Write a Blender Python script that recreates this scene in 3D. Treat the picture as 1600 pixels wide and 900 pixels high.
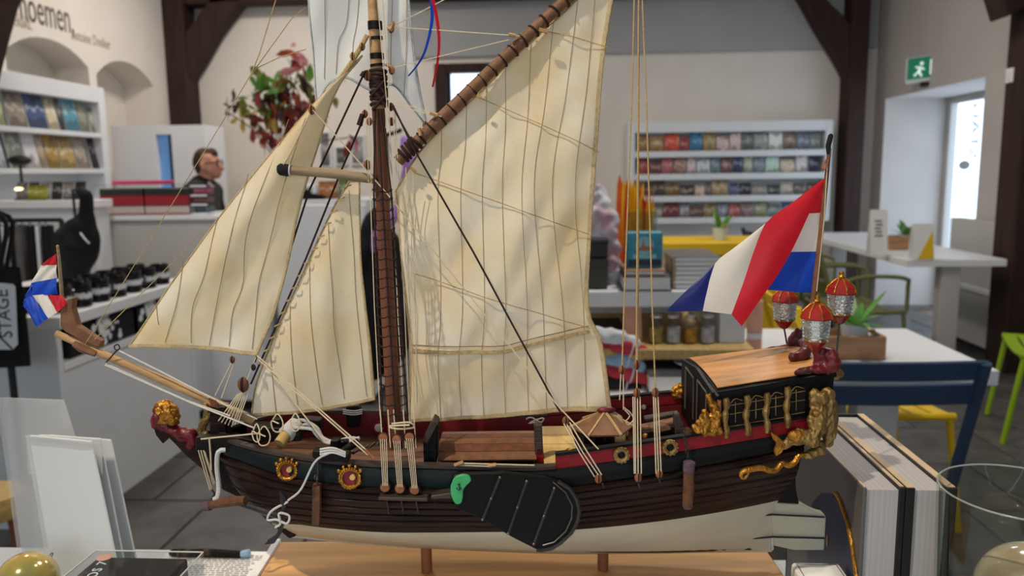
import bpy, bmesh, math, random
import numpy as np
from mathutils import Vector, Matrix, noise

for o in list(bpy.data.objects):
    bpy.data.objects.remove(o)
SC = bpy.context.scene
COL = SC.collection
rnd = random.Random(7)

# ---------------------------------------------------------------- camera
EYE = 1.32            # eye height above the floor (m)
F = 1232.0            # focal length in pixels of a 1600 px wide frame
YAW, PITCH, ROLL = math.atan(75 / F), math.atan(181 / F), math.radians(0.73)
r0 = Vector((math.cos(YAW), math.sin(YAW), 0))
f0 = Vector((-math.sin(YAW), math.cos(YAW), 0))
Z = Vector((0, 0, 1))
fwd = f0 * math.cos(PITCH) - Z * math.sin(PITCH)
up_ = f0 * math.sin(PITCH) + Z * math.cos(PITCH)
rgt = r0 * math.cos(ROLL) - up_ * math.sin(ROLL)
upv = up_ * math.cos(ROLL) + r0 * math.sin(ROLL)
cd = bpy.data.cameras.new('camera')
cam = bpy.data.objects.new('camera', cd)
COL.objects.link(cam)
m = Matrix((rgt, upv, -fwd)).transposed().to_4x4()
m.translation = (0, 0, EYE)
cam.matrix_world = m
cd.sensor_width = 36.0
cd.lens = 36.0 * F / 1600
cd.clip_start = 0.02
cd.dof.use_dof = True
cd.dof.focus_distance = 0.68
cd.dof.aperture_fstop = 8.0
SC.camera = cam

# ---------------------------------------------------------------- world, lamps, exposure
w = bpy.data.worlds.new('daylight')
SC.world = w
w.use_nodes = True
bg = w.node_tree.nodes['Background']
bg.inputs[0].default_value = (0.74, 0.87, 1.0, 1)
bg.inputs[1].default_value = 2.5
SC.view_settings.view_transform = 'Standard'
SC.view_settings.look = 'None'
SC.view_settings.gamma = 1
SC.view_settings.exposure = 0.15
SC.view_settings.use_curve_mapping = False

def lamp(name, kind, loc, energy, color, size=.3, target=None, spot=None, size_y=None):
    l = bpy.data.lights.new(name, kind)
    l.energy, l.color = energy, color
    if kind == 'AREA':
        l.size = size
        if size_y:
            l.shape = 'RECTANGLE'; l.size_y = size_y
    else:
        l.shadow_soft_size = size
    if spot:
        l.spot_size = math.radians(spot); l.spot_blend = .5
    o = bpy.data.objects.new(name, l)
    COL.objects.link(o)
    o.location = loc
    if target is not None:
        o.rotation_euler = (Vector(target) - Vector(loc)).to_track_quat('-Z', 'Y').to_euler()
    return o

WARM, COOL = (1.0, .86, .68), (.80, .90, 1.0)
# spots aimed at the ship, and fill lamps added at the unseen ceiling
lamp('ceiling_spot', 'SPOT', (-1.0, -.3, 3.2), 150, WARM, .03, (.0, .72, 1.15), 36)
lamp('ceiling_spot', 'SPOT', (.7, 1.5, 3.5), 26, WARM, .05, (.1, .7, 1.05), 40)
for x, y, e in ((-2.2, 3.6, 30), (-2.4, 6.3, 38)):
    lamp('ceiling_fill_lamp', 'AREA', (x, y, 3.5), e, (1, .90, .80), .5, (x, y, 0))
lamp('ceiling_fill_lamp', 'AREA', (.75, 2.5, 3.5), 30, (1, .93, .86), .4, (.75, 2.5, 0))  # unseen lamp added to brighten the display and cafe tables
lamp('ceiling_fill_lamp', 'AREA', (1.2, 5.2, 3.5), 22, (1, .93, .86), .5, (1.2, 5.2, 0))

# ---------------------------------------------------------------- pixel -> place
def ray(px, py):
    return fwd + rgt * ((px - 800) / F) + upv * ((450 - py) / F)
def onY(px, py, y):
    d = ray(px, py); t = y / d.y
    return Vector((d.x * t, y, EYE + d.z * t))
def onX(px, py, x):
    d = ray(px, py); t = x / d.x
    return Vector((x, d.y * t, EYE + d.z * t))
def onZ(px, py, z):
    d = ray(px, py); t = (z - EYE) / d.z
    return Vector((d.x * t, d.y * t, z))
YC = .70                                   # the ship's centre plane
def shw(px, py, yl=0.0):
    d = ray(px, py); t = (YC + yl) / d.dot(f0)
    p = d * t
    return Vector((p.dot(r0), yl, p.z + EYE))
ZB = shw(667, 893, 0).z                    # top of the oak base board
def sh(px, py, yl=0.0):
    p = shw(px, py, yl); p.z -= ZB
    return p
PX = .70 / F                               # one pixel at the ship, in metres

# ---------------------------------------------------------------- object helpers
def tag(o, label=None, cat=None, group=None, kind=None):
    if label: o['label'] = label
    if cat: o['category'] = cat
    if group: o['group'] = group
    if kind: o['kind'] = kind
    return o
def empty(name, loc=(0, 0, 0), rz=0, label=None, cat=None, group=None, parent=None):
    o = bpy.data.objects.new(name, None)
    COL.objects.link(o)
    o.empty_display_size = .05
    o.location = loc
    o.rotation_euler = (0, 0, rz)
    if parent: o.parent = parent
    return tag(o, label, cat, group)
def link(name, me, parent=None, loc=None):
    o = bpy.data.objects.new(name, me)
    COL.objects.link(o)
    if parent: o.parent = parent
    if loc is not None: o.location = loc
    return o
def copy_tree(o, parent=None):
    c = o.copy(); COL.objects.link(c); c.parent = parent
    for ch in list(o.children):
        copy_tree(ch, c)
    return c

class MB:
    """collects faces of one mesh"""
    def __init__(s):
        s.v, s.f = [], []
    def add(s, vs, fs):
        b = len(s.v)
        s.v += [tuple(v) for v in vs]
        s.f += [tuple(i + b for i in f) for f in fs]
        return s
    def box(s, a, b):
        (x0, y0, z0), (x1, y1, z1) = a, b
        x0, x1 = min(x0, x1), max(x0, x1); y0, y1 = min(y0, y1), max(y0, y1); z0, z1 = min(z0, z1), max(z0, z1)
        return s.add([(x0, y0, z0), (x1, y0, z0), (x1, y1, z0), (x0, y1, z0), (x0, y0, z1), (x1, y0, z1), (x1, y1, z1), (x0, y1, z1)],
                     [(0, 3, 2, 1), (4, 5, 6, 7), (0, 1, 5, 4), (1, 2, 6, 5), (2, 3, 7, 6), (3, 0, 4, 7)])
    def obox(s, c, size, mat3):
        h = Vector(size) / 2
        vs = [Vector(c) + mat3 @ Vector((sx * h.x, sy * h.y, sz * h.z)) for sz in (-1, 1) for sx, sy in ((-1, -1), (1, -1), (1, 1), (-1, 1))]
        return s.add(vs, [(0, 3, 2, 1), (4, 5, 6, 7), (0, 1, 5, 4), (1, 2, 6, 5), (2, 3, 7, 6), (3, 0, 4, 7)])
    def bar(s, a, b, wx, wy, upd=(0, 0, 1)):
        a, b = Vector(a), Vector(b)
        d = (b - a); L = d.length; d.normalize()
        x = d.cross(Vector(upd))
        if x.length < 1e-4: x = d.cross(Vector((0, 1, 0)))
        x.normalize(); y = x.cross(d)
        return s.obox((a + b) / 2, (wx, L, wy), Matrix((x, d, y)).transposed())
    def tube(s, pts, r, n=6, cap=True):
        pts = [Vector(p) for p in pts]
        k = len(pts)
        rs = r if isinstance(r, (list, tuple)) else [r] * k
        vs, fs = [], []
        ref = None
        for i, p in enumerate(pts):
            d = (pts[min(i + 1, k - 1)] - pts[max(i - 1, 0)])
            if d.length < 1e-9: d = Vector((0, 0, 1))
            d.normalize()
            if ref is None:
                ref = d.orthogonal().normalized()
            ref = (ref - d * ref.dot(d))
            if ref.length < 1e-6: ref = d.orthogonal()
            ref.normalize()
            q = d.cross(ref)
            for j in range(n):
                a = 2 * math.pi * j / n
                vs.append(p + (ref * math.cos(a) + q * math.sin(a)) * rs[i])
        for i in range(k - 1):
            for j in range(n):
                j2 = (j + 1) % n
                fs.append((i * n + j, i * n + j2, (i + 1) * n + j2, (i + 1) * n + j))
        if cap:
            fs.append(tuple(range(n - 1, -1, -1)))
            fs.append(tuple((k - 1) * n + j for j in range(n)))
        return s.add(vs, fs)
    def lathe(s, prof, n=16, c=(0, 0, 0), mat3=None, caps=True):
        """prof: (radius, height) going up"""
        c = Vector(c); vs, fs = [], []
        for r, z in prof:
            for j in range(n):
                a = 2 * math.pi * j / n
                p = Vector((r * math.cos(a), r * math.sin(a), z))
                vs.append(c + (mat3 @ p if mat3 else p))
        k = len(prof)
        for i in range(k - 1):
            for j in range(n):
                j2 = (j + 1) % n
                fs.append((i * n + j, i * n + j2, (i + 1) * n + j2, (i + 1) * n + j))
        if caps:
            fs.append(tuple(range(n - 1, -1, -1)))
            fs.append(tuple((k - 1) * n + j for j in range(n)))
        return s.add(vs, fs)
    def ball(s, c, r, n=10, m_=6, sc=(1, 1, 1)):
        prof = [(max(1e-5, r * math.sin(math.pi * i / m_)), -r * math.cos(math.pi * i / m_)) for i in range(m_ + 1)]
        return s.lathe(prof, n, c, Matrix.Diagonal(sc))
    def torus(s, c, R, r, nrm=(0, -1, 0), n=20, m_=8, sc=1.0):
        q = Vector(nrm).to_track_quat('Z', 'Y').to_matrix()
        vs, fs = [], []
        for i in range(n):
            a = 2 * math.pi * i / n
            for j in range(m_):
                b = 2 * math.pi * j / m_
                vs.append(Vector(c) + q @ Vector(((R + r * math.cos(b)) * math.cos(a), (R + r * math.cos(b)) * math.sin(a) * sc, r * math.sin(b))))
        for i in range(n):
            for j in range(m_):
                i2, j2 = (i + 1) % n, (j + 1) % m_
                fs.append((i * m_ + j, i2 * m_ + j, i2 * m_ + j2, i * m_ + j2))
        return s.add(vs, fs)
    def prism(s, poly, off):
        """closed polygon (3-D points) thickened by vector off"""
        off = Vector(off); n = len(poly)
        vs = [Vector(p) for p in poly] + [Vector(p) + off for p in poly]
        fs = [tuple(range(n - 1, -1, -1)), tuple(range(n, 2 * n))] + [(i, (i + 1) % n, n + (i + 1) % n, n + i) for i in range(n)]
        return s.add(vs, fs)
    def grid(s, fn, nu, nv, flip=False):
        vs = [fn(i / nu, j / nv) for j in range(nv + 1) for i in range(nu + 1)]
        fs = []
        for j in range(nv):
            for i in range(nu):
                a = j * (nu + 1) + i
                f = (a, a + 1, a + nu + 2, a + nu + 1)
                fs.append(f[::-1] if flip else f)
        return s.add(vs, fs)
    def build(s, name, mat, parent=None, smooth=False, loc=None, bevel=0, thick=0, seg=1):
        me = bpy.data.meshes.new(name)
        bm = bmesh.new()
        vs = [bm.verts.new(v) for v in s.v]
        for f in s.f:
            if len(set(f)) > 2:
                try: bm.faces.new([vs[i] for i in f])
                except ValueError: pass
        if thick:
            bmesh.ops.recalc_face_normals(bm, faces=bm.faces)
            bmesh.ops.solidify(bm, geom=bm.faces[:], thickness=thick)
        bmesh.ops.recalc_face_normals(bm, faces=bm.faces)
        if bevel:
            es = [e for e in bm.edges if len(e.link_faces) == 2 and e.calc_face_angle(0) > .6]
            bmesh.ops.bevel(bm, geom=es, offset=bevel, segments=seg, affect='EDGES', profile=.5)
        bm.to_mesh(me); bm.free()
        if smooth:
            me.polygons.foreach_set('use_smooth', [True] * len(me.polygons))
            if smooth != 'all':
                me.set_sharp_from_angle(angle=math.radians(40))
        me.materials.append(M[mat] if isinstance(mat, str) else mat)
        return link(name, me, parent, loc)

def boxo(name, mat, a, b, parent=None, bevel=.003, **k):
    return MB().box(a, b).build(name, mat, parent, bevel=bevel, **k)

def blob(name, mat, strokes, voxel, parent=None, lump=0.0, lscale=60.0):
    """one continuous body: strokes are (points, radii) merged by a voxel remesh"""
    mb = MB()
    for pts, rs in strokes:
        pts = [Vector(p) for p in pts]
        if len(pts) == 1:
            mb.ball(pts[0], rs[0] if isinstance(rs, (list, tuple)) else rs, 10, 6)
        else:
            rs = rs if isinstance(rs, (list, tuple)) else [rs] * len(pts)
            mb.tube(pts, list(rs), 8)
            for p, r in zip(pts, rs):
                mb.ball(p, r * .99, 8, 6)
    o = mb.build(name, mat, None)
    md = o.modifiers.new('r', 'REMESH')
    md.mode = 'VOXEL'; md.voxel_size = voxel
    dg = bpy.context.evaluated_depsgraph_get()
    me = bpy.data.meshes.new_from_object(o.evaluated_get(dg))
    old = o.data
    o.modifiers.clear(); o.data = me; bpy.data.meshes.remove(old)
    me.name = name
    n = len(me.vertices)
    co = np.empty(n * 3); me.vertices.foreach_get('co', co)
    no = np.empty(n * 3); me.vertices.foreach_get('normal', no)
    co, no = co.reshape(-1, 3), no.reshape(-1, 3)
    ed = np.array([e.vertices[:] for e in me.edges])
    for _ in range(2):                          # soften the voxel steps
        acc = np.zeros_like(co); cnt = np.zeros(n)
        np.add.at(acc, ed[:, 0], co[ed[:, 1]]); np.add.at(acc, ed[:, 1], co[ed[:, 0]])
        np.add.at(cnt, ed[:, 0], 1); np.add.at(cnt, ed[:, 1], 1)
        co = co * .5 + .5 * acc / np.maximum(cnt, 1)[:, None]
    if lump:
        d = np.array([noise.noise(Vector(p) * lscale) for p in co])
        co = co + no * (d * lump)[:, None]
    me.vertices.foreach_set('co', co.ravel())
    me.polygons.foreach_set('use_smooth', [True] * len(me.polygons))
    me.update()
    if not me.materials: me.materials.append(M[mat])
    if parent: o.parent = parent
    return o

def text(name, body, mat, size, loc, rot, parent=None, extrude=.0004, align='CENTER', sx=1.0):
    c = bpy.data.curves.new(name, 'FONT')
    c.body = body; c.size = size; c.extrude = extrude
    c.align_x = align; c.align_y = 'CENTER'
    c.resolution_u = 3
    c.materials.append(M[mat])
    o = bpy.data.objects.new(name, c)
    COL.objects.link(o)
    bpy.context.view_layer.update()
    me = bpy.data.meshes.new_from_object(o.evaluated_get(bpy.context.evaluated_depsgraph_get()))
    bpy.data.objects.remove(o)
    me.name = name
    if not me.materials: me.materials.append(M[mat])
    o = bpy.data.objects.new(name, me)
    COL.objects.link(o)
    o.location = loc; o.rotation_euler = rot; o.scale = (sx, 1, 1)
    if parent: o.parent = parent
    return o

def interp(pts, t):
    """point at arc-length fraction t of a polyline, Catmull-Rom smoothed"""
    pts = [Vector(p) for p in pts]
    L = [0]
    for a, b in zip(pts, pts[1:]): L.append(L[-1] + (b - a).length)
    s = t * L[-1]
    i = 0
    while i < len(pts) - 2 and s > L[i + 1]: i += 1
    u = (s - L[i]) / max(1e-9, L[i + 1] - L[i])
    p1, p2 = pts[i], pts[i + 1]
    p0 = pts[i - 1] if i else p1 * 2 - p2
    p3 = pts[i + 2] if i + 2 < len(pts) else p2 * 2 - p1
    return (p1 * 2 + (p2 - p0) * u + (p0 * 2 - p1 * 5 + p2 * 4 - p3) * u * u + (p1 * 3 - p0 - p2 * 3 + p3) * u ** 3) * .5
def smooth_path(pts, n):
    return [interp(pts, i / n) for i in range(n + 1)]
def coons(bot, top, lef, rig):
    c00, c10, c01, c11 = (Vector(p) for p in (bot[0], bot[-1], top[0], top[-1]))
    def S(u, v):
        return (interp(bot, u) * (1 - v) + interp(top, u) * v + interp(lef, v) * (1 - u) + interp(rig, v) * u
                - (c00 * (1 - u) * (1 - v) + c10 * u * (1 - v) + c01 * (1 - u) * v + c11 * u * v))
    return S

# ---------------------------------------------------------------- materials
M = {}
def s2l(c):
    return tuple((x / 255 / 12.92) if x / 255 <= .04045 else ((x / 255 + .055) / 1.055) ** 2.4 for x in c)
def mat(name, rgb, rough=.5, metal=0.0, var=.12, scale=20.0, stretch=(1, 1, 1), bump=0.0, bscale=None, spec=.5, trans=0.0, alpha=1.0,
        emit=0.0, rgb2=None, translucent=0.0, coord='Object', contrast=(.35, .65), ior=1.45, coat=0.0, detail=4.0):
    """noise-varied procedural surface; rgb in 0..255 sRGB"""
    m = bpy.data.materials.new(name); m.use_nodes = True
    nt = m.node_tree; N = nt.nodes; b = N['Principled BSDF']
    c1 = s2l(rgb)
    c2 = s2l(rgb2) if rgb2 else tuple(min(1, x * (1 + var)) for x in c1)
    c1 = c1 if rgb2 else tuple(x * (1 - var) for x in c1)
    tc = N.new('ShaderNodeTexCoord'); mp = N.new('ShaderNodeMapping'); nz = N.new('ShaderNodeTexNoise'); rp = N.new('ShaderNodeValToRGB')
    nt.links.new(tc.outputs[coord], mp.inputs[0]); nt.links.new(mp.outputs[0], nz.inputs['Vector']); nt.links.new(nz.outputs['Fac'], rp.inputs[0])
    mp.inputs['Scale'].default_value = stretch
    nz.inputs['Scale'].default_value = scale; nz.inputs['Detail'].default_value = detail
    rp.color_ramp.elements[0].position, rp.color_ramp.elements[1].position = contrast
    rp.color_ramp.elements[0].color = (*c1, 1); rp.color_ramp.elements[1].color = (*c2, 1)
    nt.links.new(rp.outputs[0], b.inputs['Base Color'])
    b.inputs['Roughness'].default_value = rough; b.inputs['Metallic'].default_value = metal
    b.inputs['Specular IOR Level'].default_value = spec; b.inputs['IOR'].default_value = ior
    b.inputs['Transmission Weight'].default_value = trans; b.inputs['Alpha'].default_value = alpha
    b.inputs['Coat Weight'].default_value = coat; b.inputs['Coat Roughness'].default_value = .15
    if emit:
        nt.links.new(rp.outputs[0], b.inputs['Emission Color']); b.inputs['Emission Strength'].default_value = emit
    if bump:
        n2 = N.new('ShaderNodeTexNoise'); bp = N.new('ShaderNodeBump')
        n2.inputs['Scale'].default_value = bscale or scale * 4; n2.inputs['Detail'].default_value = 3
        nt.links.new(mp.outputs[0], n2.inputs['Vector']); nt.links.new(n2.outputs['Fac'], bp.inputs['Height'])
        bp.inputs['Strength'].default_value = bump; bp.inputs['Distance'].default_value = .002
        nt.links.new(bp.outputs[0], b.inputs['Normal'])
    if translucent:
        tr = N.new('ShaderNodeBsdfTranslucent'); mx = N.new('ShaderNodeMixShader'); out = N['Material Output']
        nt.links.new(rp.outputs[0], tr.inputs[0])
        mx.inputs[0].default_value = translucent
        nt.links.new(b.outputs[0], mx.inputs[1]); nt.links.new(tr.outputs[0], mx.inputs[2]); nt.links.new(mx.outputs[0], out.inputs[0])
    M[name] = m
    return m
def clear(name, rgb=(255, 255, 255), rough=0.02, mix=.12):
    """thin clear sheet: mostly see-through with a glossy reflection"""
    m = bpy.data.materials.new(name); m.use_nodes = True
    nt = m.node_tree; N = nt.nodes; N.remove(N['Principled BSDF'])
    t = N.new('ShaderNodeBsdfTransparent'); g = N.new('ShaderNodeBsdfGlossy'); mx = N.new('ShaderNodeMixShader'); fr = N.new('ShaderNodeFresnel'); ad = N.new('ShaderNodeMath')
    ad.operation = 'ADD'; ad.inputs[1].default_value = mix; ad.use_clamp = True
    fr.inputs[0].default_value = 1.35
    t.inputs[0].default_value = (*s2l(rgb), 1); g.inputs['Roughness'].default_value = rough
    ge = N.new('ShaderNodeNewGeometry'); iv = N.new('ShaderNodeMath'); iv.operation = 'SUBTRACT'; iv.inputs[0].default_value = 1
    ml = N.new('ShaderNodeMath'); ml.operation = 'MULTIPLY'
    nt.links.new(ge.outputs['Backfacing'], iv.inputs[1]); nt.links.new(fr.outputs[0], ad.inputs[0])
    nt.links.new(ad.outputs[0], ml.inputs[0]); nt.links.new(iv.outputs[0], ml.inputs[1]); nt.links.new(ml.outputs[0], mx.inputs[0])
    nt.links.new(t.outputs[0], mx.inputs[1]); nt.links.new(g.outputs[0], mx.inputs[2]); nt.links.new(mx.outputs[0], N['Material Output'].inputs[0])
    M[name] = m
    return m
def bands(name, stops, axis='Z', rough=.5, coord='Generated', noise_mix=0.0, nscale=8.0):
    """flat printed bands along one axis: stops = [(pos, rgb), ...] constant steps"""
    m = bpy.data.materials.new(name); m.use_nodes = True
    nt = m.node_tree; N = nt.nodes; b = N['Principled BSDF']
    tc = N.new('ShaderNodeTexCoord'); sp = N.new('ShaderNodeSeparateXYZ'); rp = N.new('ShaderNodeValToRGB')
    nt.links.new(tc.outputs[coord], sp.inputs[0])
    src = sp.outputs[axis]
    if noise_mix:
        nz = N.new('ShaderNodeTexNoise'); nz.inputs['Scale'].default_value = nscale
        oi = N.new('ShaderNodeObjectInfo'); va = N.new('ShaderNodeVectorMath'); va.operation = 'MULTIPLY_ADD'
        cm = N.new('ShaderNodeCombineXYZ')
        for i in range(3): nt.links.new(oi.outputs['Random'], cm.inputs[i])
        va.inputs[1].default_value = (9, 7, 5)
        nt.links.new(cm.outputs[0], va.inputs[0]); nt.links.new(tc.outputs[coord], va.inputs[2])
        nt.links.new(va.outputs[0], nz.inputs['Vector'])
        ma = N.new('ShaderNodeMath'); ma.operation = 'MULTIPLY_ADD'; ma.inputs[1].default_value = noise_mix
        mb_ = N.new('ShaderNodeMath'); mb_.operation = 'SUBTRACT'; mb_.inputs[1].default_value = noise_mix * .5
        nt.links.new(nz.outputs['Fac'], ma.inputs[0]); nt.links.new(src, ma.inputs[2]); nt.links.new(ma.outputs[0], mb_.inputs[0])
        src = mb_.outputs[0]
    nt.links.new(src, rp.inputs[0])
    rp.color_ramp.interpolation = 'CONSTANT'
    els = rp.color_ramp.elements
    els[0].position = 0; els[0].color = (*s2l(stops[0][1]), 1)
    els[1].position = stops[1][0]; els[1].color = (*s2l(stops[1][1]), 1)
    for p, c in stops[2:]:
        e = els.new(p); e.color = (*s2l(c), 1)
    nt.links.new(rp.outputs[0], b.inputs['Base Color']); b.inputs['Roughness'].default_value = rough
    M[name] = m
    return m

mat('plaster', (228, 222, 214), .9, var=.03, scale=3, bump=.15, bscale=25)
mat('plaster_shaded', (172, 172, 174), .9, var=.03, scale=3, bump=.15, bscale=25)
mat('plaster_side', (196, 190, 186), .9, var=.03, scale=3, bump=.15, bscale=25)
mat('ceiling_paint', (205, 203, 200), .9, var=.03)
mat('timber', (50, 29, 22), .75, var=.35, scale=6, stretch=(4, 4, .5), bump=.5)
mat('white_lacquer', (238, 240, 243), .4, var=.015, scale=4)
mat('white_shelf', (226, 230, 234), .5, var=.02, scale=4)
mat('grey_panel', (196, 194, 190), .6, var=.03, scale=4)
mat('slate', (84, 82, 80), .42, var=.3, scale=7, bump=.35, bscale=22)
mat('grout', (120, 104, 84), .9, var=.15)
mat('text_grey', (96, 84, 74), .9)
mat('text_pale', (164, 150, 136), .9)
mat('black_cloth', (16, 16, 20), .85, var=.3, scale=30, bump=.3)
mat('black_gloss', (14, 14, 16), .2, var=.2)
mat('white_print', (232, 236, 240), .7, var=.03)
mat('ink', (40, 40, 44), .8)
mat('sail', (234, 210, 160), .9, rgb2=(250, 243, 224), scale=14, contrast=(.3, .7), bump=.25, bscale=900, translucent=.32, spec=.1)
mat('sail_pale', (222, 226, 228), .9, rgb2=(244, 244, 240), scale=14, contrast=(.3, .7), bump=.25, bscale=900, translucent=.3, spec=.1)
mat('seam', (150, 122, 82), .9, var=.2)
mat('hem', (200, 172, 122), .95, var=.2, scale=300, bump=.6, bscale=1500)
mat('hem_band', (218, 198, 156), .95, var=.12, scale=200, bump=.4, bscale=1200, translucent=.2)
mat('hem_pale', (196, 202, 200), .95, var=.12, scale=300, bump=.6, bscale=1500)
mat('rope', (214, 198, 168), .9, var=.12, scale=900)
mat('rope_white', (206, 204, 200), .9, var=.1, scale=900)
mat('rope_dark', (48, 28, 24), .9, var=.2, scale=900)
mat('rope_tan', (186, 158, 110), .9, var=.2, scale=700)
mat('mast_wood', (112, 66, 44), .55, var=.25, scale=120, stretch=(1, 1, .08), bump=.3)
mat('spar_wood', (186, 148, 100), .55, var=.2, scale=120, stretch=(.12, 1, 1), bump=.3)
mat('spar_grey', (150, 128, 100), .6, var=.2, scale=120, stretch=(.12, 1, 1), bump=.3)
mat('gaff_wood', (124, 84, 56), .55, var=.2, scale=120, bump=.3)
mat('block_wood', (150, 92, 56), .5, var=.2, scale=200)
mat('hull_wood', (36, 19, 14), .45, var=.5, scale=90, stretch=(.1, 1, 1.3), bump=.35, bscale=300, spec=.2)
mat('hull_dark', (18, 12, 11), .5, var=.3, scale=90, stretch=(.1, 1, 1), bump=.3, spec=.25)
mat('hull_green', (8, 22, 22), .5, var=.3, scale=60, stretch=(.2, 1, 1), bump=.2, spec=.3)
mat('hull_black', (8, 8, 9), .5, var=.3, scale=60, stretch=(.2, 1, 1), bump=.2, spec=.25)
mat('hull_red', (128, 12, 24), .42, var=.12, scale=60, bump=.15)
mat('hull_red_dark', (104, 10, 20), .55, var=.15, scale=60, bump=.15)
mat('hull_white', (192, 186, 164), .45, var=.06, scale=40, stretch=(.3, 1, 1), bump=.15)
mat('cap_wood', (62, 50, 44), .5, var=.25, scale=120, stretch=(.1, 1, 1), bump=.3)
mat('deck_wood', (104, 70, 44), .6, var=.22, scale=120, stretch=(.08, 1, 1), bump=.2)
mat('deck_pale', (206, 172, 106), .6, var=.15, scale=120, stretch=(1, .1, 1), bump=.2)
mat('roof_wood', (196, 138, 74), .4, var=.2, scale=110, stretch=(.08, 1, 1), bump=.15)
mat('oak', (206, 154, 88), .5, var=.25, scale=40, stretch=(.08, 1, 1), bump=.12)
mat('dowel', (150, 92, 58), .5, var=.15, scale=60)
mat('gold', (176, 124, 50), .36, metal=.85, var=.3, scale=120, bump=.7, bscale=350)
mat('gold_pale', (146, 118, 70), .42, metal=.65, var=.3, scale=120, bump=.7, bscale=350)
mat('iron', (54, 52, 54), .4, metal=.3, var=.2, scale=80, bump=.2)
mat('steel_wire', (110, 104, 98), .4, metal=.5)
mat('silver', (206, 208, 206), .22, metal=.9, var=.15, scale=120, bump=.9, bscale=420)
mat('green_paint', (64, 170, 106), .5, var=.08, scale=60, bump=.15)
mat('red_gloss', (150, 24, 26), .25, var=.2, scale=80, coat=.4)
mat('red_orange', (158, 30, 26), .3, var=.2, scale=80, coat=.4)
mat('crimson', (104, 12, 24), .42, var=.3, scale=100, coat=.1, bump=.3)
mat('maroon', (84, 26, 28), .4, var=.3, scale=100, bump=.3)
mat('flag_red', (206, 22, 40), .42, var=.08, scale=30, translucent=.2)
mat('flag_white', (236, 230, 220), .42, var=.03, scale=30, translucent=.2)
mat('flag_blue', (24, 74, 196), .36, var=.15, scale=30, translucent=.15)
mat('flag_navy', (34, 44, 120), .42, var=.15, scale=30, translucent=.15)
mat('fender', (104, 68, 46), .85, var=.25, scale=200, bump=.5)
mat('fender_purple', (96, 74, 88), .8, var=.2, scale=200, bump=.5)
mat('paper', (240, 240, 238), .8, var=.02)
mat('page', (176, 172, 172), .85, var=.10, scale=40, stretch=(26, .02, .02))
mat('cover_board', (196, 172, 140), .7, var=.1)
mat('book_grey', (92, 88, 86), .5, var=.08, scale=4)
mat('book_black', (18, 18, 20), .5, var=.2)
mat('book_navy', (26, 34, 62), .4, var=.2)
mat('chair_blue', (46, 68, 96), .45, var=.08, scale=8)
mat('chair_olive', (116, 120, 76), .5, var=.08, scale=8)
mat('chair_navy', (36, 48, 58), .5, var=.08, scale=8)
mat('chair_yellow', (232, 192, 22), .5, var=.06, scale=8)
mat('chair_lime', (150, 186, 30), .45, var=.06, scale=8)
mat('yellow_panel', (236, 194, 30), .6, var=.05, scale=4)
mat('crate_wood', (176, 134, 98), .7, var=.25, scale=14, stretch=(.3, 1, 2), bump=.3)
mat('leaf_green', (96, 156, 66), .5, var=.25, scale=20, translucent=.25)
mat('leaf_pale', (176, 208, 150), .5, var=.2, scale=20, translucent=.25)
mat('soil', (60, 44, 34), .9, var=.3)
mat('pot', (216, 226, 232), .4, var=.03)
mat('skin', (196, 140, 116), .55, var=.06)
mat('hair', (70, 48, 38), .8, var=.3, scale=60, bump=.5)
mat('jacket', (10, 10, 12), .8, var=.2)
mat('shirt', (214, 208, 206), .8, var=.05)
mat('purple_cloth', (176, 130, 206), .8, var=.15, scale=8)
mat('salmon', (232, 176, 150), .7, var=.08)
mat('dark_metal', (40, 42, 46), .4, metal=.4)
clear('clear_plastic', (240, 243, 245), .05, .0)
clear('vase_glass', (236, 240, 238), .02, .02)
clear('window_glass', (250, 252, 255), .02, .03)

# ================================================================ the room
YB, XL, XR, ZT, YF = 8.0, -3.83, 3.05, 4.0, -3.0
def struct(name, mb, m, parent=None, **k):
    o = mb.build(name, m, parent, **k)
    if not parent: o['kind'] = 'structure'
    return o

fl = struct('floor', MB().box((XL - .6, YF, -.06), (XR + .7, YB + .3, -.012)), 'grout')
TS = .5
tile = MB().box((-TS / 2 + .005, -TS / 2 + .005, -.012), (TS / 2 - .005, TS / 2 - .005, 0))
first = None
for j in range(0, 17):
    for i in range(0, 16):
        x = XL - .1 + i * TS + (.25 if j % 2 else 0); y = .25 + j * TS
        if x < XL + .2 or x > XR + .35 or y > YB - .2: continue
        if first is None:
            first = tile.build('tile', 'slate', fl, bevel=.004)
            o = first
        else:
            o = first.copy(); COL.objects.link(o)
        o.location = (x, y, rnd.uniform(-.001, .001))
        o.rotation_euler = (0, 0, math.pi / 2 * rnd.randrange(4))
struct('ceiling', MB().box((XL - .6, YF, ZT), (XR + .6, YB + .3, ZT + .1)), 'ceiling_paint')

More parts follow.
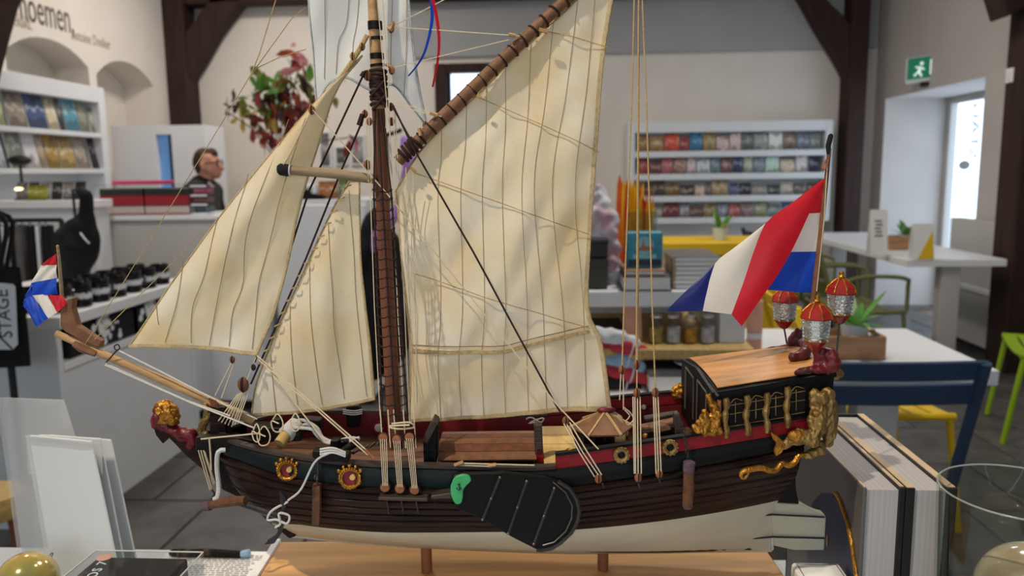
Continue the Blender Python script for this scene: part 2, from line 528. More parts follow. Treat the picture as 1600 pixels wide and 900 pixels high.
# back wall with a brown-framed window
wa, wb = onY(679, 100, YB), onY(800, 212, YB)
wx0, wx1, wz0, wz1 = wa.x, wb.x, wb.z, wa.z
bw = MB()
bw.box((XL - .6, YB, 0), (wx0, YB + .25, ZT)); bw.box((wx1, YB, 0), (XR + .6, YB + .25, ZT))
bw.box((wx0, YB, 0), (wx1, YB + .25, wz0)); bw.box((wx0, YB, wz1), (wx1, YB + .25, ZT))
struct('wall_back', bw, 'plaster')
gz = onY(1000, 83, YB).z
struct('wall_back_upper', MB().box((onY(640, 50, YB).x, YB - .05, gz), (XR - .02, YB, ZT)), 'plaster_shaded')  # shade of this upper zone is put into the grey plaster colour
wn = empty('window_1', (wx0, YB, wz0)); wn['kind'] = 'structure'
fw = .12
W_, H_ = wx1 - wx0, wz1 - wz0
for nm, a, b in (('window_frame', (0, -.03, 0), (fw, .1, H_)), ('window_frame', (W_ - fw, -.03, 0), (W_, .1, H_)),
                 ('window_frame', (fw, -.03, H_ - fw * .75), (W_ - fw, .1, H_)), ('window_frame', (fw, -.03, 0), (W_ - fw, .1, fw))):
    MB().box(a, b).build(nm, 'timber', wn, bevel=.006)
MB().box((fw, .04, fw), (fw + .03, .09, H_ - fw * .75)).build('casement', 'dark_metal', wn)
MB().box((fw + .03, .06, fw), (W_ - fw, .066, H_ - fw * .75)).build('pane', 'window_glass', wn)

# left wall with two arched niches
def arch(p_l, p_top, p_r, zb=.9, n=14):
    a, t, b = (onX(*p, XL) for p in (p_l, p_top, p_r))
    zs = (a.z + b.z) / 2
    za = t.z
    pts = [(a.y, zb)]
    for i in range(n + 1):
        u = i / n
        pts.append((a.y + (b.y - a.y) * u, zs + (za - zs) * (1 - abs(2 * u - 1) ** 2.2)))
    return pts + [(b.y, zb)]
holes = [arch((8, 80), (62, 57), (138, 104)), arch((150, 112), (186, 94), (240, 138))]
bm = bmesh.new()
def loop(pts):
    vs = [bm.verts.new((XL, y, z)) for y, z in pts]
    return [bm.edges.new((vs[i], vs[(i + 1) % len(vs)])) for i in range(len(vs))]
es = loop([(YF, 0), (YB, 0), (YB, ZT), (YF, ZT)])
for h in holes: es += loop(h)
bmesh.ops.triangle_fill(bm, use_beauty=True, use_dissolve=False, edges=es, normal=(1, 0, 0))
for h in holes:
    n = len(h)
    a = [bm.verts.new((XL, y, z)) for y, z in h]; b = [bm.verts.new((XL - .3, y, z)) for y, z in h]
    for i in range(n): bm.faces.new((a[i], a[(i + 1) % n], b[(i + 1) % n], b[i]))
    bm.faces.new(b)
bmesh.ops.remove_doubles(bm, verts=bm.verts, dist=1e-4)
me = bpy.data.meshes.new('wall_left'); bm.to_mesh(me); bm.free()
me.materials.append(M['plaster'])
wl = link('wall_left', me); wl['kind'] = 'structure'
struct('wall_left_outer', MB().box((XL - .6, YF, 0), (XL - .34, YB, ZT)), 'plaster')
def wall_text(body, p0, p1, size, m):
    a, b = onX(*p0, XL), onX(*p1, XL)
    o = text('lettering', body, m, size, ((XL + .002), a.y, (a.z + b.z) / 2), (math.pi / 2, 0, math.pi / 2), wl, .001, 'LEFT')
    bpy.context.view_layer.update()
    o.scale.x = (b.y - a.y) / max(.01, o.dimensions.x)
wall_text('je noemen,', (1, -3), (114, 34), .33, 'text_grey')
wall_text('zijn geluid.', (-12, 20), (49, 40), .13, 'text_pale')
wall_text('Antoine Donker', (111, 52), (172, 72), .12, 'text_pale')

# right wall with a deep door recess
dy0, dy1 = onX(1540, 122, XR).y, onX(1384, 153, XR).y
dz = (onX(1540, 122, XR).z + onX(1384, 153, XR).z) / 2
XG = onY(1478, 250, dy1).x
rw = MB()
rw.box((XR, YF, 0), (XG, dy0, ZT)); rw.box((XR, dy1, 0), (XG, YB, ZT)); rw.box((XR, dy0, dz), (XG, dy1, ZT))
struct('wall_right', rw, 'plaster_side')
dr = empty('door_1', (XG, dy0, 0)); dr['kind'] = 'structure'
dw = dy1 - dy0
MB().box((-.02, dw - .07, 0), (.05, dw, dz)).build('door_frame', 'grey_panel', dr, bevel=.004)
MB().box((-.02, 0, 0), (.05, .05, dz)).build('door_frame', 'grey_panel', dr, bevel=.004)
MB().box((-.02, .05, dz - .06), (.05, dw - .07, dz)).build('door_frame', 'grey_panel', dr, bevel=.004)
MB().box((.01, .05, 0), (.02, dw - .07, dz - .06)).build('door_glass', 'window_glass', dr)
mat('frosted_sticker', (206, 212, 216), .7)
for i, (t, px, py, s) in enumerate((('STAGE', 1522, 195, .2), ('op', 1503, 190, .12))):
    p = onX(px, py, XG + .015)
    o = text('window_lettering', t, 'frosted_sticker', s, (.022, p.y - dy0, p.z), (math.pi / 2, -math.pi / 2, math.pi / 2), dr, .001)
p = onX(1505, 258, XG + .015)
MB().ball((.024, p.y - dy0, p.z), .07, 12, 6, (.02, 1.5, .6)).build('window_sticker', 'frosted_sticker', dr)

# the unseen wall behind us; its wide opening is added for cool frontal fill
ow = (-2.6, 1.6, 1.2, 2.6)
fwm = MB()
fwm.box((XL - .6, YF - .25, 0), (ow[0], YF, ZT)); fwm.box((ow[1], YF - .25, 0), (XR + .6, YF, ZT)); fwm.box((ow[0], YF - .25, 0), (ow[1], YF, ow[2])); fwm.box((ow[0], YF - .25, ow[3]), (ow[1], YF, ZT))
struct('wall_front', fwm, 'plaster')

# oak trusses: posts and curved braces
def brace(name, lower, upper, y, th, parent):
    lo = smooth_path([onY(*p, y) for p in lower], 10); hi = smooth_path([onY(*p, y) for p in upper], 10)
    poly = lo + hi[::-1]
    return MB().prism([p - parent.location for p in poly], (0, th, 0)).build(name, 'timber', parent, bevel=.008)
def truss(num, y, th):
    e = empty('timber_frame_%s' % num, (0, y, 0)); e['kind'] = 'structure'
    return e
t1 = truss('back', 7.72, .26)
a, b = onY(251, 60, 7.72), onY(288, 60, 7.72)
MB().box((a.x, 0, 0), (b.x, .26, ZT)).build('post', 'timber', t1, bevel=.01)
brace('brace', [(282, 158), (292, 128), (312, 96), (338, 50), (372, 6), (410, -40)], [(255, 96), (268, 72), (284, 56), (302, 34), (322, 6), (350, -40)], 7.74, .2, t1)
a, b = onY(1322, 230, 7.72), onY(1350, 230, 7.72)
MB().box((a.x, 0, 0), (b.x, .26, ZT)).build('post', 'timber', t1, bevel=.01)
brace('brace', [(1328, 128), (1315, 100), (1302, 79), (1279, 42), (1256, 0), (1230, -40)], [(1350, 70), (1342, 52), (1330, 38), (1314, 20), (1294, 0), (1270, -40)], 7.74, .2, t1)
zt = onY(350, 4, 7.72).z
MB().box((XL, .02, zt), (XR, .24, zt + .28)).build('tie_beam', 'timber', t1, bevel=.01)
yn2 = onX(1566, 180, 2.84).y - .24
t2 = truss('near', yn2, .24)
MB().box((2.84, 0, 0), (XR - .003, .24, ZT)).build('post', 'timber', t2, bevel=.01)
brace('brace', [(1574, 26), (1566, 0), (1556, -30), (1540, -70)], [(1604, 10), (1598, -20), (1590, -50), (1580, -90)], yn2 + .02, .2, t2)
t3 = truss('left', 4.3, .24)
MB().box((XL + .004, 0, 0), (XL + .2, .24, ZT)).build('post', 'timber', t3, bevel=.01)
brace('brace', [(-46, 160), (-36, 108), (-24, 60), (-8, 0), (14, -60)], [(-100, 60), (-85, 20), (-70, -10), (-52, -50), (-30, -100)], 4.32, .2, t3)

# light switch on the near post and the emergency exit sign
p = onX(1579, 118, 2.84)
sw = empty('light_switch', (2.842, p.y, p.z), label='small pale switch plate on the dark timber post', cat='switch')
MB().box((-.012, -.04, -.045), (.0, .04, .045)).build('plate', 'paper', sw, bevel=.004)
MB().box((-.018, -.018, -.025), (-.012, .018, .025)).build('rocker', 'white_shelf', sw, bevel=.002)
mat('exit_green', (16, 112, 84), .4, var=.08, emit=.35)
mat('exit_white', (220, 240, 232), .4, emit=.5)
p = onX(1447, 107, XR - .02)
ex = empty('exit_sign', p, math.radians(-58), label='green emergency exit sign with a running figure above the door recess', cat='sign')
ew, eh = .19, .105
MB().box((-ew, 0, -eh), (ew, .05, eh)).build('housing', 'white_shelf', ex, bevel=.006)
MB().box((-ew + .025, -.006, -eh + .03), (ew - .03, 0, eh - .008)).build('panel', 'exit_green', ex)
g = MB()
g.box((.04, -.009, -.05), (.09, -.005, .07))
g.build('door_symbol', 'exit_white', ex)
g = MB()
for a, b, wd in (((-.045, .02), (-.06, -.03), .026), ((-.06, -.02), (-.10, -.05), .016), ((-.055, -.02), (-.03, -.06), .016), ((-.045, .015), (-.01, -.005), .014), ((-.05, .015), (-.09, .02), .014)):
    g.bar((a[0], -.008, a[1]), (b[0], -.008, b[1]), wd, .004, (0, 1, 0))
g.ball((-.035, -.008, .045), .016, 8, 6, (1, .2, 1))
g.build('running_figure', 'exit_white', ex)
MB().box((-.05, .0, -eh - .04), (.05, .05, -eh)).build('bracket', 'dark_metal', ex, bevel=.004)

# ================================================================ the shop around the ship
ORD = ['first', 'second', 'third', 'fourth', 'fifth', 'sixth', 'seventh', 'eighth', 'ninth', 'tenth', 'eleventh', 'twelfth', 'thirteenth', 'fourteenth', 'fifteenth', 'sixteenth']
def cname(c):
    r, g, b = c
    mx, mn = max(c), min(c)
    if mx < 55: return 'black'
    if mx - mn < 28: return 'white' if mx > 205 else ('pale grey' if mx > 160 else 'grey')
    if r >= g and r >= b:
        if g > .75 * r: return 'yellow' if b < .6 * r else 'cream'
        if g > .5 * r: return 'brown' if r < 170 else 'tan'
        return 'dark red' if r < 120 else ('pink' if b > .6 * r and r > 170 else 'red')
    if b >= r and b >= g: return 'teal' if g > .85 * b else ('dark blue' if mx < 110 else 'blue')
    return 'green'
COVER = {}
def cover(c):
    """printed cover: one main colour with a lighter and a darker picture area"""
    if c in COVER: return COVER[c]
    nm = 'cover_%d_%d_%d' % c
    lo = tuple(int(x * .72) for x in c); hi = tuple(int(x + (240 - x) * .5) for x in c)
    bands(nm, [(0, lo), (.22, c), (.5, hi), (.62, c), (.88, lo)], 'Z', .45, noise_mix=.9, nscale=3.5)
    COVER[c] = nm
    return nm
def book(name, c, size, loc, rx=0.0, rz=0.0, label='', group=None, cat='book'):
    """face-out book or card: cover front plus page block"""
    w_, t_, h_ = size
    o = empty(name, loc, rz, label, cat, group)
    o.rotation_euler = (rx, 0, rz)
    MB().box((-w_ / 2, 0, 0), (w_ / 2, t_ * .25, h_)).build('cover', cover(c), o)
    MB().box((-w_ / 2 + .002, t_ * .25, .002), (w_ / 2 - .002, t_, h_ - .002)).build('pages', 'paper', o)
    return o

# ---- wall shelf with cards on the back wall
A, B = onY(981, 193, YB - .22), onY(1297, 345, YB - .22)
s0x, s1x, s1z, s0z = A.x, B.x, onY(1140, 189, YB - .22).z, onY(1140, 347, YB - .22).z
shf = empty('wall_shelf', (s0x, YB, s0z), label='wide white wall shelf with four rows of cards and books', cat='shelf')
SW, SH, SD = s1x - s0x, s1z - s0z, .20
MB().box((0, -.02, 0), (SW, -.002, SH)).build('back_panel', 'white_shelf', shf)
for x in (0, SW - .07): MB().box((x, -SD, 0), (x + .07, -.02, SH)).build('side_panel', 'white_shelf', shf, bevel=.004)
MB().box((.07, -SD, SH - .1), (SW - .07, -.02, SH)).build('top_panel', 'white_shelf', shf, bevel=.004)
zs_ = [SH * f for f in (.70, .475, .255, .035)]
for z in zs_:
    MB().box((.07, -SD, z - .045), (SW - .07, -.02, z)).build('shelf_board', 'white_shelf', shf, bevel=.004)
    MB().box((.07, -SD - .004, z - .045), (SW - .07, -SD, z + .012)).build('shelf_lip', 'white_shelf', shf)
ROWS = [
 [((150, 112, 52), 1), ((158, 118, 58), 1.2), ((206, 66, 40), 1.3), ((150, 44, 44), .8), ((44, 118, 160), 1.1), ((160, 134, 88), 1.1), ((206, 184, 176), 1.1), ((214, 190, 190), 1), ((104, 112, 108), 1), ((150, 160, 158), 1.2), ((224, 228, 224), 1.2), ((130, 110, 98), 1.1), ((112, 120, 140), 1.1), ((120, 130, 122), .9)],
 [((150, 44, 40), 1), ((96, 40, 44), 1), ((176, 92, 100), 1), ((158, 122, 112), 1.1), ((206, 186, 186), .8), ((196, 206, 212), 1.2), ((110, 136, 144), .8), ((126, 90, 92), 1), ((60, 66, 104), .9), ((176, 180, 160), .8), ((128, 144, 156), 1), ((186, 214, 200), 1.2), ((206, 190, 168), 1.3), ((210, 206, 204), 1), ((40, 42, 62), 1)],
 [((58, 44, 34), 1), ((70, 54, 34), 1.2), ((128, 100, 44), 1.1), ((64, 40, 34), 1.2), ((206, 184, 164), .8), ((112, 90, 96), .5), ((176, 150, 112), 1.3), ((88, 92, 128), .8), ((44, 46, 46), 1), ((150, 140, 140), 1.2), ((60, 66, 66), 1), ((176, 166, 150), 1), ((96, 90, 84), 1), ((70, 50, 44), 1)],
 [((206, 196, 160), .9), ((150, 140, 116), 1), ((112, 40, 48), 1.2), ((136, 130, 140), .8), ((100, 72, 60), 1), ((150, 128, 84), 1), ((130, 132, 150), .8), ((176, 92, 92), .9), ((136, 112, 116), 1), ((146, 150, 112), .9), ((112, 122, 118), 1), ((70, 84, 110), 1)],
]
hts = [(.145, .20), (.14, .19), (.11, .16), (.12, .165)]
for r, row in enumerate(ROWS):
    tot = sum(w_ for _, w_ in row); x = s0x + .10; span = (SW - .2) * (1 if r < 3 else .87)
    rn = ('top', 'second', 'third', 'bottom')[r]
    for k, (c, w_) in enumerate(row):
        cw = span * w_ / tot
        h = rnd.uniform(*hts[r])
        book('card_book', c, (cw - .012, .016, h), (x + cw / 2, YB - SD + .022, s0z + zs_[r] + .001), math.radians(-8), 0,
             '%s cover, %s from the left, %s row of the wall shelf' % (cname(c), ORD[k], rn), 'books and cards on the back wall shelf')
        x += cw

# ---- bookcase against the left wall
XBK = -3.58
yb1 = onX(172, 250, XBK).y; yb0 = 4.45
ztop = onX(162, 138, XBK).z
bk = empty('bookcase', (XBK, yb0, 0), label='tall white bookcase with face-out books against the arched wall', cat='bookcase')
L_ = yb1 - yb0
DW = XL - XBK + .012
MB().box((DW, 0, 0), (DW + .02, L_, ztop)).build('back_panel', 'white_shelf', bk)
MB().box((DW + .02, L_ - .09, 0), (0, L_, ztop)).build('side_panel', 'white_shelf', bk, bevel=.004)
MB().box((DW + .02, 0, 0), (0, .04, ztop)).build('side_panel', 'white_shelf', bk, bevel=.004)
MB().box((DW + .02, .04, ztop - .12), (0, L_ - .09, ztop)).build('top_panel', 'white_shelf', bk, bevel=.004)
bz = [onX(150, 208, XBK).z, onX(150, 264, XBK).z, 1.0, .62, .2]
for z in bz:
    MB().box((DW + .02, .04, z - .035), (0, L_ - .09, z)).build('shelf_board', 'white_shelf', bk, bevel=.003)
LB = [[((196, 200, 150), -12, 8, .27), ((150, 140, 128), 13, 42, .24), ((66, 88, 132), 44, 74, .235), ((206, 196, 168), 75, 91, .23), ((52, 60, 66), 92, 101, .3), ((84, 150, 176), 102, 124, .3), ((140, 146, 128), 125, 137, .28), ((150, 160, 140), 141, 152, .2)],
      [((176, 190, 196), -10, 8, .25), ((120, 126, 116), 16, 39, .29), ((214, 212, 216), 40, 61, .3), ((176, 160, 132), 62, 72, .27), ((166, 134, 62), 73, 94, .26), ((176, 150, 92), 95, 118, .24), ((170, 160, 146), 119, 137, .28), ((44, 34, 48), 142, 158, .29)]]
for r, row in enumerate(LB):
    for k, (c, xa, xb, h) in enumerate(row):
        z = bz[r]
        py = 200 if r == 0 else 255
        ya, yb_ = onX(xa, py, XBK - .05).y, onX(xb, py, XBK - .05).y
        book('book', c, (max(.05, yb_ - ya - .01), .02, h), (XBK - .035, (ya + yb_) / 2, z + .002), math.radians(-10), math.pi / 2,
             '%s book, %s from the near end on the %s shelf of the bookcase' % (cname(c), ORD[k], ('upper', 'lower')[r]), 'books in the tall bookcase')

# ---- white partition with a narrow lit slot
YP = 6.62
a, b = onY(173, 200, YP), onY(319, 206, YP)
pt = empty('partition_cabinet', (a.x, YP, 0), label='white partition cabinet with a narrow blue window, behind the counter', cat='cabinet')
PW, PH = b.x - a.x, onY(245, 196, YP).z
sx0, sx1 = onY(246, 250, YP).x - a.x, onY(270, 250, YP).x - a.x
sz0, sz1 = onY(255, 300, YP).z, onY(255, 210, YP).z
g = MB(); g.box((0, 0, 0), (sx0, .4, PH)); g.box((sx1, 0, 0), (PW, .4, PH)); g.box((sx0, 0, sz1), (sx1, .4, PH)); g.box((sx0, 0, 0), (sx1, .4, sz0))
g.build('body', 'white_lacquer', pt)
mat('sky_blue_glass', (104, 150, 206), .2, var=.1, scale=2, emit=.25)
MB().box((sx0, .05, sz0), (sx1 - .03, .06, sz1)).build('window_pane', 'sky_blue_glass', pt)
MB().box((sx1 - .035, .02, sz0), (sx1, .06, sz1)).build('window_jamb', 'book_navy', pt)

# ---- sales counter with a rack of books
YK = 5.0
a, b = onY(152, 335, YK), onY(352, 337, YK)
ZK = onY(240, 337, YK).z
ct = empty('sales_counter', (a.x, YK, 0), label='high white sales counter below the rack of red books', cat='counter')
MB().box((0, 0, 0), (b.x - a.x - .06, .55, ZK - .03)).build('body', 'grey_panel', ct, bevel=.004)
MB().box((0, -.02, ZK - .03), (b.x - a.x, .6, ZK)).build('worktop', 'white_lacquer', ct, bevel=.004)
MB().box((b.x - a.x - .06, 0, 0), (b.x - a.x, .55, ZK - .03)).build('end_panel', 'white_lacquer', ct, bevel=.004)
x0, x1 = onY(156, 320, YK + .06).x, onY(292, 320, YK + .06).x
hb = onY(230, 293, YK + .06).z - ZK
bands('spine_print', [(0, (176, 130, 128)), (.08, (216, 200, 196)), (.32, (96, 60, 60)), (.38, (176, 44, 62)), (.7, (120, 30, 44)), (.74, (48, 56, 54)), (.95, (110, 120, 116))], 'Z', .4)
nb = 26
bwid = (x1 - x0) / nb
proto = None
for i in range(nb):
    if proto is None:
        proto = MB().box((-bwid * .40, 0, 0), (bwid * .40, .15, hb * .97)).build('spine_book', 'spine_print', None, bevel=.003)
        o = proto
    else:
        o = proto.copy(); COL.objects.link(o)
    o.location = (x0 + bwid * (i + .5) + (.012 if i > 12 else 0), YK + .06, ZK + .002)
    tag(o, 'one of the identical red spined books lined up upright in the clear rack', 'book', 'red books in the counter rack')
rk = empty('acrylic_rack', (x0 - .02, YK + .04, ZK), label='clear acrylic rack holding the row of red books on the counter', cat='rack')
RW = onY(326, 320, YK + .04).x - x0 + .02
MB().box((0, 0, hb + .012), (RW, .2, hb + .02)).build('top_sheet', 'clear_plastic', rk)
for x in (x1 - x0 + .05, RW - .01): MB().box((x, 0, 0), (x + .008, .2, hb + .012)).build('divider', 'clear_plastic', rk)
for z in (0.001, hb * .33, hb * .66, hb):
    MB().box((x1 - x0 + .058, .0, z), (RW - .01, .012, z + .012)).build('rail', 'white_shelf', rk)
for i, (c, z) in enumerate((((60, 76, 84), .014), ((120, 60, 72), hb * .33 + .014), ((176, 70, 96), hb * .66 + .014))):
    o = boxo('small_box', cover(c), (0, 0, 0), (RW - (x1 - x0) - .09, .12, hb * .25), None)
    o.location = (x1 + .05, YK + .06, ZK + z)
    tag(o, '%s small box on the %s level of the rack end' % (cname(c), ('lowest', 'middle', 'upper')[i]), 'box', 'boxes in the rack end')
mat('pink_board', (224, 60, 112), .6)
pb = boxo('pink_folder', 'pink_board', (onY(181, 290, YK + .1).x, YK + .05, ZK + hb + .021), (onY(262, 290, YK + .1).x, YK + .2, ZK + hb + .045))
tag(pb, 'flat pink folder lying on top of the book rack', 'folder')

# ---- man behind the counter: dark jacket, looking down to the right
mat('man_hair', (66, 44, 36), .8, var=.3, scale=60)
hp = onY(324, 254, 6.0)
H0 = hp.z
pers = empty('person', (hp.x, 6.0, 0), label='man in a dark jacket and glasses standing behind the counter, head bowed', cat='person')
hz = H0
body = [([(-.02, 0, .08), (-.02, 0, .5), (-.02, .1, .92)], [.05, .06, .085]), ([(.02, -.1, .08), (.0, -.1, .5), (-.02, -.08, .92)], [.05, .06, .085]),
        ([(.03, .1, .04), (.12, .1, .03)], [.045, .035]), ([(.05, -.1, .04), (.14, -.1, .03)], [.045, .035]),
        ([(-.04, 0, .9), (-.05, 0, 1.1), (-.06, 0, hz - .28)], [.16, .16, .17]),
        ([(-.05, -.19, hz - .23), (-.05, 0, hz - .19), (-.05, .19, hz - .23)], [.085, .11, .085]),
        ([(-.05, -.2, hz - .26), (.0, -.24, hz - .5), (.18, -.2, hz - .42)], [.065, .055, .045]),
        ([(-.05, .2, hz - .26), (.0, .24, hz - .5), (.18, .14, hz - .45)], [.065, .055, .045])]
blob('body', 'jacket', body, .022, pers)
blob('head', 'skin', [([(-.03, 0, hz - .2), (-.005, 0, hz - .06)], [.055, .06]), ([(0, 0, hz + .01), (.03, 0, hz - .03), (.06, 0, hz - .075)], [.092, .085, .052]),
                      ([(.09, 0, hz - .02), (.115, 0, hz - .045)], [.014, .018]), ([(.0, -.088, hz - .02), (.0, -.088, hz - .05)], [.02, .014]), ([(.0, .088, hz - .02), (.0, .088, hz - .05)], [.02, .014])], .009, pers)
blob('hair', 'man_hair', [([(-.035, 0, hz + .0), (-.02, 0, hz + .03), (.035, 0, hz + .06)], [.085, .088, .055]), ([(-.05, 0, hz - .05)], .05)], .01, pers)
blob('collar', 'shirt', [([(.02, -.06, hz - .17), (.06, 0, hz - .24), (.08, -.02, hz - .34)], [.03, .03, .02])], .01, pers)
hd = [([(.18, -.2, hz - .42), (.235, -.19, hz - .4)], [.034, .03])]
for k, (dx, dz_, dy) in enumerate(((.07, .02, .02), (.08, .01, .007), (.078, -.005, -.006), (.066, -.02, -.018), (.03, .035, .03))):
    hd.append(([(.225, -.19 + dy, hz - .4), (.225 + dx * .6, -.19 + dy * 1.3, hz - .4 + dz_), (.225 + dx, -.19 + dy * 1.3, hz - .41 + dz_)], [.011, .009, .008]))
blob('hand', 'skin', hd, .006, pers)
hd2 = [([Vector(p) + Vector((0, .33, -.03)) for p in pts], r) for pts, r in hd]
blob('hand', 'skin', hd2, .006, pers)
gl = MB()
for s in (-1, 1):
    gl.torus((.098, s * .033, hz - .005), .024, .004, (1, 0, 0), 12, 5)
    gl.bar((.095, s * .06, hz), (0, s * .094, hz - .01), .005, .006)
gl.build('glasses', 'ink', pers)

# ---- mug island on the left
ZI = .82
c1, c2 = onZ(114, 492, ZI), onZ(258, 446, ZI)
XI = (c1.x + c2.x) / 2; yi0, yi1 = c1.y - .05, c2.y + .25
isl = empty('display_island', (XI, yi0, 0), label='white display island with black mugs on top and shirts below', cat='display')
IW = .8
IL = yi1 - yi0
MB().box((-IW, 0, ZI - .045), (0, IL, ZI)).build('top_slab', 'white_lacquer', isl, bevel=.003)
MB().box((-IW, .0, 0), (-.02, .03, ZI - .045)).build('end_panel', 'white_shelf', isl, bevel=.003)
MB().box((-IW, IL - .03, 0), (-.02, IL, ZI - .045)).build('end_panel', 'white_shelf', isl, bevel=.003)
MB().box((-.38, .03, 0), (-.36, IL - .03, ZI - .045)).build('inner_panel', 'white_shelf', isl)
MB().box((-.36, .03, .61), (-.02, IL - .03, .64)).build('low_shelf', 'white_lacquer', isl, bevel=.003)
MB().box((-.06, .03, 0), (-.03, IL - .03, .61)).build('plinth_panel', 'white_shelf', isl)
bands('mug_print', [(0, (14, 14, 18)), (.22, (226, 230, 234)), (.62, (14, 14, 18))], 'Z', .35, noise_mix=.5, nscale=9)
def mug():
    o = empty('mug', (0, 0, 0), cat='mug', group='black printed mugs on the island')
    MB().lathe([(.036, 0), (.041, .004), (.041, .09), (.039, .093), (.036, .09), (.036, .01), (.001, .008)], 16).build('cup', 'black_gloss', o, smooth=True)
    MB().lathe([(.0415, .02), (.0415, .075)], 16, caps=False).build('print', 'mug_print', o)
    g = MB(); g.tube([Vector((0, -.04 - .03 * math.sin(t), .045 + .028 * math.cos(t))) for t in [math.pi * i / 8 for i in range(9)]], .005, 6)
    g.build('handle', 'black_gloss', o, smooth=True)
    return o
mp0 = None
k = 0
for row in range(2):
    for i in range(7):
        px = 118 + i * 16.5 - row * 4; 
        y = yi0 + .12 + i * .125; x = XI - .07 - row * .115
        if mp0 is None: mp0 = mug(); o = mp0
        else: o = copy_tree(mp0)
        o.location = (x, y, ZI + .001); o.rotation_euler = (0, 0, rnd.uniform(-.5, .5))
        o['label'] = 'black mug with white print, %s from the near end, %s row' % (ORD[i], ('front', 'middle', 'back')[row])

# black shirts with a white crest laid on the low shelf of the island
def crest(parent, m, w_, h_, nrm_x):
    g = MB()
    r2 = random.Random(3)
    for k in range(34):
        y = r2.gauss(0, .22) * w_; z = r2.uniform(-.5, .5) * h_
        g.ball((nrm_x, y, z), r2.uniform(.03, .075) * w_, 6, 4, (.08, 1.2, 1))
    o = g.build('crest_print', m, parent); o['kind'] = 'stuff'
    return o
for i, (pa, pb_, lbl) in enumerate((((118, 478, 212, 540), (160, 520), 'black folded shirt with white crest print nearest on the island side'), ((214, 450, 262, 498), (225, 478), 'black folded shirt with white lettering farther along the island side'))):
    a = onX(pa[0], pa[1], XI - .03); b = onX(pa[2], pa[3], XI - .03)
    ya, yb_ = min(a.y, b.y), max(a.y, b.y)
    zm = .40
    e = empty('printed_shirt', (XI - .035, (ya + yb_) / 2, .64), label=lbl, cat='shirt', group='shirts on the island')
    hh = ZI - .045 - .64
    MB().box((-.05, -(yb_ - ya) / 2 - .05, 0), (0, (yb_ - ya) / 2 + .05, hh - .012)).build('cloth', 'black_cloth', e, bevel=.012, seg=2)
    c = crest(e, 'white_print', .22, hh * .8, .001); c.location = (.002, 0, hh * .52)

# rail of clothes and tote bags behind the island, at the picture's left edge
YR = 4.25
def rail_z(px, py): return onY(px, py, YR)
ra, rb = onY(-60, 345, YR), onY(96, 345, YR)
rl = empty('clothes_rail', (ra.x, YR, 0), label='dark metal clothes rail with folded black and white shirts', cat='rack')
rlen = rb.x - ra.x
g = MB(); g.tube([(0, 0, ra.z), (rlen, 0, ra.z)], .012, 8); g.build('rail', 'dark_metal', rl, smooth=True)
for x in (0, rlen):
    g = MB(); g.tube([(x, 0, 0), (x, 0, ra.z)], .014, 8); g.build('upright', 'dark_metal', rl, smooth=True)
    boxo('foot', 'dark_metal', (x - .02, -.22, 0), (x + .02, .22, .03), rl)
cols = ['black_cloth', 'white_print', 'black_cloth', 'cover_shirt', 'black_cloth', 'white_print', 'black_cloth', 'cover_shirt', 'black_cloth', 'white_print', 'black_cloth', 'black_cloth', 'white_print']
mat('cover_shirt', (110, 108, 108), .85)
xx = .04; k = 0
while xx < rlen - .06:
    wd = .026 + .012 * ((k * 7) % 3)
    e = empty('hanging_shirt', (ra.x + xx, YR, ra.z), label='%s shirt, %s from the frame edge on the clothes rail' % ({'black_cloth': 'black', 'white_print': 'white', 'cover_shirt': 'grey'}[cols[k % 13]], ORD[k % 16]), cat='shirt', group='shirts hanging on the rail')
    g = MB(); g.grid(lambda u, v: Vector(((.5 - abs(v - .5)) * 0 + wd * (.4 * math.sin(u * 9 + k)) * .3, (u - .5) * (.12 - .03 * v), -.03 - (1 - v) * .42)), 10, 8)
    g.build('cloth', cols[k % 13], e, smooth=True, thick=wd * .6)
    g = MB(); g.tube([(0, 0, .012), (0, 0, -.02), (0, -.04, -.035)], .003, 5); g.tube([(0, 0, -.02), (0, .04, -.035)], .003, 5)
    g.build('hanger', 'dark_metal', e)
    xx += wd + .008; k += 1

# tote bags hanging in front: black with the white STAGE print
YT = 2.45
a, b = onY(-70, 418, YT), onY(47, 572, YT)
tb = empty('tote_bag', ((a.x + b.x) / 2, YT, b.z), label='black tote bag with a white STAGE panel at the frame edge', cat='bag')
TW, TH = b.x - a.x, a.z - b.z
def tote(u, v):
    return Vector(((u - .5) * TW * (1 + .03 * math.sin(v * 4)), -.03 * math.sin(math.pi * u) * (1 - v * .6), v * TH))
MB().grid(tote, 12, 10).build('bag_front', 'black_cloth', tb, smooth=True)
MB().grid(lambda u, v: tote(u, v) * Vector((1, 0, 1)).length_squared if False else Vector((tote(u, v).x, .03 * math.sin(math.pi * u) + .004, tote(u, v).z)), 12, 10).build('bag_back', 'black_cloth', tb, smooth=True)
g = MB()
for y in (-.01, .02): g.tube(smooth_path([(-TW * .22, y, TH - .01), (-.08, y, TH + .16), (.08, y, TH + .16), (TW * .22, y, TH - .01)], 14), .008, 5)
g.build('handle', 'black_cloth', tb, smooth=True)
p0, p1 = onY(-24, 443, YT - .03), onY(25, 546, YT - .03)
cx, cz = tb.location.x, tb.location.z
def loc2(px, py):
    p = onY(px, py, YT - .035); return Vector((p.x - cx, -.037, p.z - cz))
MB().prism([loc2(*p) for p in ((-26, 440), (20, 444), (24, 448), (28, 538), (20, 546), (-26, 546))], (0, .002, 0)).build('print_panel', 'white_print', tb)
q = loc2(8, 490)
o = text('print_lettering', 'STAGE', 'ink', .062, (q.x, -.0385, q.z), (math.pi / 2, -math.pi / 2, 0), tb, .0006)
bpy.context.view_layer.update()
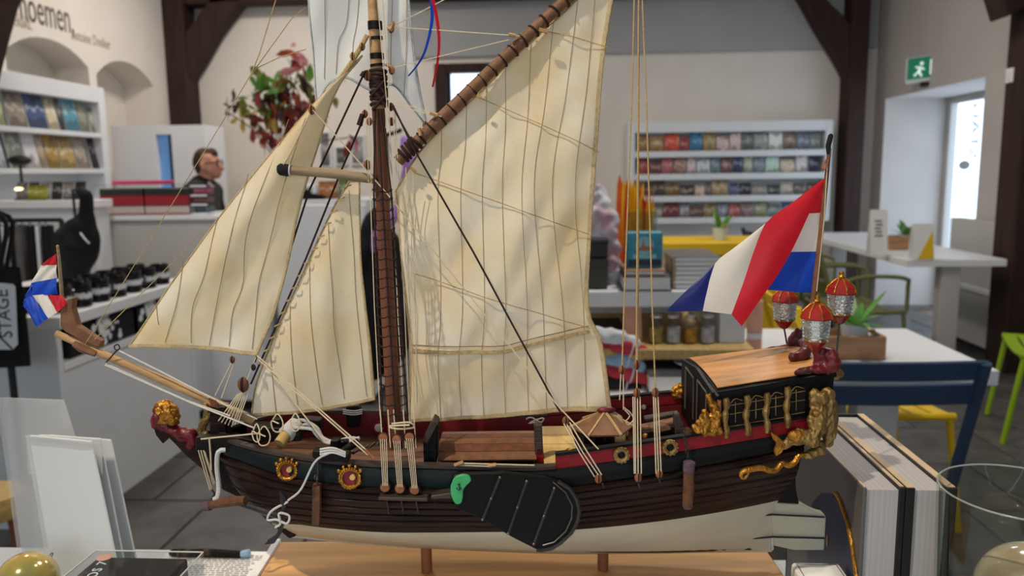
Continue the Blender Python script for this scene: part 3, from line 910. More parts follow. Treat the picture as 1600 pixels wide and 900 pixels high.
h_t = (loc2(8, 452) - loc2(8, 526)).length
o.scale.x = h_t / max(.001, o.dimensions.x)
MB().bar(loc2(-2, 524), loc2(20, 545), .006, .002, (0, 1, 0)).build('print_stroke', 'ink', tb)
mat('stand_wood', (180, 140, 100), .6)
ts = empty('bag_stand', (cx, YT + .06, 0), label='slim dark stand with a peg that holds the tote bag', cat='stand')
g = MB(); g.tube([(0, 0, .02), (0, 0, cz + TH + .16)], .012, 8); g.build('pole', 'dark_metal', ts, smooth=True)
g = MB(); g.tube([(0, .0, cz + TH + .155), (0, -.1, cz + TH + .16)], .008, 6); g.build('peg', 'dark_metal', ts)
MB().lathe([(.14, 0), (.14, .015), (.02, .03)], 20).build('base', 'dark_metal', ts, smooth=True)
# black drawstring backpack hanging beside it
YD = 3.42
def dq(px, py): 
    p = onY(px, py, YD); return p
e0 = dq(122, 440)
db = empty('backpack', (e0.x, YD, e0.z), label='black cloth backpack hanging from a thin stand beside the island', cat='backpack')
def dl(px, py, y=0): 
    p = dq(px, py); return (p.x - e0.x, y, p.z - e0.z)
blob('bag_body', 'black_cloth', [([dl(122, 362), dl(124, 390), dl(118, 430)], [.07, .085, .06]), ([dl(102, 368), dl(108, 410)], [.05, .05]), ([dl(136, 330), dl(134, 305), dl(125, 300)], [.032, .034, .02]), ([dl(134, 340), dl(140, 375), dl(128, 400)], [.04, .05, .05])], .014, db, .01, 18)
g = MB(); g.tube(smooth_path([dl(140, 362, -.07), dl(150, 372, -.08), dl(154, 378, -.07)], 6), .004, 5); g.build('drawstring', 'white_print', db)
sd = empty('hook_stand', (dq(108, 440).x, YD + .09, ZI + .001), label='thin dark stand behind the black backpack', cat='stand')
g = MB(); hz_ = dq(108, 298).z - ZI; g.tube([(0, 0, .01), (0, 0, hz_)], .006, 6); g.tube([(0, 0, hz_), (.07, -.06, hz_ + .01)], .005, 6); g.build('pole', 'dark_metal', sd, smooth=True)
MB().lathe([(.07, 0), (.07, .008), (.012, .014)], 20).build('base', 'dark_metal', sd, smooth=True)
# jacket sleeve seen at the very edge
je = empty('dark_coat', (onY(0, 400, 3.2).x - .1, 3.2, onY(0, 470, 3.2).z), label='dark coat hanging at the very edge beside the shirts', cat='coat')
zc = je.location.z
cz2 = onY(0, 345, 3.2).z - zc
blob('coat_body', 'black_cloth', [([(0, 0, 0), (-.02, 0, cz2 * .5), (-.03, 0, cz2)], [.05, .06, .04]), ([(-.1, 0, 0), (-.1, 0, cz2)], [.07, .06])], .014, je)
mat('lamp_shade_dark', (24, 22, 22), .5)

# cards on the ledge of the bookcase and the small green card
YL = 4.75
zl = onY(80, 313, YL).z
ld = empty('card_ledge', (onY(-25, 313, YL).x, YL, 0), label='low white display ledge carrying black and white cards', cat='display')
lw = onY(148, 313, YL).x - ld.location.x
MB().box((0, -.02, zl - .05), (lw, .2, zl)).build('top_board', 'white_lacquer', ld, bevel=.004)
MB().box((.02, 0, 0), (lw - .02, .18, zl - .05)).build('body', 'white_shelf', ld, bevel=.004)
BW = [(120, 118, 116), (64, 62, 62), (150, 148, 146), (40, 38, 38), (130, 126, 124), (30, 28, 28)]
for k, c in enumerate(BW):
    xa, xb = onY(24 + k * 18.2, 300, YL + .03).x, onY(41 + k * 18.2, 300, YL + .03).x
    book('photo_card', c, (xb - xa, .008, onY(60, 284, YL).z - zl), ((xa + xb) / 2, YL + .03, zl + .002), math.radians(-14), 0, '%s black and white photo card, %s from the left on the ledge' % (cname(c), ORD[k]), 'photo cards on the ledge', 'card')
xa, xb = onY(17, 310, 4.6).x, onY(46, 310, 4.6).x
e = book('green_card', (150, 150, 40), (xb - xa, .01, .1), ((xa + xb) / 2, YL + .0, zl + .002), math.radians(-24), .15, 'yellow green card propped in front of the photo cards', None, 'card')
e2 = empty('display_lamp', (onY(8, 312, 4.7).x, YL + .12, zl), label='small lit lamp with a black head beside the green card', cat='lamp')
mat('lamp_glow', (255, 226, 170), .5, emit=2.5)
MB().lathe([(.05, 0), (.05, .01), (.01, .015), (.008, .22)], 14).build('stem', 'lamp_shade_dark', e2, smooth=True)
MB().ball((0, 0, .25), .055, 12, 8, (1.3, 1, .6)).build('lamp_head', 'lamp_shade_dark', e2, smooth=True)
MB().ball((.03, -.06, .07), .03, 10, 6, (1.4, .6, .5)).build('bulb', 'lamp_glow', e2, smooth=True)

# low white cabinets on the left floor
def cab(name, pxa, pxb, pyb, y, h, label, d=.5, gap=True):
    a, b = onZ(pxa, pyb, 0), None
    xa, xb = onY(pxa, 600, y).x, onY(pxb, 600, y).x
    e = empty(name, (xa, y, 0), label=label, cat='cabinet')
    MB().box((.015, .02, 0), (xb - xa - .015, d, .05)).build('plinth', 'ink', e)
    MB().box((0, 0, .05), (xb - xa, d, h)).build('body', 'white_shelf', e, bevel=.004)
    MB().box((.012, -.016, .06), (xb - xa - .012, 0, h - .03)).build('door', 'white_lacquer', e, bevel=.003)
    return e
cab('floor_cabinet', 181, 298, 664, onZ(240, 664, 0).y, .62, 'low white cabinet standing on the slate floor behind the bowsprit')
cab('floor_cabinet', 305, 420, 640, onZ(350, 640, 0).y, .75, 'white floor cabinet behind the lower corner of the outer jib', .6)
ys = 4.35
cab('tall_cabinet', 440, 585, 600, ys, onY(500, 312, ys).z, 'tall white cabinet seen between the two foresails', .5)
zt_ = onY(500, 312, ys).z
for k, (pa, pb2, ph, c) in enumerate(((497, 528, 28, (176, 110, 60)), (528, 560, 32, (92, 110, 60)), (470, 497, 20, (190, 190, 196)))):
    xa, xb = onY(pa, 312, ys + .1).x, onY(pb2, 312, ys + .1).x
    book('leaflet_stack', c, (xb - xa - .01, .05, ph / F * ys), ((xa + xb) / 2, ys + .1, zt_ + .002), math.radians(-6), 0, '%s leaflet stack on the tall cabinet behind the sails' % cname(c), 'leaflets on the tall cabinet', 'leaflets')
e = empty('tape_dispenser', (onY(484, 318, ys).x, ys + .06, zt_), label='black tape dispenser on the edge of the tall cabinet', cat='dispenser')
MB().prism([(-.06, -.02, 0), (.07, -.02, 0), (.07, -.02, .02), (.0, -.02, .035), (-.05, -.02, .07)], (0, .04, 0)).build('body', 'black_gloss', e, bevel=.004)
g = MB(); g.torus((-.015, 0, .05), .028, .012, (0, 1, 0), 16, 6); g.build('tape_roll', 'white_print', e, smooth=True)
# framed prints on the back wall behind the foresail
for k, (pa, py0, pb2, py1, c) in enumerate(((497, 205, 519, 262, (120, 120, 122)), (522, 228, 543, 258, (90, 90, 92)), (546, 210, 572, 258, (150, 150, 150)))):
    a, b = onY(pa, py0, YB - .03), onY(pb2, py1, YB - .03)
    e = empty('framed_print', (a.x, YB - .03, b.z), label='framed grey print, %s of three on the wall behind the foresail' % ORD[k], cat='picture', group='framed prints on the back wall')
    w_, h_ = b.x - a.x, a.z - b.z
    MB().box((0, 0, 0), (w_, .028, h_)).build('frame', 'white_shelf', e, bevel=.004)
    MB().box((.02, -.003, .02), (w_ - .02, 0, h_ - .02)).build('print', cover(c), e)

# coat stand with dark coat and lilac scarf behind the mast
YM = 3.3
mb0 = onY(585, 470, YM)
cs = empty('coat_stand', (onY(600, 400, YM).x, YM + .1, 0), label='slim coat stand hidden behind the mast', cat='stand')
g = MB(); g.tube([(0, 0, .02), (0, 0, onY(600, 205, YM).z)], .015, 8); g.tube([(0, 0, onY(600, 210, YM).z), (.08, -.06, onY(600, 203, YM).z)], .01, 6); g.build('pole', 'dark_metal', cs, smooth=True)
MB().lathe([(.2, 0), (.2, .02), (.03, .04)], 20).build('base', 'dark_metal', cs, smooth=True)
def cl(px, py, y=0):
    p = onY(px, py, YM + y); return (p.x - cs.location.x, YM + y - cs.location.y, p.z)
co = empty('dark_coat', cs.location, label='dark coat hanging between the fore staysail and the mast', cat='coat')
blob('coat_body', 'black_cloth', [([cl(590, 345), cl(580, 400), cl(575, 470), cl(575, 560)], [.06, .085, .1, .1]), ([cl(600, 380), cl(605, 540)], [.07, .1])], .015, co, .012, 14)
scf = empty('scarf', cs.location, label='lilac scarf draped over the dark coat behind the mast', cat='scarf')
blob('scarf_cloth', 'purple_cloth', [([cl(632, 218, -.05), cl(636, 240, -.05), cl(640, 262, -.06), cl(620, 330, -.1)], [.02, .032, .03, .02]), ([cl(612, 340, -.1), cl(588, 370, -.12), cl(584, 392, -.12)], [.03, .025, .015])], .01, scf)

# ---- autumn bouquet on the cabinet behind the jib
YV = 5.15
fx = onY(440, 300, YV)
mat('leaf_red', (130, 48, 50), .6, var=.3, scale=12, translucent=.2)
mat('leaf_rust', (176, 84, 62), .6, var=.3, scale=12, translucent=.2)
mat('leaf_olive', (112, 118, 52), .6, var=.3, scale=12, translucent=.2)
mat('leaf_dark', (58, 40, 44), .6, var=.3, scale=12, translucent=.2)
mat('leaf_yellow', (206, 176, 92), .6, var=.2, scale=12, translucent=.2)
mat('leaf_pink', (206, 140, 146), .6, var=.2, scale=12, translucent=.2)
zc_ = 1.0
bq = empty('flower_bouquet', (fx.x, YV, zc_), label='large autumn bouquet of red, green and yellow leaves behind the jib', cat='bouquet')
def bl(px, py, y=0.0):
    p = onY(px, py, YV + y); return Vector((p.x - fx.x, y, p.z - zc_))
MB().lathe([(.06, 0), (.085, .05), (.09, .2), (.05, .32), (.06, .36), (.052, .36), (.04, .32)], 20, caps=True).build('vase', 'pot', bq, smooth=True)
lf = MB(); lf.add([(0, 0, 0), (.35, .12, .05), (.7, .16, .02), (1, 0, -.05), (.7, -.16, .02), (.35, -.12, .05), (.5, 0, .0)], [(0, 1, 6), (1, 2, 6), (2, 3, 6), (3, 4, 6), (4, 5, 6), (5, 0, 6)])
lm = {}
clus = [((415, 145), 26, ['leaf_olive', 'leaf_green', 'leaf_olive'], 26), ((455, 120), 24, ['leaf_olive', 'leaf_red', 'leaf_green'], 18), ((395, 185), 24, ['leaf_yellow', 'leaf_olive', 'leaf_dark'], 22), ((440, 190), 30, ['leaf_rust', 'leaf_red', 'leaf_dark', 'leaf_red'], 46), ((468, 165), 24, ['leaf_red', 'leaf_rust', 'leaf_dark'], 26), ((415, 215), 14, ['leaf_red', 'leaf_rust'], 12), ((352, 173), 9, ['leaf_dark'], 6), ((368, 160), 8, ['leaf_dark'], 5), ((470, 90), 18, ['leaf_pink', 'leaf_pink', 'leaf_rust'], 12), ((430, 165), 26, ['leaf_dark', 'leaf_green', 'leaf_yellow', 'leaf_red'], 34), ((500, 150), 26, ['leaf_olive', 'leaf_red'], 14), ((545, 215), 10, ['leaf_red', 'leaf_pink'], 5)]
stems = MB()
rb_ = random.Random(11)
for (c, s, cols_, n) in clus:
    base = bl(450, 300); base.z = .36; base.x *= .3; base.y = 0
    mid = bl(*c)
    stems.tube(smooth_path([base, (base + mid) / 2 + Vector((0, 0, .06)), mid], 8), .004, 5)
    for k in range(n):
        cm = cols_[k % len(cols_)]
        if cm not in lm:
            lm[cm] = lf.build('leaf', cm, bq, smooth=True); o = lm[cm]
        else:
            o = lm[cm].copy(); COL.objects.link(o); o.parent = bq
        p = bl(rb_.gauss(c[0], s * .55), rb_.gauss(c[1], s * .55), rb_.uniform(-.12, .12))
        o.location = p
        o.rotation_euler = (rb_.uniform(-1.2, 1.2), rb_.uniform(-1.6, 1.6), rb_.uniform(0, 6.28))
        q = rb_.uniform(.09, .15) if c[0] > 375 else rb_.uniform(.06, .08)
        o.scale = (q, q * 1.3, q)
stems.build('stems', 'leaf_dark', bq)
vc = empty('flower_pedestal', (fx.x, YV, 0), label='white pedestal under the autumn bouquet', cat='pedestal')
MB().box((-.16, -.16, 0), (.16, .16, zc_ - .03)).build('column', 'white_lacquer', vc, bevel=.004)
MB().box((-.19, -.19, zc_ - .03), (.19, .19, zc_)).build('top_plate', 'white_lacquer', vc, bevel=.004)

# ---------------------------------------------------------------- display table behind the ship's stern
YI = 2.2
zi = onY(1010, 455, YI).z
dx0, dx1 = onY(880, 470, YI).x, onY(1112, 470, YI).x
di = empty('display_table', (dx0, YI, 0), label='white two-level display table behind the mainsail edge and the flag', cat='table')
DWW = dx1 - dx0; thk = (onY(1010, 457, YI).z - onY(1010, 482, YI).z)
MB().box((0, 0, zi - thk), (DWW, .5, zi)).build('top_slab', 'white_lacquer', di, bevel=.003)
z2 = onY(1040, 543, YI - .08).z
MB().box((-.05, -.1, z2 - .03), (DWW + .1, .5, z2)).build('middle_shelf', 'deck_pale', di, bevel=.003)
z3 = onY(1040, 625, YI - .2).z
MB().box((-.1, -.22, z3 - .03), (DWW + .14, .5, z3)).build('lower_shelf', 'white_lacquer', di, bevel=.003)
for x in (0.0, DWW - .04):
    MB().box((x, .44, 0), (x + .04, .5, zi - thk)).build('post', 'white_shelf', di, bevel=.003)
MB().box((DWW + .02, -.02, 0), (DWW + .09, .5, zi - thk + .02)).build('end_post', 'white_shelf', di, bevel=.003)
MB().box((-.1, .45, 0), (DWW, .49, zi - thk)).build('back_panel', 'white_shelf', di)
def put(px0, px1, py0, py1, y, d):
    a, b = onY(px0, py1, y), onY(px1, py0, y)
    return a, b.x - a.x, b.z - a.z, d
# things on the top slab
a, w_, h_, d = put(918, 951, 376, 455, 2.24, .16)
mat('box_dark', (52, 52, 54), .6, var=.08)
mat('box_brown', (70, 66, 60), .6, var=.08)
for k, (f0_, f1_, mt, lb) in enumerate(((0, .62, 'box_brown', 'grey brown box under the black box beside the mainsail'), (.63, 1, 'box_dark', 'black box on top of the grey brown box beside the mainsail'))):
    e = empty('gift_box', (a.x, a.y, zi + h_ * f0_ + .001), label=lb, cat='box')
    hh = h_ * (f1_ - f0_)
    MB().box((.002, .002, 0), (w_ - .002, d - .002, hh * .7)).build('body', mt, e, bevel=.002)
    MB().box((0, 0, hh * .7), (w_, d, hh - .003)).build('lid', mt, e, bevel=.002)
# pink tissue-wrapped bundle
mat('tissue', (214, 170, 180), .7, rgb2=(226, 226, 232), scale=14, contrast=(.42, .58))
e = empty('wrapped_bundle', onY(950, 455, 2.36), label='bundle wrapped in pink and white tissue behind the black box', cat='package')
e.location.z = zi
ez = zi
def q_(px, py, y): 
    p = onY(px, py, y); return (p.x - e.location.x, y - e.location.y, p.z - ez)
blob('wrap', 'tissue', [([q_(935, 295, 2.36), q_(940, 340, 2.36), q_(946, 390, 2.36), q_(960, 440, 2.36)], [.02, .05, .042, .028]), ([q_(930, 350, 2.38), q_(935, 420, 2.38)], [.05, .05])], .008, e, .014, 40)
# vase of yellow and red paper tulip petals
vx = onY(1001, 410, 2.42)
mat('petal_yellow', (250, 196, 24), .5, rgb2=(252, 220, 50), scale=6, translucent=.3)
mat('petal_red', (220, 74, 34), .5, rgb2=(246, 150, 40), scale=6, translucent=.3)
e = empty('tulip_vase', (vx.x, 2.42, zi), label='clear vase of tall yellow and red feather-like blades on the display table', cat='vase')
hv = onY(1001, 330, 2.42).z - zi
MB().lathe([(.04, 0), (.045, .01), (.05, hv), (.047, hv), (.042, .014), (.001, .012)], 18, caps=True).build('glass', 'vase_glass', e, smooth=True)
rb_ = random.Random(5)
for k in range(22):
    px = 968 + (k * 37 % 58); top = 270 + (k * 13 % 40) + abs(px - 997) * .1
    t = onY(px, top, 2.42 + rb_.uniform(-.03, .03)); b0 = onY(985 + (px - 985) * .55, 352, 2.42)
    P0 = Vector((b0.x - vx.x, rb_.uniform(-.02, .02), .02)); P1 = Vector((t.x - vx.x, t.y - 2.42, t.z - zi))
    wd = rb_.uniform(.010, .016)
    side = Vector((math.cos(k), math.sin(k) * .4, 0))
    def pet(u, v):
        c = P0.lerp(P1, v) + Vector((0, 0, 0))
        return c + side * ((u - .5) * 2 * wd * (.25 + math.sin(math.pi * min(1, v * .85 + .12)) * .9) * (1 if v < .97 else .2)) + Vector((0, -.006 * math.sin(math.pi * u), 0))
    MB().grid(pet, 4, 10).build('petal', 'petal_yellow' if k % 4 else 'petal_red', e, smooth=True)
# teal tin with a picture, on two flat books
def flat_book(lb, px0, px1, py0, py1, y, d, mt, cat='book', grp=None, base=None):
    a, w_, h_, d = put(px0, px1, py0, py1, y, d)
    e = empty('flat_book', (a.x, y, base if base is not None else a.z), label=lb, cat=cat, group=grp)
    MB().box((0, 0, 0), (w_, d, .003)).build('cover', mt, e)
    MB().box((.004, .003, .003), (w_ - .004, d, h_ - .003)).build('pages', 'paper', e)
    MB().box((0, 0, h_ - .003), (w_, d, h_)).build('cover', mt, e)
    return e, h_
e, hb1 = flat_book('blue grey flat book lying under the teal tin', 972, 1050, 432, 455, 2.2, .22, 'book_grey', base=zi + .001)
e, hb2 = flat_book('brown flat book directly under the teal tin', 976, 1040, 424, 432, 2.21, .2, 'crate_wood', base=zi + hb1 + .002)
zt2 = zi + hb1 + hb2 + .003
a, b = onY(979, 424, 2.26), onY(1036, 362, 2.26)
e = empty('picture_tin', (a.x, 2.26, zt2), label='teal tin with a ship picture standing on the flat books', cat='tin')
TWD, THT = b.x - a.x, b.z - zt2
mat('teal', (52, 150, 176), .4, var=.15, scale=30)
mat('teal_pale', (150, 206, 216), .5)
MB().box((0, 0, 0), (TWD, .05, THT)).build('body', 'teal', e, bevel=.004)
MB().box((.004, -.001, .006), (TWD - .004, 0, THT * .24)).build('base_print', 'book_navy', e)
MB().ball((TWD * .5, -.001, THT * .62), TWD * .26, 12, 6, (1, .02, 1)).build('picture_disc', 'teal_pale', e)
MB().prism([(TWD * .3, -.004, THT * .48), (TWD * .7, -.004, THT * .48), (TWD * .76, -.004, THT * .58), (TWD * .5, -.004, THT * .62), (TWD * .46, -.004, THT * .8), (TWD * .4, -.004, THT * .58), (TWD * .25, -.004, THT * .6)], (0, .003, 0)).build('picture_ship', 'crate_wood', e)
MB().box((TWD * .18, -.003, THT * .27), (TWD * .82, -.0005, THT * .38)).build('title_strip', 'teal_pale', e)
# magazine pile
a, w_, h_, d = put(1052, 1128, 405, 455, 2.24, .24)
for k in range(7):
    e = empty('magazine', (a.x + rnd.uniform(-.002, .002), 2.24, zi + .001 + k * h_ / 7), label='magazine, %s from the bottom of the pile beside the teal tin' % ORD[k], cat='magazine', group='magazines in the pile')
    MB().box((0, 0, 0), (w_, d, h_ / 7 - .002)).build('pages', 'paper', e)
    MB().box((-.001, -.001, h_ / 7 - .002), (w_, d, h_ / 7 - .0008)).build('cover', 'cover_board' if k % 2 else 'book_grey', e)
    MB().box((-.002, -.001, 0), (.006, d, h_ / 7 - .001)).build('spine', 'cover_board', e)
# things on the middle shelf: glass jars
mat('jar_gold', (196, 146, 50), .4, var=.3, scale=60, metal=.3)
mat('jar_pale', (200, 200, 206), .4, var=.2, scale=60)
mat('jar_olive', (170, 150, 80), .4, var=.3, scale=60)
for k, (px, cm, lb) in enumerate(((1025, 'jar_olive', 'clear jar with olive gold filling'), (1052, 'jar_pale', 'clear jar with pale grey filling'), (1079, 'jar_gold', 'clear jar with bright gold filling'), (1105, 'jar_pale', 'clear jar with pale filling at the shelf end'))):
    p = onY(px, 536, YI - .02)
    e = empty('glass_jar', (p.x, YI - .02, z2), label=lb + ' on the middle shelf', cat='jar', group='jars on the display table')
    R = .021; hj = onY(px, 496, YI - .02).z - z2
    MB().lathe([(R, 0), (R, hj * .85), (R * .8, hj)], 14).build('glass', 'clear_plastic', e, smooth=True)
    MB().lathe([(R * .9, .003), (R * .9, hj * .62)], 14).build('filling', cm, e, smooth=True)
    MB().lathe([(R * .82, hj), (R * .82, hj + .006)], 14).build('lid', 'silver', e, smooth=True)
# orange and dark wallets lying left of the jars
mat('orange', (226, 110, 50), .6)
for k, (px0, px1, py0, py1, mt, lb) in enumerate(((922, 985, 492, 500, 'orange', 'orange flat notebook on the middle shelf behind the mainsail edge'), (925, 975, 483, 491, 'ink', 'dark flat case lying on the orange notebook'))):
    a, w_, h_, d = put(px0, px1, py0, py1, 2.25, .15)
    e = empty('notebook', (a.x, 2.25, z2 + .001 + k * .016), label=lb, cat='notebook')
    MB().box((0, 0, 0), (w_, d, .014)).build('cover', mt, e, bevel=.003)
    MB().box((w_ * .3, -.001, .004), (w_ * .7, 0, .010)).build('label_strip', 'paper', e)
a, b = onY(975, 536, 2.2), onY(1004, 480, 2.2)
e = empty('peach_card', (a.x, 2.2, z2 + .001), label='peach paper card leaning beside the jars', cat='card')
MB().prism([(0, 0, 0), (b.x - a.x, 0, 0), (b.x - a.x, .04, b.z - z2), (0, .03, b.z - z2)], (0, .004, 0)).build('sheet', 'salmon', e)
# wrapped textiles in red, white and blue on the lower shelf
mat('text_red', (196, 62, 76), .8, var=.1, scale=20)
mat('text_blue', (150, 186, 216), .8, var=.1, scale=20)
mat('text_black', (44, 42, 46), .8)
for k, (px, py, mt, lb) in enumerate(((965, 600, 'text_black', 'black and white rolled scarf at the bottom of the textile heap'), (975, 580, 'text_red', 'red rolled scarf above the black one in the textile heap'), (968, 560, 'text_blue', 'pale blue rolled scarf in the middle of the textile heap'), (975, 540, 'text_red', 'red rolled scarf near the top of the textile heap'), (960, 525, 'white_print', 'white rolled scarf topping the textile heap'))):
    y = 2.12
    p = onY(px, py, y)
    e = empty('rolled_scarf', (p.x, y, p.z - .02), label=lb, cat='scarf', group='rolled scarves on the lower shelf')
    blob('roll', mt, [([(-.05, 0, .03), (0, -.01, .018), (.055, 0, .0)], [.02, .024, .02])], .007, e, .008, 40)
    MB().torus((.02, -.005, .012), .0235, .0025, (1, 0, -.3), 16, 5).build('band', 'white_print', e, smooth=True)
# grey book and pale dish on the lower shelf
a, w_, h_, d = put(1012, 1135, 556, 600, 2.05, .25)
e, hq = flat_book('large grey book with a pale title on the lower shelf', 1014, 1140, 580, 612, 2.03, .26, 'book_grey', base=z3 + .001)
mat('cover_slate', (70, 72, 78), .5)
MB().box((.03, .01, hq + .0002), (w_ - .0, .24, hq + .001)).build('jacket', 'cover_slate', e)
p = onY(1085, 566, 2.12)
e = empty('pale_dish', (p.x, 2.12, z3 + hq + .002), label='pale oval dish lying on the large grey book', cat='dish')
MB().lathe([(.02, 0), (.03, .002), (.055, .014), (.052, .015), (.03, .005), (.001, .004)], 20).build('bowl', 'white_lacquer', e, smooth=True)
MB().lathe([(.052, .0135), (.0555, .0145), (.0535, .0165), (.051, .0155)], 20).build('rim', 'text_blue', e, smooth=True)
# peach paper roll at the end of the table
p = onY(1178, 540, 2.45)
e = empty('paper_roll', (p.x, 2.45, .75), label='peach paper roll standing on the dining table near the display table', cat='roll')
hr = onY(1178, 470, 2.45).z - .75
MB().lathe([(.022, 0), (.024, .002), (.024, hr), (.02, hr), (.02, .01)], 14).build('tube', 'salmon', e, smooth=True)
MB().lathe([(.0245, hr * .3), (.0245, hr * .4)], 14, caps=False).build('sleeve', 'white_print', e)

# ---------------------------------------------------------------- yellow bench unit and small plant
YY = 5.0
a, b = onY(1030, 378, YY), onY(1235, 372, YY)
yb_ = empty('yellow_bench', (a.x, YY, 0), label='long yellow bench unit below the wall shelf', cat='bench')
zt2 = onY(1090, 378, YY).z; wbn = b.x - a.x
MB().box((0, 0, .06), (wbn, .45, zt2 - .09)).build('body', 'yellow_panel', yb_, bevel=.004)
MB().box((-.01, -.02, zt2 - .09), (wbn + .01, .46, zt2)).build('seat_board', 'yellow_panel', yb_, bevel=.01)
MB().box((.03, .03, 0), (wbn - .03, .42, .06)).build('plinth', 'ink', yb_)
def leafblade(parent, base, dirv, L, wd, droop, m, n=8):
    d = Vector(dirv).normalized(); s = d.cross(Vector((0, 0, 1)))
    if s.length < .01: s = Vector((1, 0, 0))
    s.normalize()
    def f(u, v):
        c = Vector(base) + d * L * v + Vector((0, 0, -droop * v * v))
        return c + s * (u - .5) * 2 * wd * (math.sin(math.pi * min(1, .1 + v * .9)) ** .7) + Vector((0, 0, .15 * wd * abs(u - .5)))
    return MB().grid(f, 2, n).build('leaf', m, parent, smooth=True)
def plant(name, loc, label, R, L, nleaf, m, wd, seed, pot_m='pot', ph=None):
    e = empty(name, loc, label=label, cat='plant')
    ph = ph or R * 1.6
    MB().lathe([(R * .7, 0), (R, ph), (R * .93, ph), (R * .8, ph * .8)], 16).build('pot', pot_m, e, smooth=True)
    MB().lathe([(R * .86, ph * .8), (.001, ph * .85)], 12, caps=False).build('soil', 'soil', e)
    r2 = random.Random(seed)
    for k in range(nleaf):
        a_ = 2 * math.pi * k / nleaf + r2.uniform(-.3, .3); el = r2.uniform(.5, 1.35)
        leafblade(e, (0, 0, ph * .8), (math.cos(a_) * math.cos(el), math.sin(a_) * math.cos(el), math.sin(el)), L * r2.uniform(.7, 1.1), wd, L * r2.uniform(.1, .45) * math.cos(el), m if k % 3 else 'leaf_pale')
    return e
p = onY(1124, 392, YY + .15)
plant('potted_plant', (p.x, YY + .15, zt2), 'small potted plant standing on the yellow bench', .05, .17, 12, 'leaf_green', .018, 3)

# ---------------------------------------------------------------- cafe tables
def table(name, x0, x1, y0, y1, label, ht=.75, th=.045, legs='panel'):
    e = empty(name, (x0, y0, 0), label=label, cat='table')
    W2, L2 = x1 - x0, y1 - y0
    MB().box((0, 0, ht - th), (W2, L2, ht)).build('table_top', 'white_lacquer', e, bevel=.003)
    for y in (.06, L2 - .14):
        MB().box((W2 * .5 - .06, y, .03), (W2 * .5 + .06, y + .08, ht - th)).build('leg', 'grey_panel', e, bevel=.004)
        MB().box((W2 * .5 - .26, y - .02, 0), (W2 * .5 + .26, y + .1, .03)).build('foot', 'grey_panel', e, bevel=.004)
    return e
ca, cb = onZ(1414, 513, .75), onZ(1565, 579, .75)
tx1 = (ca.x + cb.x) / 2; ty0, ty1 = cb.y, ca.y
table('cafe_table', .63, tx1, ty0, ty1, 'white cafe table behind the dark blue chair')
fa, fb = onZ(1421, 407, .75), onZ(1569, 404, .75)
fx0, fx1, fy0 = fa.x, fb.x, (fa.y + fb.y) / 2
fy1 = onZ(1330, 363, .75).y
table('cafe_table', fx0, fx1, fy0, fy1, 'white cafe table by the door with a menu and a yellow tent card')

def crate(name, loc, w_, d, h_, label):
    e = empty(name, loc, label=label, cat='crate')
    t = .012
    for a, b in (((0, 0, 0), (w_, t, h_)), ((0, d - t, 0), (w_, d, h_)), ((0, t, 0), (t, d - t, h_)), ((w_ - t, t, 0), (w_, d - t, h_)), ((t, t, 0), (w_ - t, d - t, t))):
        MB().box(a, b).build('plank', 'crate_wood', e, bevel=.002)
    return e
a, b = onY(1306, 551, 2.36), onY(1386, 526, 2.36)
crate('wooden_crate', (a.x - .06, 2.36, .751), b.x - a.x + .06, .13, b.z - .751, 'small wooden crate on the near cafe table behind the lanterns')
p = onY(1334, 530, 2.43)
plant('potted_plant', (p.x, 2.43, .764), 'striped leafy plant in a pale pot in the near wooden crate', .042, .15, 15, 'leaf_green', .014, 9, ph=.085)
p = onY(1366, 520, 2.43)
e = empty('glass_ball', (p.x - .005, 2.43, .764), label='small shiny glass ball in the crate beside the striped plant', cat='ornament')
MB().ball((0, 0, .03), .028, 14, 8).build('ball', 'silver', e, smooth=True)
MB().lathe([(.008, .057), (.008, .066)], 8).build('cap', 'gold', e, smooth=True)
a, b = onY(1392, 381, 5.6), onY(1430, 369, 5.6)
crate('wooden_crate', (a.x, 5.6, .751), .19, .12, b.z - .751, 'small wooden crate on the far cafe table near the door')
p = onY(1414, 370, 5.66)
plant('potted_plant', (p.x, 5.66, .764), 'small green plant in the far wooden crate', .04, .14, 14, 'leaf_green', .02, 4, ph=.09)
def card(name, px0, px1, py0, py1, y, label, m='paper', lean=.04):
    a, b = onY(px0, py1, y), onY(px1, py0, y)
    e = empty(name, (a.x, y, .751), label=label, cat='card')
    w_, h_ = b.x - a.x, b.z - .751
    MB().prism([(0, 0, 0), (w_, 0, 0), (w_, lean, h_), (0, lean, h_)], (0, .004, 0)).build('front', m, e)
    MB().prism([(0, 2 * lean, 0), (w_, 2 * lean, 0), (w_, lean + .004, h_), (0, lean + .004, h_)], (0, .004, 0)).build('back', m, e)
    return e, w_, h_, lean
e, w_, h_, ln = card('menu_card', 1361, 1391, 328, 380, 5.25, 'white folded menu card with small grey print on the far table')
g = MB()
for k in range(5): g.box((w_ * (.25 + .06 * (k % 2)), ln * (.45 + k * .08) - .004, h_ * (.42 + k * .08)), (w_ * (.7 - .05 * (k % 3)), ln * (.45 + k * .08) + .002, h_ * (.45 + k * .08)))
g.build('printed_lines', 'text_grey', e)
e, w_, h_, ln = card('tent_card', 1427, 1463, 350, 396, 5.0, 'white and yellow tent card on the near end of the far table')
MB().prism([(w_ * .22, -.002, 0.004), (w_ - .002, -.002, .004), (w_ - .002, ln * .82 - .002, h_ * .82)], (0, .001, 0)).build('yellow_triangle', 'yellow_panel', e)

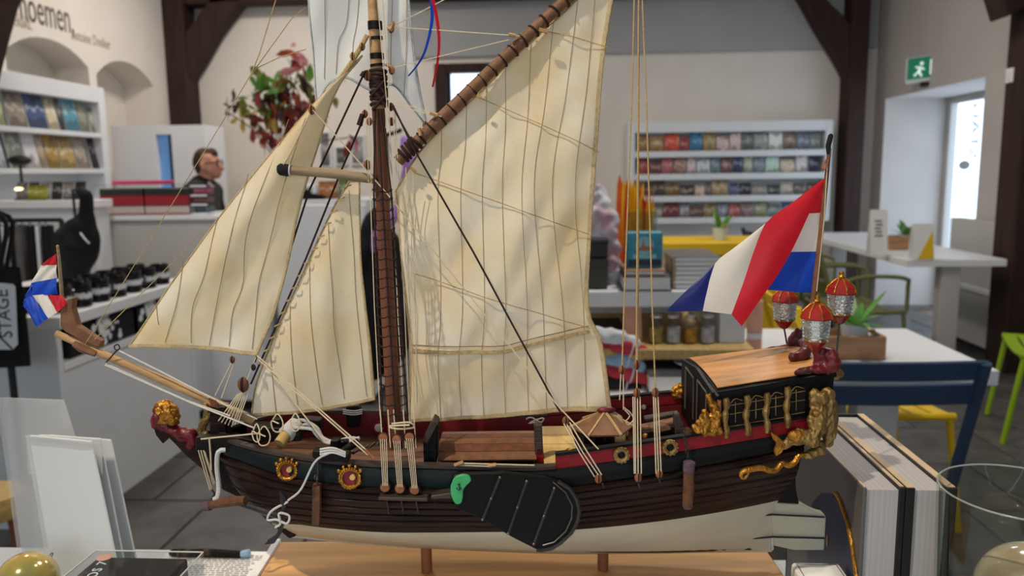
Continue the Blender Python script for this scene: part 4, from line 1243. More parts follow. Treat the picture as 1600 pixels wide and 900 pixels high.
# ---------------------------------------------------------------- chairs
def chair(name, m, label, arms=False, slats=2):
    """metal slat chair, front towards +y; origin at the floor under the seat"""
    e = empty(name, label=label, cat='chair')
    w_ = .25
    for s in (-1, 1):
        MB().tube([(s * w_, -.33, .83), (s * w_, -.2, .44), (s * w_, -.14, .40)], .016, 8).build('back_post', m, e, smooth=True)
        MB().tube([(s * w_, -.17, .43), (s * w_, -.3, 0)], .013, 8).build('leg', m, e, smooth=True)
        MB().tube([(s * w_, .22, .43), (s * w_, .28, 0)], .013, 8).build('leg', m, e, smooth=True)
        MB().tube([(s * w_, -.2, .43), (s * w_, .24, .435)], .014, 8).build('side_rail', m, e, smooth=True)
        if arms:
            MB().tube(smooth_path([(s * w_, -.25, .6), (s * (w_ + .03), -.05, .66), (s * (w_ + .03), .2, .65), (s * w_, .24, .6), (s * w_, .24, .44)], 14), .013, 8).build('armrest', m, e, smooth=True)
    n = 6
    for k in range(n):
        y0 = -.18 + k * .072
        MB().grid(lambda u, v: Vector(((u - .5) * 2 * w_, y0 + v * .06, .44 - .018 * math.sin(math.pi * u))), 8, 1).build('seat_slat', m, e, thick=.008)
    hs = [(.782, .832), (.712, .768)] if slats == 2 else [(.74, .82), (.64, .72), (.54, .62)]
    for z0, z1 in hs:
        def bs(u, v):
            z = z0 + (z1 - z0) * v
            return Vector(((u - .5) * 2 * w_, -.2 - (z - .44) * .333 - .02 * math.sin(math.pi * u), z))
        MB().grid(bs, 10, 2).build('back_slat', m, e, smooth=True, thick=.01)
    return e
p = onY(1541, 556, 2.0)
c1_ = chair('cafe_chair', 'chair_blue', 'dark blue slatted metal chair in front of the near cafe table')
c1_.location = (p.x - .25, 2.0 + .33, 0)
c2_ = chair('cafe_chair', 'chair_yellow', 'yellow metal chair on the far side of the near cafe table')
p = onZ(1372, 645, .45)
c2_.location = (.84 + .33, 3.06, 0); c2_.rotation_euler.z = -math.pi / 2
c3_ = chair('cafe_chair', 'chair_olive', 'olive green armchair nearest the front along the far cafe table', True, 3)
c3_.location = (fx0 - .28, fy0 + .15, 0); c3_.rotation_euler.z = -math.pi / 2 + .1
c4_ = chair('cafe_chair', 'chair_olive', 'olive green armchair behind the first one along the far cafe table', True, 3)
c4_.location = (fx0 - .30, fy0 + .85, 0); c4_.rotation_euler.z = -math.pi / 2
c5_ = chair('cafe_chair', 'chair_navy', 'dark navy chair at the far end of the far cafe table', False, 3)
c5_.location = (fx0 - .28, fy0 + 1.5, 0); c5_.rotation_euler.z = -math.pi / 2
c6_ = chair('cafe_chair', 'chair_lime', 'lime green metal chair cut by the frame edge near the white bench block')
p = onZ(1574, 700, 0)
c6_.location = (p.x + .36, p.y + .2, 0); c6_.rotation_euler.z = math.pi / 2 - .35

# ---------------------------------------------------------------- built-in bench by the right wall
xb = onZ(1480, 533, 0).x
e = empty('wall_bench', (xb, 4.75, 0), label='grey built-in bench with a white seat along the wall by the door', cat='bench')
yl = onZ(1476, 531, 0).y - 4.75
zs = onX(1520, 447, xb).z
MB().box((.06, .0, 0), (XR - xb - .004, yl, .06)).build('plinth', 'ink', e)
MB().box((0, 0, .06), (XR - xb - .004, yl, zs - .04)).build('front', 'grey_panel', e, bevel=.003)
MB().box((-.01, 0, zs - .04), (XR - xb - .004, yl + .01, zs)).build('seat_board', 'white_lacquer', e, bevel=.004)
zbk = onX(1540, 346, XR - .09).z
MB().box((XR - xb - .09, .25, zs), (XR - xb - .004, onX(1494, 346, XR - .05).y - 4.75, zbk)).build('back_board', 'grey_panel', e, bevel=.004)
xk = onZ(1563, 582, 0).x; yk1 = onZ(1563, 582, 0).y
e = empty('bench_block', (xk, 4.3, 0), label='white end block of the wall bench at the frame edge', cat='block')
zb = onX(1568, 366, xk).z
MB().box((0, 0, .07), (XR - xk - .22, min(yk1, 4.84) - 4.3, zb - .03)).build('body', 'white_shelf', e, bevel=.004)
MB().box((.03, .02, 0), (XR - xk - .24, min(yk1, 4.84) - 4.32, .07)).build('plinth', 'ink', e)
MB().box((-.005, -.005, zb - .03), (XR - xk - .22, min(yk1, 4.84) - 4.3, zb)).build('top_board', 'white_lacquer', e, bevel=.003)
mat('cushion_blue', (58, 66, 84), .9)
p = onX(1592, 358, xk + .1)
e = boxo('cushion', 'cushion_blue', (xk + .03, 4.5, zb + .001), (xk + .19, 4.75, zb + .06), None, bevel=.02, seg=3)
tag(e, 'dark blue cushion on top of the white bench block', 'cushion')

# ================================================================ the ship model
ship = empty('ship_model', f0 * YC + Z * ZB, YAW, 'wooden model of a Dutch sailing yacht with cream sails on an oak base', 'ship model')
def T(name, pts, r, m, parent=ship, n=5, smooth=True):
    """rope, wire or spar through pixels (px, py, yl)"""
    g = MB(); g.tube([sh(*p) for p in pts], r, n)
    return g.build(name, m, parent, smooth=smooth)
def TS_(name, pts, r, m, parent=ship, n=5, k=16):
    g = MB(); g.tube(smooth_path([sh(*p) for p in pts], k), r, n)
    return g.build(name, m, parent, smooth=True)
def many(name, lines, r, m, parent=ship, n=4):
    return [T(name, l, r, m, parent, n) for l in lines]
def poly(name, pts, yl, th, m, parent=ship, bevel=0.0008):
    return MB().prism([sh(x, y, yl) for x, y in pts], (0, th, 0)).build(name, m, parent, bevel=bevel)

# ---------------------------------------------------------------- hull
def table_z(rows):
    ps = sorted([(p.x, p.z) for p in (sh(a, b, -c) for a, b, c in rows)])
    X_, Z_ = [p[0] for p in ps], [p[1] for p in ps]
    return lambda x: float(np.mean([np.interp(x + d, X_, Z_) for d in (-.016, -.008, 0, .008, .016)]))
zG = table_z([(350, 676, .0), (378, 692, .035), (434, 709, .058), (471, 717, .066), (564, 727, .073), (700, 732, .075), (850, 735, .074), (904, 727, .072), (1020, 711, .068), (1100, 699, .064), (1261, 673, .055), (1300, 664, .05)])
zW = table_z([(352, 705, .0), (371, 717, .04), (424, 743, .062), (487, 752, .07), (564, 762, .075), (700, 767, .077), (850, 770, .077), (1020, 747, .072), (1200, 716, .062), (1262, 700, .056)])
zL = table_z([(428, 812, 0), (446, 818, .04), (518, 824, .055), (640, 828, .06), (800, 829, .063), (1020, 817, .05), (1140, 801, .03), (1210, 787, .012)])
zBt = table_z([(445, 828, .01), (455, 831, .02), (549, 840, .035), (700, 850, .035), (850, 856, .035), (1050, 855, .02), (1200, 853, .01)])
zKf = table_z([(456, 838, .004), (549, 847, .004), (700, 858, .004), (850, 864, .004), (1050, 864, .004), (1206, 861, .004)])
LEV = [  # stem x, stern x, half beam, stern fraction, z(x)
    (sh(350, 676).x, sh(1272, 664, -.05).x, .074, .70, zG),
    (sh(350, 705).x, sh(1252, 700, -.05).x, .0775, .70, zW),
    (sh(374, 768).x, sh(1240, 745, -.03).x, .0745, .46, lambda x: .52 * zW(x) + .48 * zL(x) ),
    (sh(424, 812).x, sh(1214, 787).x, .0655, .07, zL),
    (sh(446, 832).x, sh(1208, 850).x, .037, .07, zBt),
    (sh(456, 846).x, sh(1206, 860).x, .005, .6, zKf),
]
def plan(s, fr):
    b = 1.0
    if s < .3: b = (1 - (1 - s / .3) ** 2.2) ** .58
    if s > .5: b = 1 - (1 - fr) * ((s - .5) / .5) ** 1.7
    return b
def lev(k, s):
    xs, xe, bm_, fr, zf = LEV[k]
    x = xs + (xe - xs) * s
    return Vector((x, bm_ * plan(s, fr), zf(x)))
CACHE = {}
def column(s):
    key = round(s, 5)
    if key not in CACHE: CACHE[key] = [lev(k, s) for k in range(6)]
    return CACHE[key]
def hull(s, v, side=-1, off=0.0):
    c = column(s)
    i = min(int(v), 4); u = v - i
    p0, p1, p2, p3 = c[max(i - 1, 0)], c[i], c[i + 1], c[min(i + 2, 5)]
    p = (p1 * 2 + (p2 - p0) * u + (p0 * 2 - p1 * 5 + p2 * 4 - p3) * u * u + (p1 * 3 - p0 - p2 * 3 + p3) * u ** 3) * .5
    y = max(p.y, 0) + (off if off < 0 or p.y > .004 else 0)
    return Vector((p.x - (off * .8 if s < .06 else 0), side * max(0.0, y), p.z))
NS = 56
def sgrid(i):                                # denser at the round bow
    t = i / NS
    return t ** 1.5 if t < 1 else 1.0
def strake(name, va, vb, m, parent, side, out=.0012, s0=0.0, s1=1.0):
    e = min(.12, (vb - va) * .18)
    rows = [(va, 0), (va + e, out), ((va + vb) / 2, out * 1.05), (vb - e, out), (vb, 0)]
    g = MB()
    g.grid(lambda u, v: hull(s0 + (s1 - s0) * sgrid(u * NS), rows[int(round(v * 4))][0], side, rows[int(round(v * 4))][1]), NS, 4)
    return g.build(name, m, parent, smooth=True)
hb = MB()
for side in (-1, 1):
    hb.grid(lambda u, v: hull(sgrid(u * NS), v * 5 if v < 1 else 5, side, -.0005), NS, 20)
hp_ = hb.build('hull', 'hull_dark', ship, smooth=True)
for side in (-1, 1):
    strake('bulwark', .0, .92, 'hull_green', hp_, side, s1=.56)
    strake('bulwark', .0, .92, 'hull_black', hp_, side, s0=.56)
    strake('wale', .94, 1.16, 'hull_wood', hp_, side, .0028)
    edges = [1.17, 1.5, 1.83, 2.12, 2.40, 2.68, 2.98]
    for a, b in zip(edges, edges[1:]):
        strake('plank', a, b, 'hull_wood', hp_, side, .0012)
    strake('bottom', 3.0, 4.99, 'hull_white', hp_, side, .0012)
# transom and keel
tr = [hull(1, v, -1) for v in (0, .5, 1, 1.5, 2, 2.5, 3)]
MB().add(tr + [Vector((p.x, -p.y, p.z)) for p in tr], [(i, i + 1, i + 8, i + 7) for i in range(6)]).build('transom', 'hull_black', hp_)
poly('keel', [(450, 840), (549, 850), (640, 857), (900, 867), (1207, 863), (1207, 856), (900, 860), (640, 852), (455, 836)], -.003, .006, 'hull_white', hp_)
# cap rail along the lower gunwale, the red raised bulwark aft and its cap
SA = .575                                      # where the raised part starts
def rail(name, m, side, s0, s1, dz, w_in, w_out, th, parent=hp_, n=40):
    g = MB()
    for i in range(n):
        pass
    def ring(s):
        p = hull(s, 0, side); b = abs(p.y)
        yo, yi = side * (b + w_out), side * max(0, b - w_in)
        x = p.x - (w_out if s < .02 else 0)
        return [Vector((x, yo, p.z + dz)), Vector((x, yo, p.z + dz + th)), Vector((p.x, yi, p.z + dz + th)), Vector((p.x, yi, p.z + dz))]
    vs, fs = [], []
    for i in range(n + 1):
        t = i / n
        vs += ring(s0 + (s1 - s0) * (t ** 1.5 if s0 == 0 else t))
    for i in range(n):
        for j in range(4):
            fs.append((i * 4 + j, i * 4 + (j + 1) % 4, i * 4 + 4 + (j + 1) % 4, i * 4 + 4 + j))
    fs += [(0, 1, 2, 3), (n * 4 + 3, n * 4 + 2, n * 4 + 1, n * 4)]
    return g.add(vs, fs).build(name, m, parent)
RH = .0112
for side in (-1, 1):
    rail('cap_rail', 'cap_wood', side, 0, SA, 0, .006, .0022, .0026)
    rail('red_bulwark', 'hull_red', side, SA, 1, 0, .003, .0008, RH)
    rail('cap_rail', 'hull_black', side, SA, 1, RH, .0045, .0018, .0022)
    # inner face of the bulwark
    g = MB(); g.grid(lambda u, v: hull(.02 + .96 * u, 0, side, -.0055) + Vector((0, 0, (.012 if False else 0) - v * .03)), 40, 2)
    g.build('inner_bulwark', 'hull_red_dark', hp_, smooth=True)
# deck
def deckz(s): return hull(s, 0).z - .024
for k in range(10):
    a, b = -1 + k * .2, -1 + (k + 1) * .2 - .012
    g = MB(); g.grid(lambda u, v: Vector((hull(.03 + .95 * u, 0).x, (a + (b - a) * v) * max(0, abs(hull(.03 + .95 * u, 0).y) - .005), deckz(.03 + .95 * u))), 40, 1)
    g.build('deck_plank', 'deck_wood', hp_, thick=.001)

# ---------------------------------------------------------------- beak, stem and figurehead
beak = poly('beakhead', [(237, 660), (243, 680), (254, 694), (263, 684), (272, 693), (291, 713), (314, 732), (329, 747), (348, 766), (386, 784), (418, 815), (452, 842), (462, 838), (430, 800), (400, 760), (372, 716), (350, 690), (330, 694), (308, 698), (290, 690), (264, 664), (250, 650)], -.005, .010, 'hull_wood')
poly('beak_panel', [(309, 700), (352, 690), (378, 700), (372, 745), (386, 770), (350, 755), (325, 728)], -.014, .028, 'hull_dark', beak)
lion = blob('figurehead', 'crimson', [([sh(244, 655), sh(252, 662), sh(268, 670), sh(285, 680), sh(300, 690)], [.006, .0065, .0065, .0068, .005]), ([sh(285, 676, -.006), sh(298, 678, -.007), sh(303, 688, -.006), sh(296, 698, -.005)], [.0055, .0058, .005, .0035]), ([sh(246, 652, -.004), sh(243, 664, -.005)], [.0055, .004])], .0016, ship, .0012, 200)
blob('mane', 'gold', [([sh(255, 632), sh(264, 645, -.003), sh(272, 655, -.003)], [.005, .009, .006]), ([sh(248, 640, -.003), sh(256, 655, -.004)], [.005, .006]), ([sh(262, 632, .002), sh(270, 642)], [.005, .005])], .0014, lion, .003, 260)
blob('muzzle', 'crimson', [([sh(247, 638, -.002), sh(243, 642, -.003)], [.004, .0032])], .001, lion)
for side, yl in ((0, -.03), (1, .03)):
    poly('beak_rail', [(305, 683), (342, 681), (378, 684), (395, 688), (395, 700), (368, 697), (340, 702), (305, 706)], yl, .008, 'hull_dark', beak)
poly('knighthead', [(327, 634), (352, 636), (354, 686), (328, 686)], -.008, .016, 'hull_wood')
blob('gold_scroll', 'gold_pale', [([sh(322, 634, -.002), sh(326, 648, -.002), sh(318, 662, -.002)], [.004, .0045, .004]), ([sh(318, 662), sh(312, 676), sh(324, 678)], [.004, .005, .0035])], .0014, ship, .0015, 300)
T('rail_rope', [(314, 686, -.032), (404, 677, -.05)], .0007, 'rope')
for a, b in (((310, 704), (328, 765)), ((314, 704), (331, 765)), ((318, 704), (334, 757)), ((320, 706), (336, 755))):
    T('gammon_rope', [(*a, -.034), (*b, -.02)], .0006, 'rope')
T('gammon_rope', [(327, 684, -.035), (329, 710, -.034), (330, 735, -.03)], .0008, 'rope')
TS_('anchor_cable', [(352, 703, -.034), (341, 706, -.036), (339, 730, -.034), (342, 760, -.032), (340, 776, -.034), (334, 780, -.034)], .0021, 'rope_white', n=7)
TS_('iron_hook', [(331, 765, -.028), (335, 772, -.03), (331, 780, -.032), (340, 783, -.033)], .0009, 'iron')

# bowsprit with knee, small flag
sp = MB(); sp.tube([sh(88, 521), sh(180, 562), sh(290, 609), sh(398, 658)], [.0032, .0038, .0043, .0047], 10)
bows = sp.build('bowsprit', 'spar_wood', ship, smooth=True)
poly('knee', [(94, 486), (104, 468), (115, 465), (113, 482), (121, 509), (140, 522), (158, 534), (155, 544), (130, 534), (102, 519), (94, 510)], -.004, .008, 'gaff_wood', bows)
T('lashing_cleat', [(116, 537, -.003), (128, 544, -.004), (150, 553, -.003)], [.003, .0042, .003], 'gaff_wood', bows, 8)
TS_('iron_ring', [(178, 541, -.004), (184, 538, -.005), (187, 544, -.004), (181, 547, -.004), (178, 541, -.004)], .0006, 'iron', bows)
TS_('iron_strap', [(184, 546, -.005), (175, 556, -.006), (166, 566, -.004)], .0007, 'iron', bows)
for k in range(4):
    TS_('collar', [(327 + k * 3, 622 + k, -.006), (332 + k * 3, 634 + k, -.007), (336 + k * 3, 646 + k, -.004)], .0013, 'mast_wood', bows)
many('bobstay', [[(164, 570, -.004), (300, 630, -.01), (408, 673, -.04)], [(186, 548, -.005), (250, 580, -.006), (350, 632, -.006), (402, 655, -.008)], [(166, 568, -.003), (290, 625, -.004), (360, 650, -.02)]], .0008, 'rope_white', n=5)
T('jack_staff', [(90, 386), (92, 400), (95, 440), (97, 468)], [.0012, .0014, .0016, .0018], 'spar_grey', bows, 6)
MB().ball(sh(90, 385), .0014, 8, 6).build('truck', 'spar_wood', bows, smooth=True)
def patch(name, quad, yl, m, parent, bulge=.002, n=10, curve=0.0):
    """cloth patch spanned by four pixel corners (a b / d c)"""
    a, b, c, d = [sh(*q[:2], q[2] if len(q) > 2 else yl) for q in quad]
    def f(u, v):
        p = a.lerp(b, u).lerp(d.lerp(c, u), v)
        return p + Vector((0, -bulge * math.sin(math.pi * u) * math.sin(math.pi * (.2 + .6 * v)) + .0008 * math.sin(u * 9 + v * 5), 0))
    return MB().grid(f, n, n).build(name, m, parent, smooth=True)
jf = patch('bow_flag', [(64, 414), (88, 396), (88.5, 414), (66, 414.5)], -.001, 'flag_red', ship, .001)
patch('white_stripe', [(64, 414), (88.5, 414), (88.5, 434.5), (49, 442)], -.001, 'flag_white', jf, .001)
patch('blue_stripe', [(49, 442), (88.5, 434.5), (89.5, 460), (50, 461)], -.001, 'flag_blue', jf, .002)
patch('blue_stripe', [(36, 478, -.004), (50, 461, -.001), (76, 497, -.006), (58, 511, -.008)], -.004, 'flag_blue', jf, .003)
patch('white_stripe', [(50, 461, -.001), (73, 459.5, -.002), (90, 488, -.006), (76, 497, -.006)], -.004, 'flag_white', jf, .002)
patch('red_stripe', [(73, 459.5, -.002), (98, 462, -.003), (107, 474, -.004), (90, 488, -.006)], -.004, 'flag_red', jf, .002)
patch('blue_stripe', [(49, 442), (50, 461), (36, 478, -.004), (40, 462, -.003)], -.001, 'flag_blue', jf, .0005)

# ---------------------------------------------------------------- masts and spars
ms = MB(); ms.tube([sh(619, 700), sh(613, 600), sh(604, 440), sh(597, 300), sh(593, 200), sh(590, 150)], [.0068, .0068, .0064, .0060, .0058, .0056], 12)
mast = ms.build('mast', 'mast_wood', ship, smooth=True)
ms = MB(); ms.tube([sh(591, 170, -.002), sh(588, 100, -.003), sh(584, 35, -.003), sh(580, -40, -.003), sh(577, -110, -.003)], [.0055, .005, .0044, .0040, .0034], 10)
topm = ms.build('topmast', 'spar_wood', ship, smooth=True)
for x, y, hh, r in ((586, 40, 13, .0062), (588, 60, 5, .0055), (589, 88, 9, .006), (589.5, 102, 4, .0062), (591, 128, 5, .0064)):
    g = MB(); g.tube([sh(x - .3, y - hh / 2, -.003), sh(x + .3, y + hh / 2, -.003)], r, 12); g.build('mast_band', 'hull_dark', mast, smooth=True)
wr = MB()
for k in range(9):
    y = 112 + k * 6.4
    wr.torus(sh(590.5 + k * .25, y, -.0015), .0068, .0016, (.15 * math.sin(k * 2), .1, 1), 14, 6)
wr.build('mast_lashing', 'rope_dark', mast, smooth=True)
for a, b in (((580, 118), (604, 148)), ((606, 120), (580, 150)), ((584, 140), (604, 168)), ((606, 145), (582, 172))):
    T('cross_lashing', [(*a, -.009), ((a[0] + b[0]) / 2, (a[1] + b[1]) / 2, -.0105), (*b, -.009)], .0014, 'rope_dark', mast)
def block(px, py, yl, r=.0035, m='block_wood', parent=ship, ang=0.0):
    q = Matrix.Rotation(ang, 3, 'Y') @ Vector((0, 0, 1)).to_track_quat('Z', 'Y').to_matrix()
    g = MB(); g.ball(sh(px, py, yl), r, 10, 8, (.85, .6, 1.15))
    o = g.build('block', m, parent, smooth=True)
    MB().torus(sh(px, py, yl), r * .9, r * .16, (1, 0, 0), 14, 5, 1.15).build('strop', 'rope_dark', o, smooth=True)
    return o
for x, y, yl in ((577, 190, -.006), (570, 178, -.004), (611, 167, -.007), (574, 258, -.006), (612, 190, -.006), (574, 118, -.008), (611, 45, -.006), (612, 110, -.006)):
    block(x, y, yl, .0032 if x != 574 else .004)
ms = MB(); ms.tube([sh(452, 266, -.012), sh(520, 271, -.010), sh(586, 280, -.008)], [.0038, .0045, .0042], 10)
yd = ms.build('spinnaker_boom', 'spar_grey', ship, smooth=True)
g = MB(); g.tube([sh(434, 264.5, -.012), sh(438, 264.5, -.012), sh(449, 266, -.012), sh(453, 266, -.012)], [.0036, .0052, .0054, .0047], 12); g.build('black_end', 'black_cloth', yd, smooth=True)
g = MB(); g.torus(sh(453.5, 266, -.012), .0046, .0008, (1, .05, -.07), 14, 5); g.build('end_ring', 'rope_white', yd, smooth=True)
ms = MB(); ms.tube([sh(622, 252, -.007), sh(671, 203, -.007), sh(741, 136, -.007), (sh(822, 58, -.006)), sh(879, 5, -.005), sh(960, -72, -.004)], [.0052, .0056, .0056, .0053, .0050, .0044], 12)
gaff = ms.build('gaff', 'gaff_wood', ship, smooth=True)
gd = (sh(879, 5, -.006) - sh(671, 203, -.006)).normalized()
for k in range(17):
    t = .012 + k * .0655
    p = sh(640, 234, -.007).lerp(sh(884, 0, -.005), t)
    g = MB(); g.torus(p, .0056, .0011, gd + Vector((.12 * math.sin(k * 3), .1, 0)), 14, 5); g.build('gaff_lashing', 'rope_dark', gaff, smooth=True)
for k in range(5):
    p = sh(630 + k * 5, 243 - k * 5, -.007)
    g = MB(); g.torus(p, .0062, .0016, gd + Vector((.2 * math.sin(k), .1, 0)), 14, 6); g.build('gaff_jaw_wrap', 'rope_dark', gaff, smooth=True)
for a, b in (((795, 54), (806, 56)), ((842, 46), (856, 50)), ((745, 148), (752, 154)), ((672, 176), (684, 180)), ((655, 200), (657, 212)), ((642, 262), (650, 270)), ((613, 44), (609, 47))):
    T('toggle', [(*a, -.014), (*b, -.014)], .0017, 'spar_wood', gaff, 6)

# ---------------------------------------------------------------- sails
SNAP = {}
def sail(name, bot, top, lef, rig, yl, bulge, wr, m, parent=ship, nu=44, nv=44, seed=0, hem='hem', slant=(.2, .98)):
    S0 = coons(*[[sh(x, y, 0) for x, y in e] for e in (bot, top, lef, rig)])
    def S(u, v):
        p = S0(u, v)
        f = math.sin(math.pi * min(1, max(0, u))) * math.sin(math.pi * min(1, max(0, v)))
        pe, al = p.x * slant[1] - p.z * slant[0], p.x * slant[0] + p.z * slant[1]
        wrk = noise.noise(Vector((pe * 18 + .35 * math.sin(al * 9 + seed), al * 3 + seed * 3.1, 0))) * wr * (.3 + .7 * f) + noise.noise(Vector((pe * 55 + 5 * seed, al * 16, 2.2))) * wr * .22
        return Vector((p.x, yl - bulge * f + wrk, p.z))
    o = MB().grid(S, nu, nv).build(name, m, parent, smooth='all')
    pts = [S(i / 50, j / 50) for j in range(51) for i in range(51)]
    SNAP[name] = (np.array([(p.x, p.z) for p in pts]), np.array([p.y for p in pts]))
    g = [('foot_hem', [S(i / 40, 0) for i in range(41)]), ('head_hem', [S(i / 40, 1) for i in range(41)]), ('luff_hem', [S(0, i / 40) for i in range(41)]), ('leech_hem', [S(1, i / 40) for i in range(41)])]
    for nm, ps in g:
        MB().tube(ps, .0009, 6).build(nm, hem, o, smooth=True)
    for nm, fn in (('foot_band', lambda u, v: S(u, v * .012)), ('leech_band', lambda u, v: S(1 - v * .02, u))):
        MB().grid(lambda u, v: fn(u, v) + Vector((0, -.0006, 0)), 40, 1).build(nm, 'hem_band' if hem == 'hem' else hem, o, smooth=True)
    return o, S
def snap(nm, px, py, lift=.0006):
    A_, Y_ = SNAP[nm]
    p = sh(px, py, 0)
    d = (A_[:, 0] - p.x) ** 2 + (A_[:, 1] - p.z) ** 2
    idx = np.argsort(d)[:4]; wgt = 1 / (d[idx] + 1e-9)
    y = float((Y_[idx] * wgt).sum() / wgt.sum())
    return Vector((p.x, y - lift, p.z))
def seam(nm, parent, pts, r=.0003, m='seam', name='seam', lift=.0005, k=24):
    n = len(pts)
    pp = [interp([Vector((x, y, 0)) for x, y in pts], i / k) for i in range(k + 1)]
    MB().tube([snap(nm, p.x, p.y, lift) for p in pp], r, 4).build(name, m, parent)

main, Sm = sail('mainsail', [(640, 658), (700, 656), (790, 652), (870, 644), (955, 641)], [(618, 298), (660, 232), (729, 163), (799, 93), (845, 49), (891, 9), (967, -70)],
                [(640, 658), (641, 560), (631, 430), (618, 298)], [(955, 641), (940, 535), (919, 478), (925, 330), (932, 230), (942, 100), (957, 0), (967, -70)], .0, .014, .020, 'sail', slant=(.476, .879), seed=1, nu=60, nv=60)
tops = [(690, 203), (729, 166), (760, 136), (790, 106), (830, 67), (865, 34), (903, 0), (932, -24)]
mids = [(685, 300), (721, 300), (754, 300), (785, 300), (815, 300), (834, 290), (862, 290), (898, 290)]
bots = [(689, 654), (721, 653), (756, 651), (790, 649), (826, 645), (854, 642), (887, 640), (917, 639)]
for a, b, c in zip(tops, mids, bots):
    seam('mainsail', main, [a, ((a[0] + b[0]) / 2 + 2, (a[1] + b[1]) / 2), b, ((b[0] + c[0]) / 2 + 3, (b[1] + c[1]) / 2), (c[0] - 3, 560), c], k=36)
seam('mainsail', main, [(641, 548), (700, 546), (780, 546), (815, 540), (860, 528), (921, 518)], .0022, 'hem', 'reef_band', .0, 36)
seam('mainsail', main, [(641, 540), (700, 537), (780, 537), (815, 531), (860, 520), (920, 509)], .0005, 'seam', 'reef_stitch', .0008, 36)
for a, b in (((648, 270), (920, 366)), ((748, 152), (936, 238)), ((846, 47), (950, 74)), ((648, 426), (921, 512))):
    seam('mainsail', main, [a, ((a[0] + b[0]) / 2, (a[1] + b[1]) / 2 - 1), b], .0005, 'rope_tan', 'brail', .003, 20)

jib, Sj = sail('outer_jib', [(203, 541), (270, 542), (340, 547), (402, 555)], [(528, 128), (548, 108), (568, 88)],
               [(203, 541), (262, 455), (330, 360), (400, 270), (482, 175), (528, 128)], [(402, 555), (432, 480), (455, 390), (470, 320), (522, 155), (568, 88)], -.002, .009, .016, 'sail', slant=(.6, .8), seed=2)
F_ = lambda L: [(200 + x / 2.369, 280 + y / 2.369) for x, y in L]
for L in ([(110, 450), (125, 535)], [(212, 290), (200, 430), (145, 600)], [(340, 140), (305, 330), (250, 470), (238, 605)], [(450, -20), (400, 210), (345, 420), (302, 615)],
          [(600, -220), (525, 0), (450, 220), (430, 390), (392, 490), (375, 618)], [(680, -250), (590, 20), (540, 200), (490, 380), (475, 500), (462, 628)]):
    seam('outer_jib', jib, F_(L))
stay, Ss = sail('staysail', [(392, 651), (450, 648), (520, 640), (584, 627)], [(545, 282), (560, 283)],
                [(392, 651), (399, 600), (430, 520), (480, 410), (520, 325), (545, 282)], [(584, 627), (577, 540), (569, 470), (562, 400), (560, 283)], .004, .007, .011, 'sail', seed=4)
for L in ([(815, 40), (835, 290), (845, 470), (880, 810)], [(740, 160), (760, 420), (765, 560), (797, 820)], [(670, 300), (685, 560), (715, 838)], [(600, 470), (610, 640), (628, 848)], [(525, 650), (545, 868)]):
    seam('staysail', stay, F_(L))
tsl, St = sail('topsail', [(488, 166), (505, 130), (535, 118), (575, 138), (610, 130), (640, 165), (664, 196)], [(470, -110), (550, -114), (624, -112)],
               [(488, 166), (482, 80), (476, 0), (470, -110)], [(664, 196), (648, 110), (636, 0), (624, -112)], .016, .004, .016, 'sail_pale', seed=6, hem='hem_pale', nu=70)
for L in ([(504, 36 - 140), (500, 120)], [(542, -100), (536, 20), (522, 60), (518, 112)], [(558, -100), (552, 20), (546, 60), (545, 92)], [(612, -100), (608, 60), (607, 110)], [(632, -90), (632, 60), (628, 150)]):
    seam('topsail', tsl, L, m='hem_pale' if False else 'seam')

# ---------------------------------------------------------------- flag at the stern
staff = T('ensign_staff', [(1270, 475, .0), (1283, 360, .0), (1296, 232, .0)], [.0026, .0024, .0018], 'gaff_wood', ship, 8)
T('staff_finial', [(1295, 245, 0), (1294, 228, 0), (1298, 212, 0), (1299, 209, 0)], [.0016, .0024, .0024, .0010], 'black_cloth', staff, 8)
TS_('staff_toggle', [(1291, 250, -.003), (1285, 262, -.004), (1289, 264, -.004), (1294, 250, -.003)], .001, 'block_wood', staff)
T('staff_halyard', [(1293, 250, -.003), (1288, 340, -.003), (1276, 455, -.003)], .0005, 'rope', staff)
fl_ = patch('stern_flag', [(1290, 277), (1288, 332), (1222, 336), (1235, 318)], .001, 'flag_red', ship, .001)
patch('white_stripe', [(1222, 336), (1288, 332), (1281, 393), (1190, 394)], .002, 'flag_white', fl_, -.001)
patch('blue_stripe', [(1190, 394), (1281, 393), (1272, 458), (1190, 452)], .002, 'flag_blue', fl_, .003)
def strip(name, left, right, m, b=.003):
    """folded-over cloth between two pixel polylines"""
    n = 16
    A_ = [Vector((x, y, z)) for x, y, z in left]; B_ = [Vector((x, y, z)) for x, y, z in right]
    def f(u, v):
        q = interp(A_, v).lerp(interp(B_, v), u)
        return sh(q.x, q.y, q.z - b * math.sin(math.pi * u) * math.sin(math.pi * v))
    return MB().grid(f, 10, n).build(name, m, fl_, smooth=True)
strip('red_stripe', [(1290, 277, 0), (1240, 315, -.003), (1196, 349, -.006), (1178, 392, -.010), (1162, 440, -.012), (1143, 491, -.012)], [(1290, 280, 0), (1267, 328, -.006), (1240, 386, -.010), (1215, 430, -.014), (1190, 465, -.014), (1159, 510, -.012)], 'flag_red')
strip('white_stripe', [(1196, 349, -.006), (1150, 385, -.009), (1117, 412, -.009), (1106, 450, -.011), (1098, 486, -.012)], [(1196, 349, -.006), (1187, 370, -.008), (1178, 392, -.010), (1162, 440, -.012), (1143, 491, -.012)], 'flag_white')
strip('blue_stripe', [(1117, 412, -.009), (1080, 447, -.011), (1058, 468, -.012), (1040, 487, -.012)], [(1117, 412, -.009), (1110, 438, -.010), (1103, 462, -.011), (1098, 486, -.012)], 'flag_navy', .002)
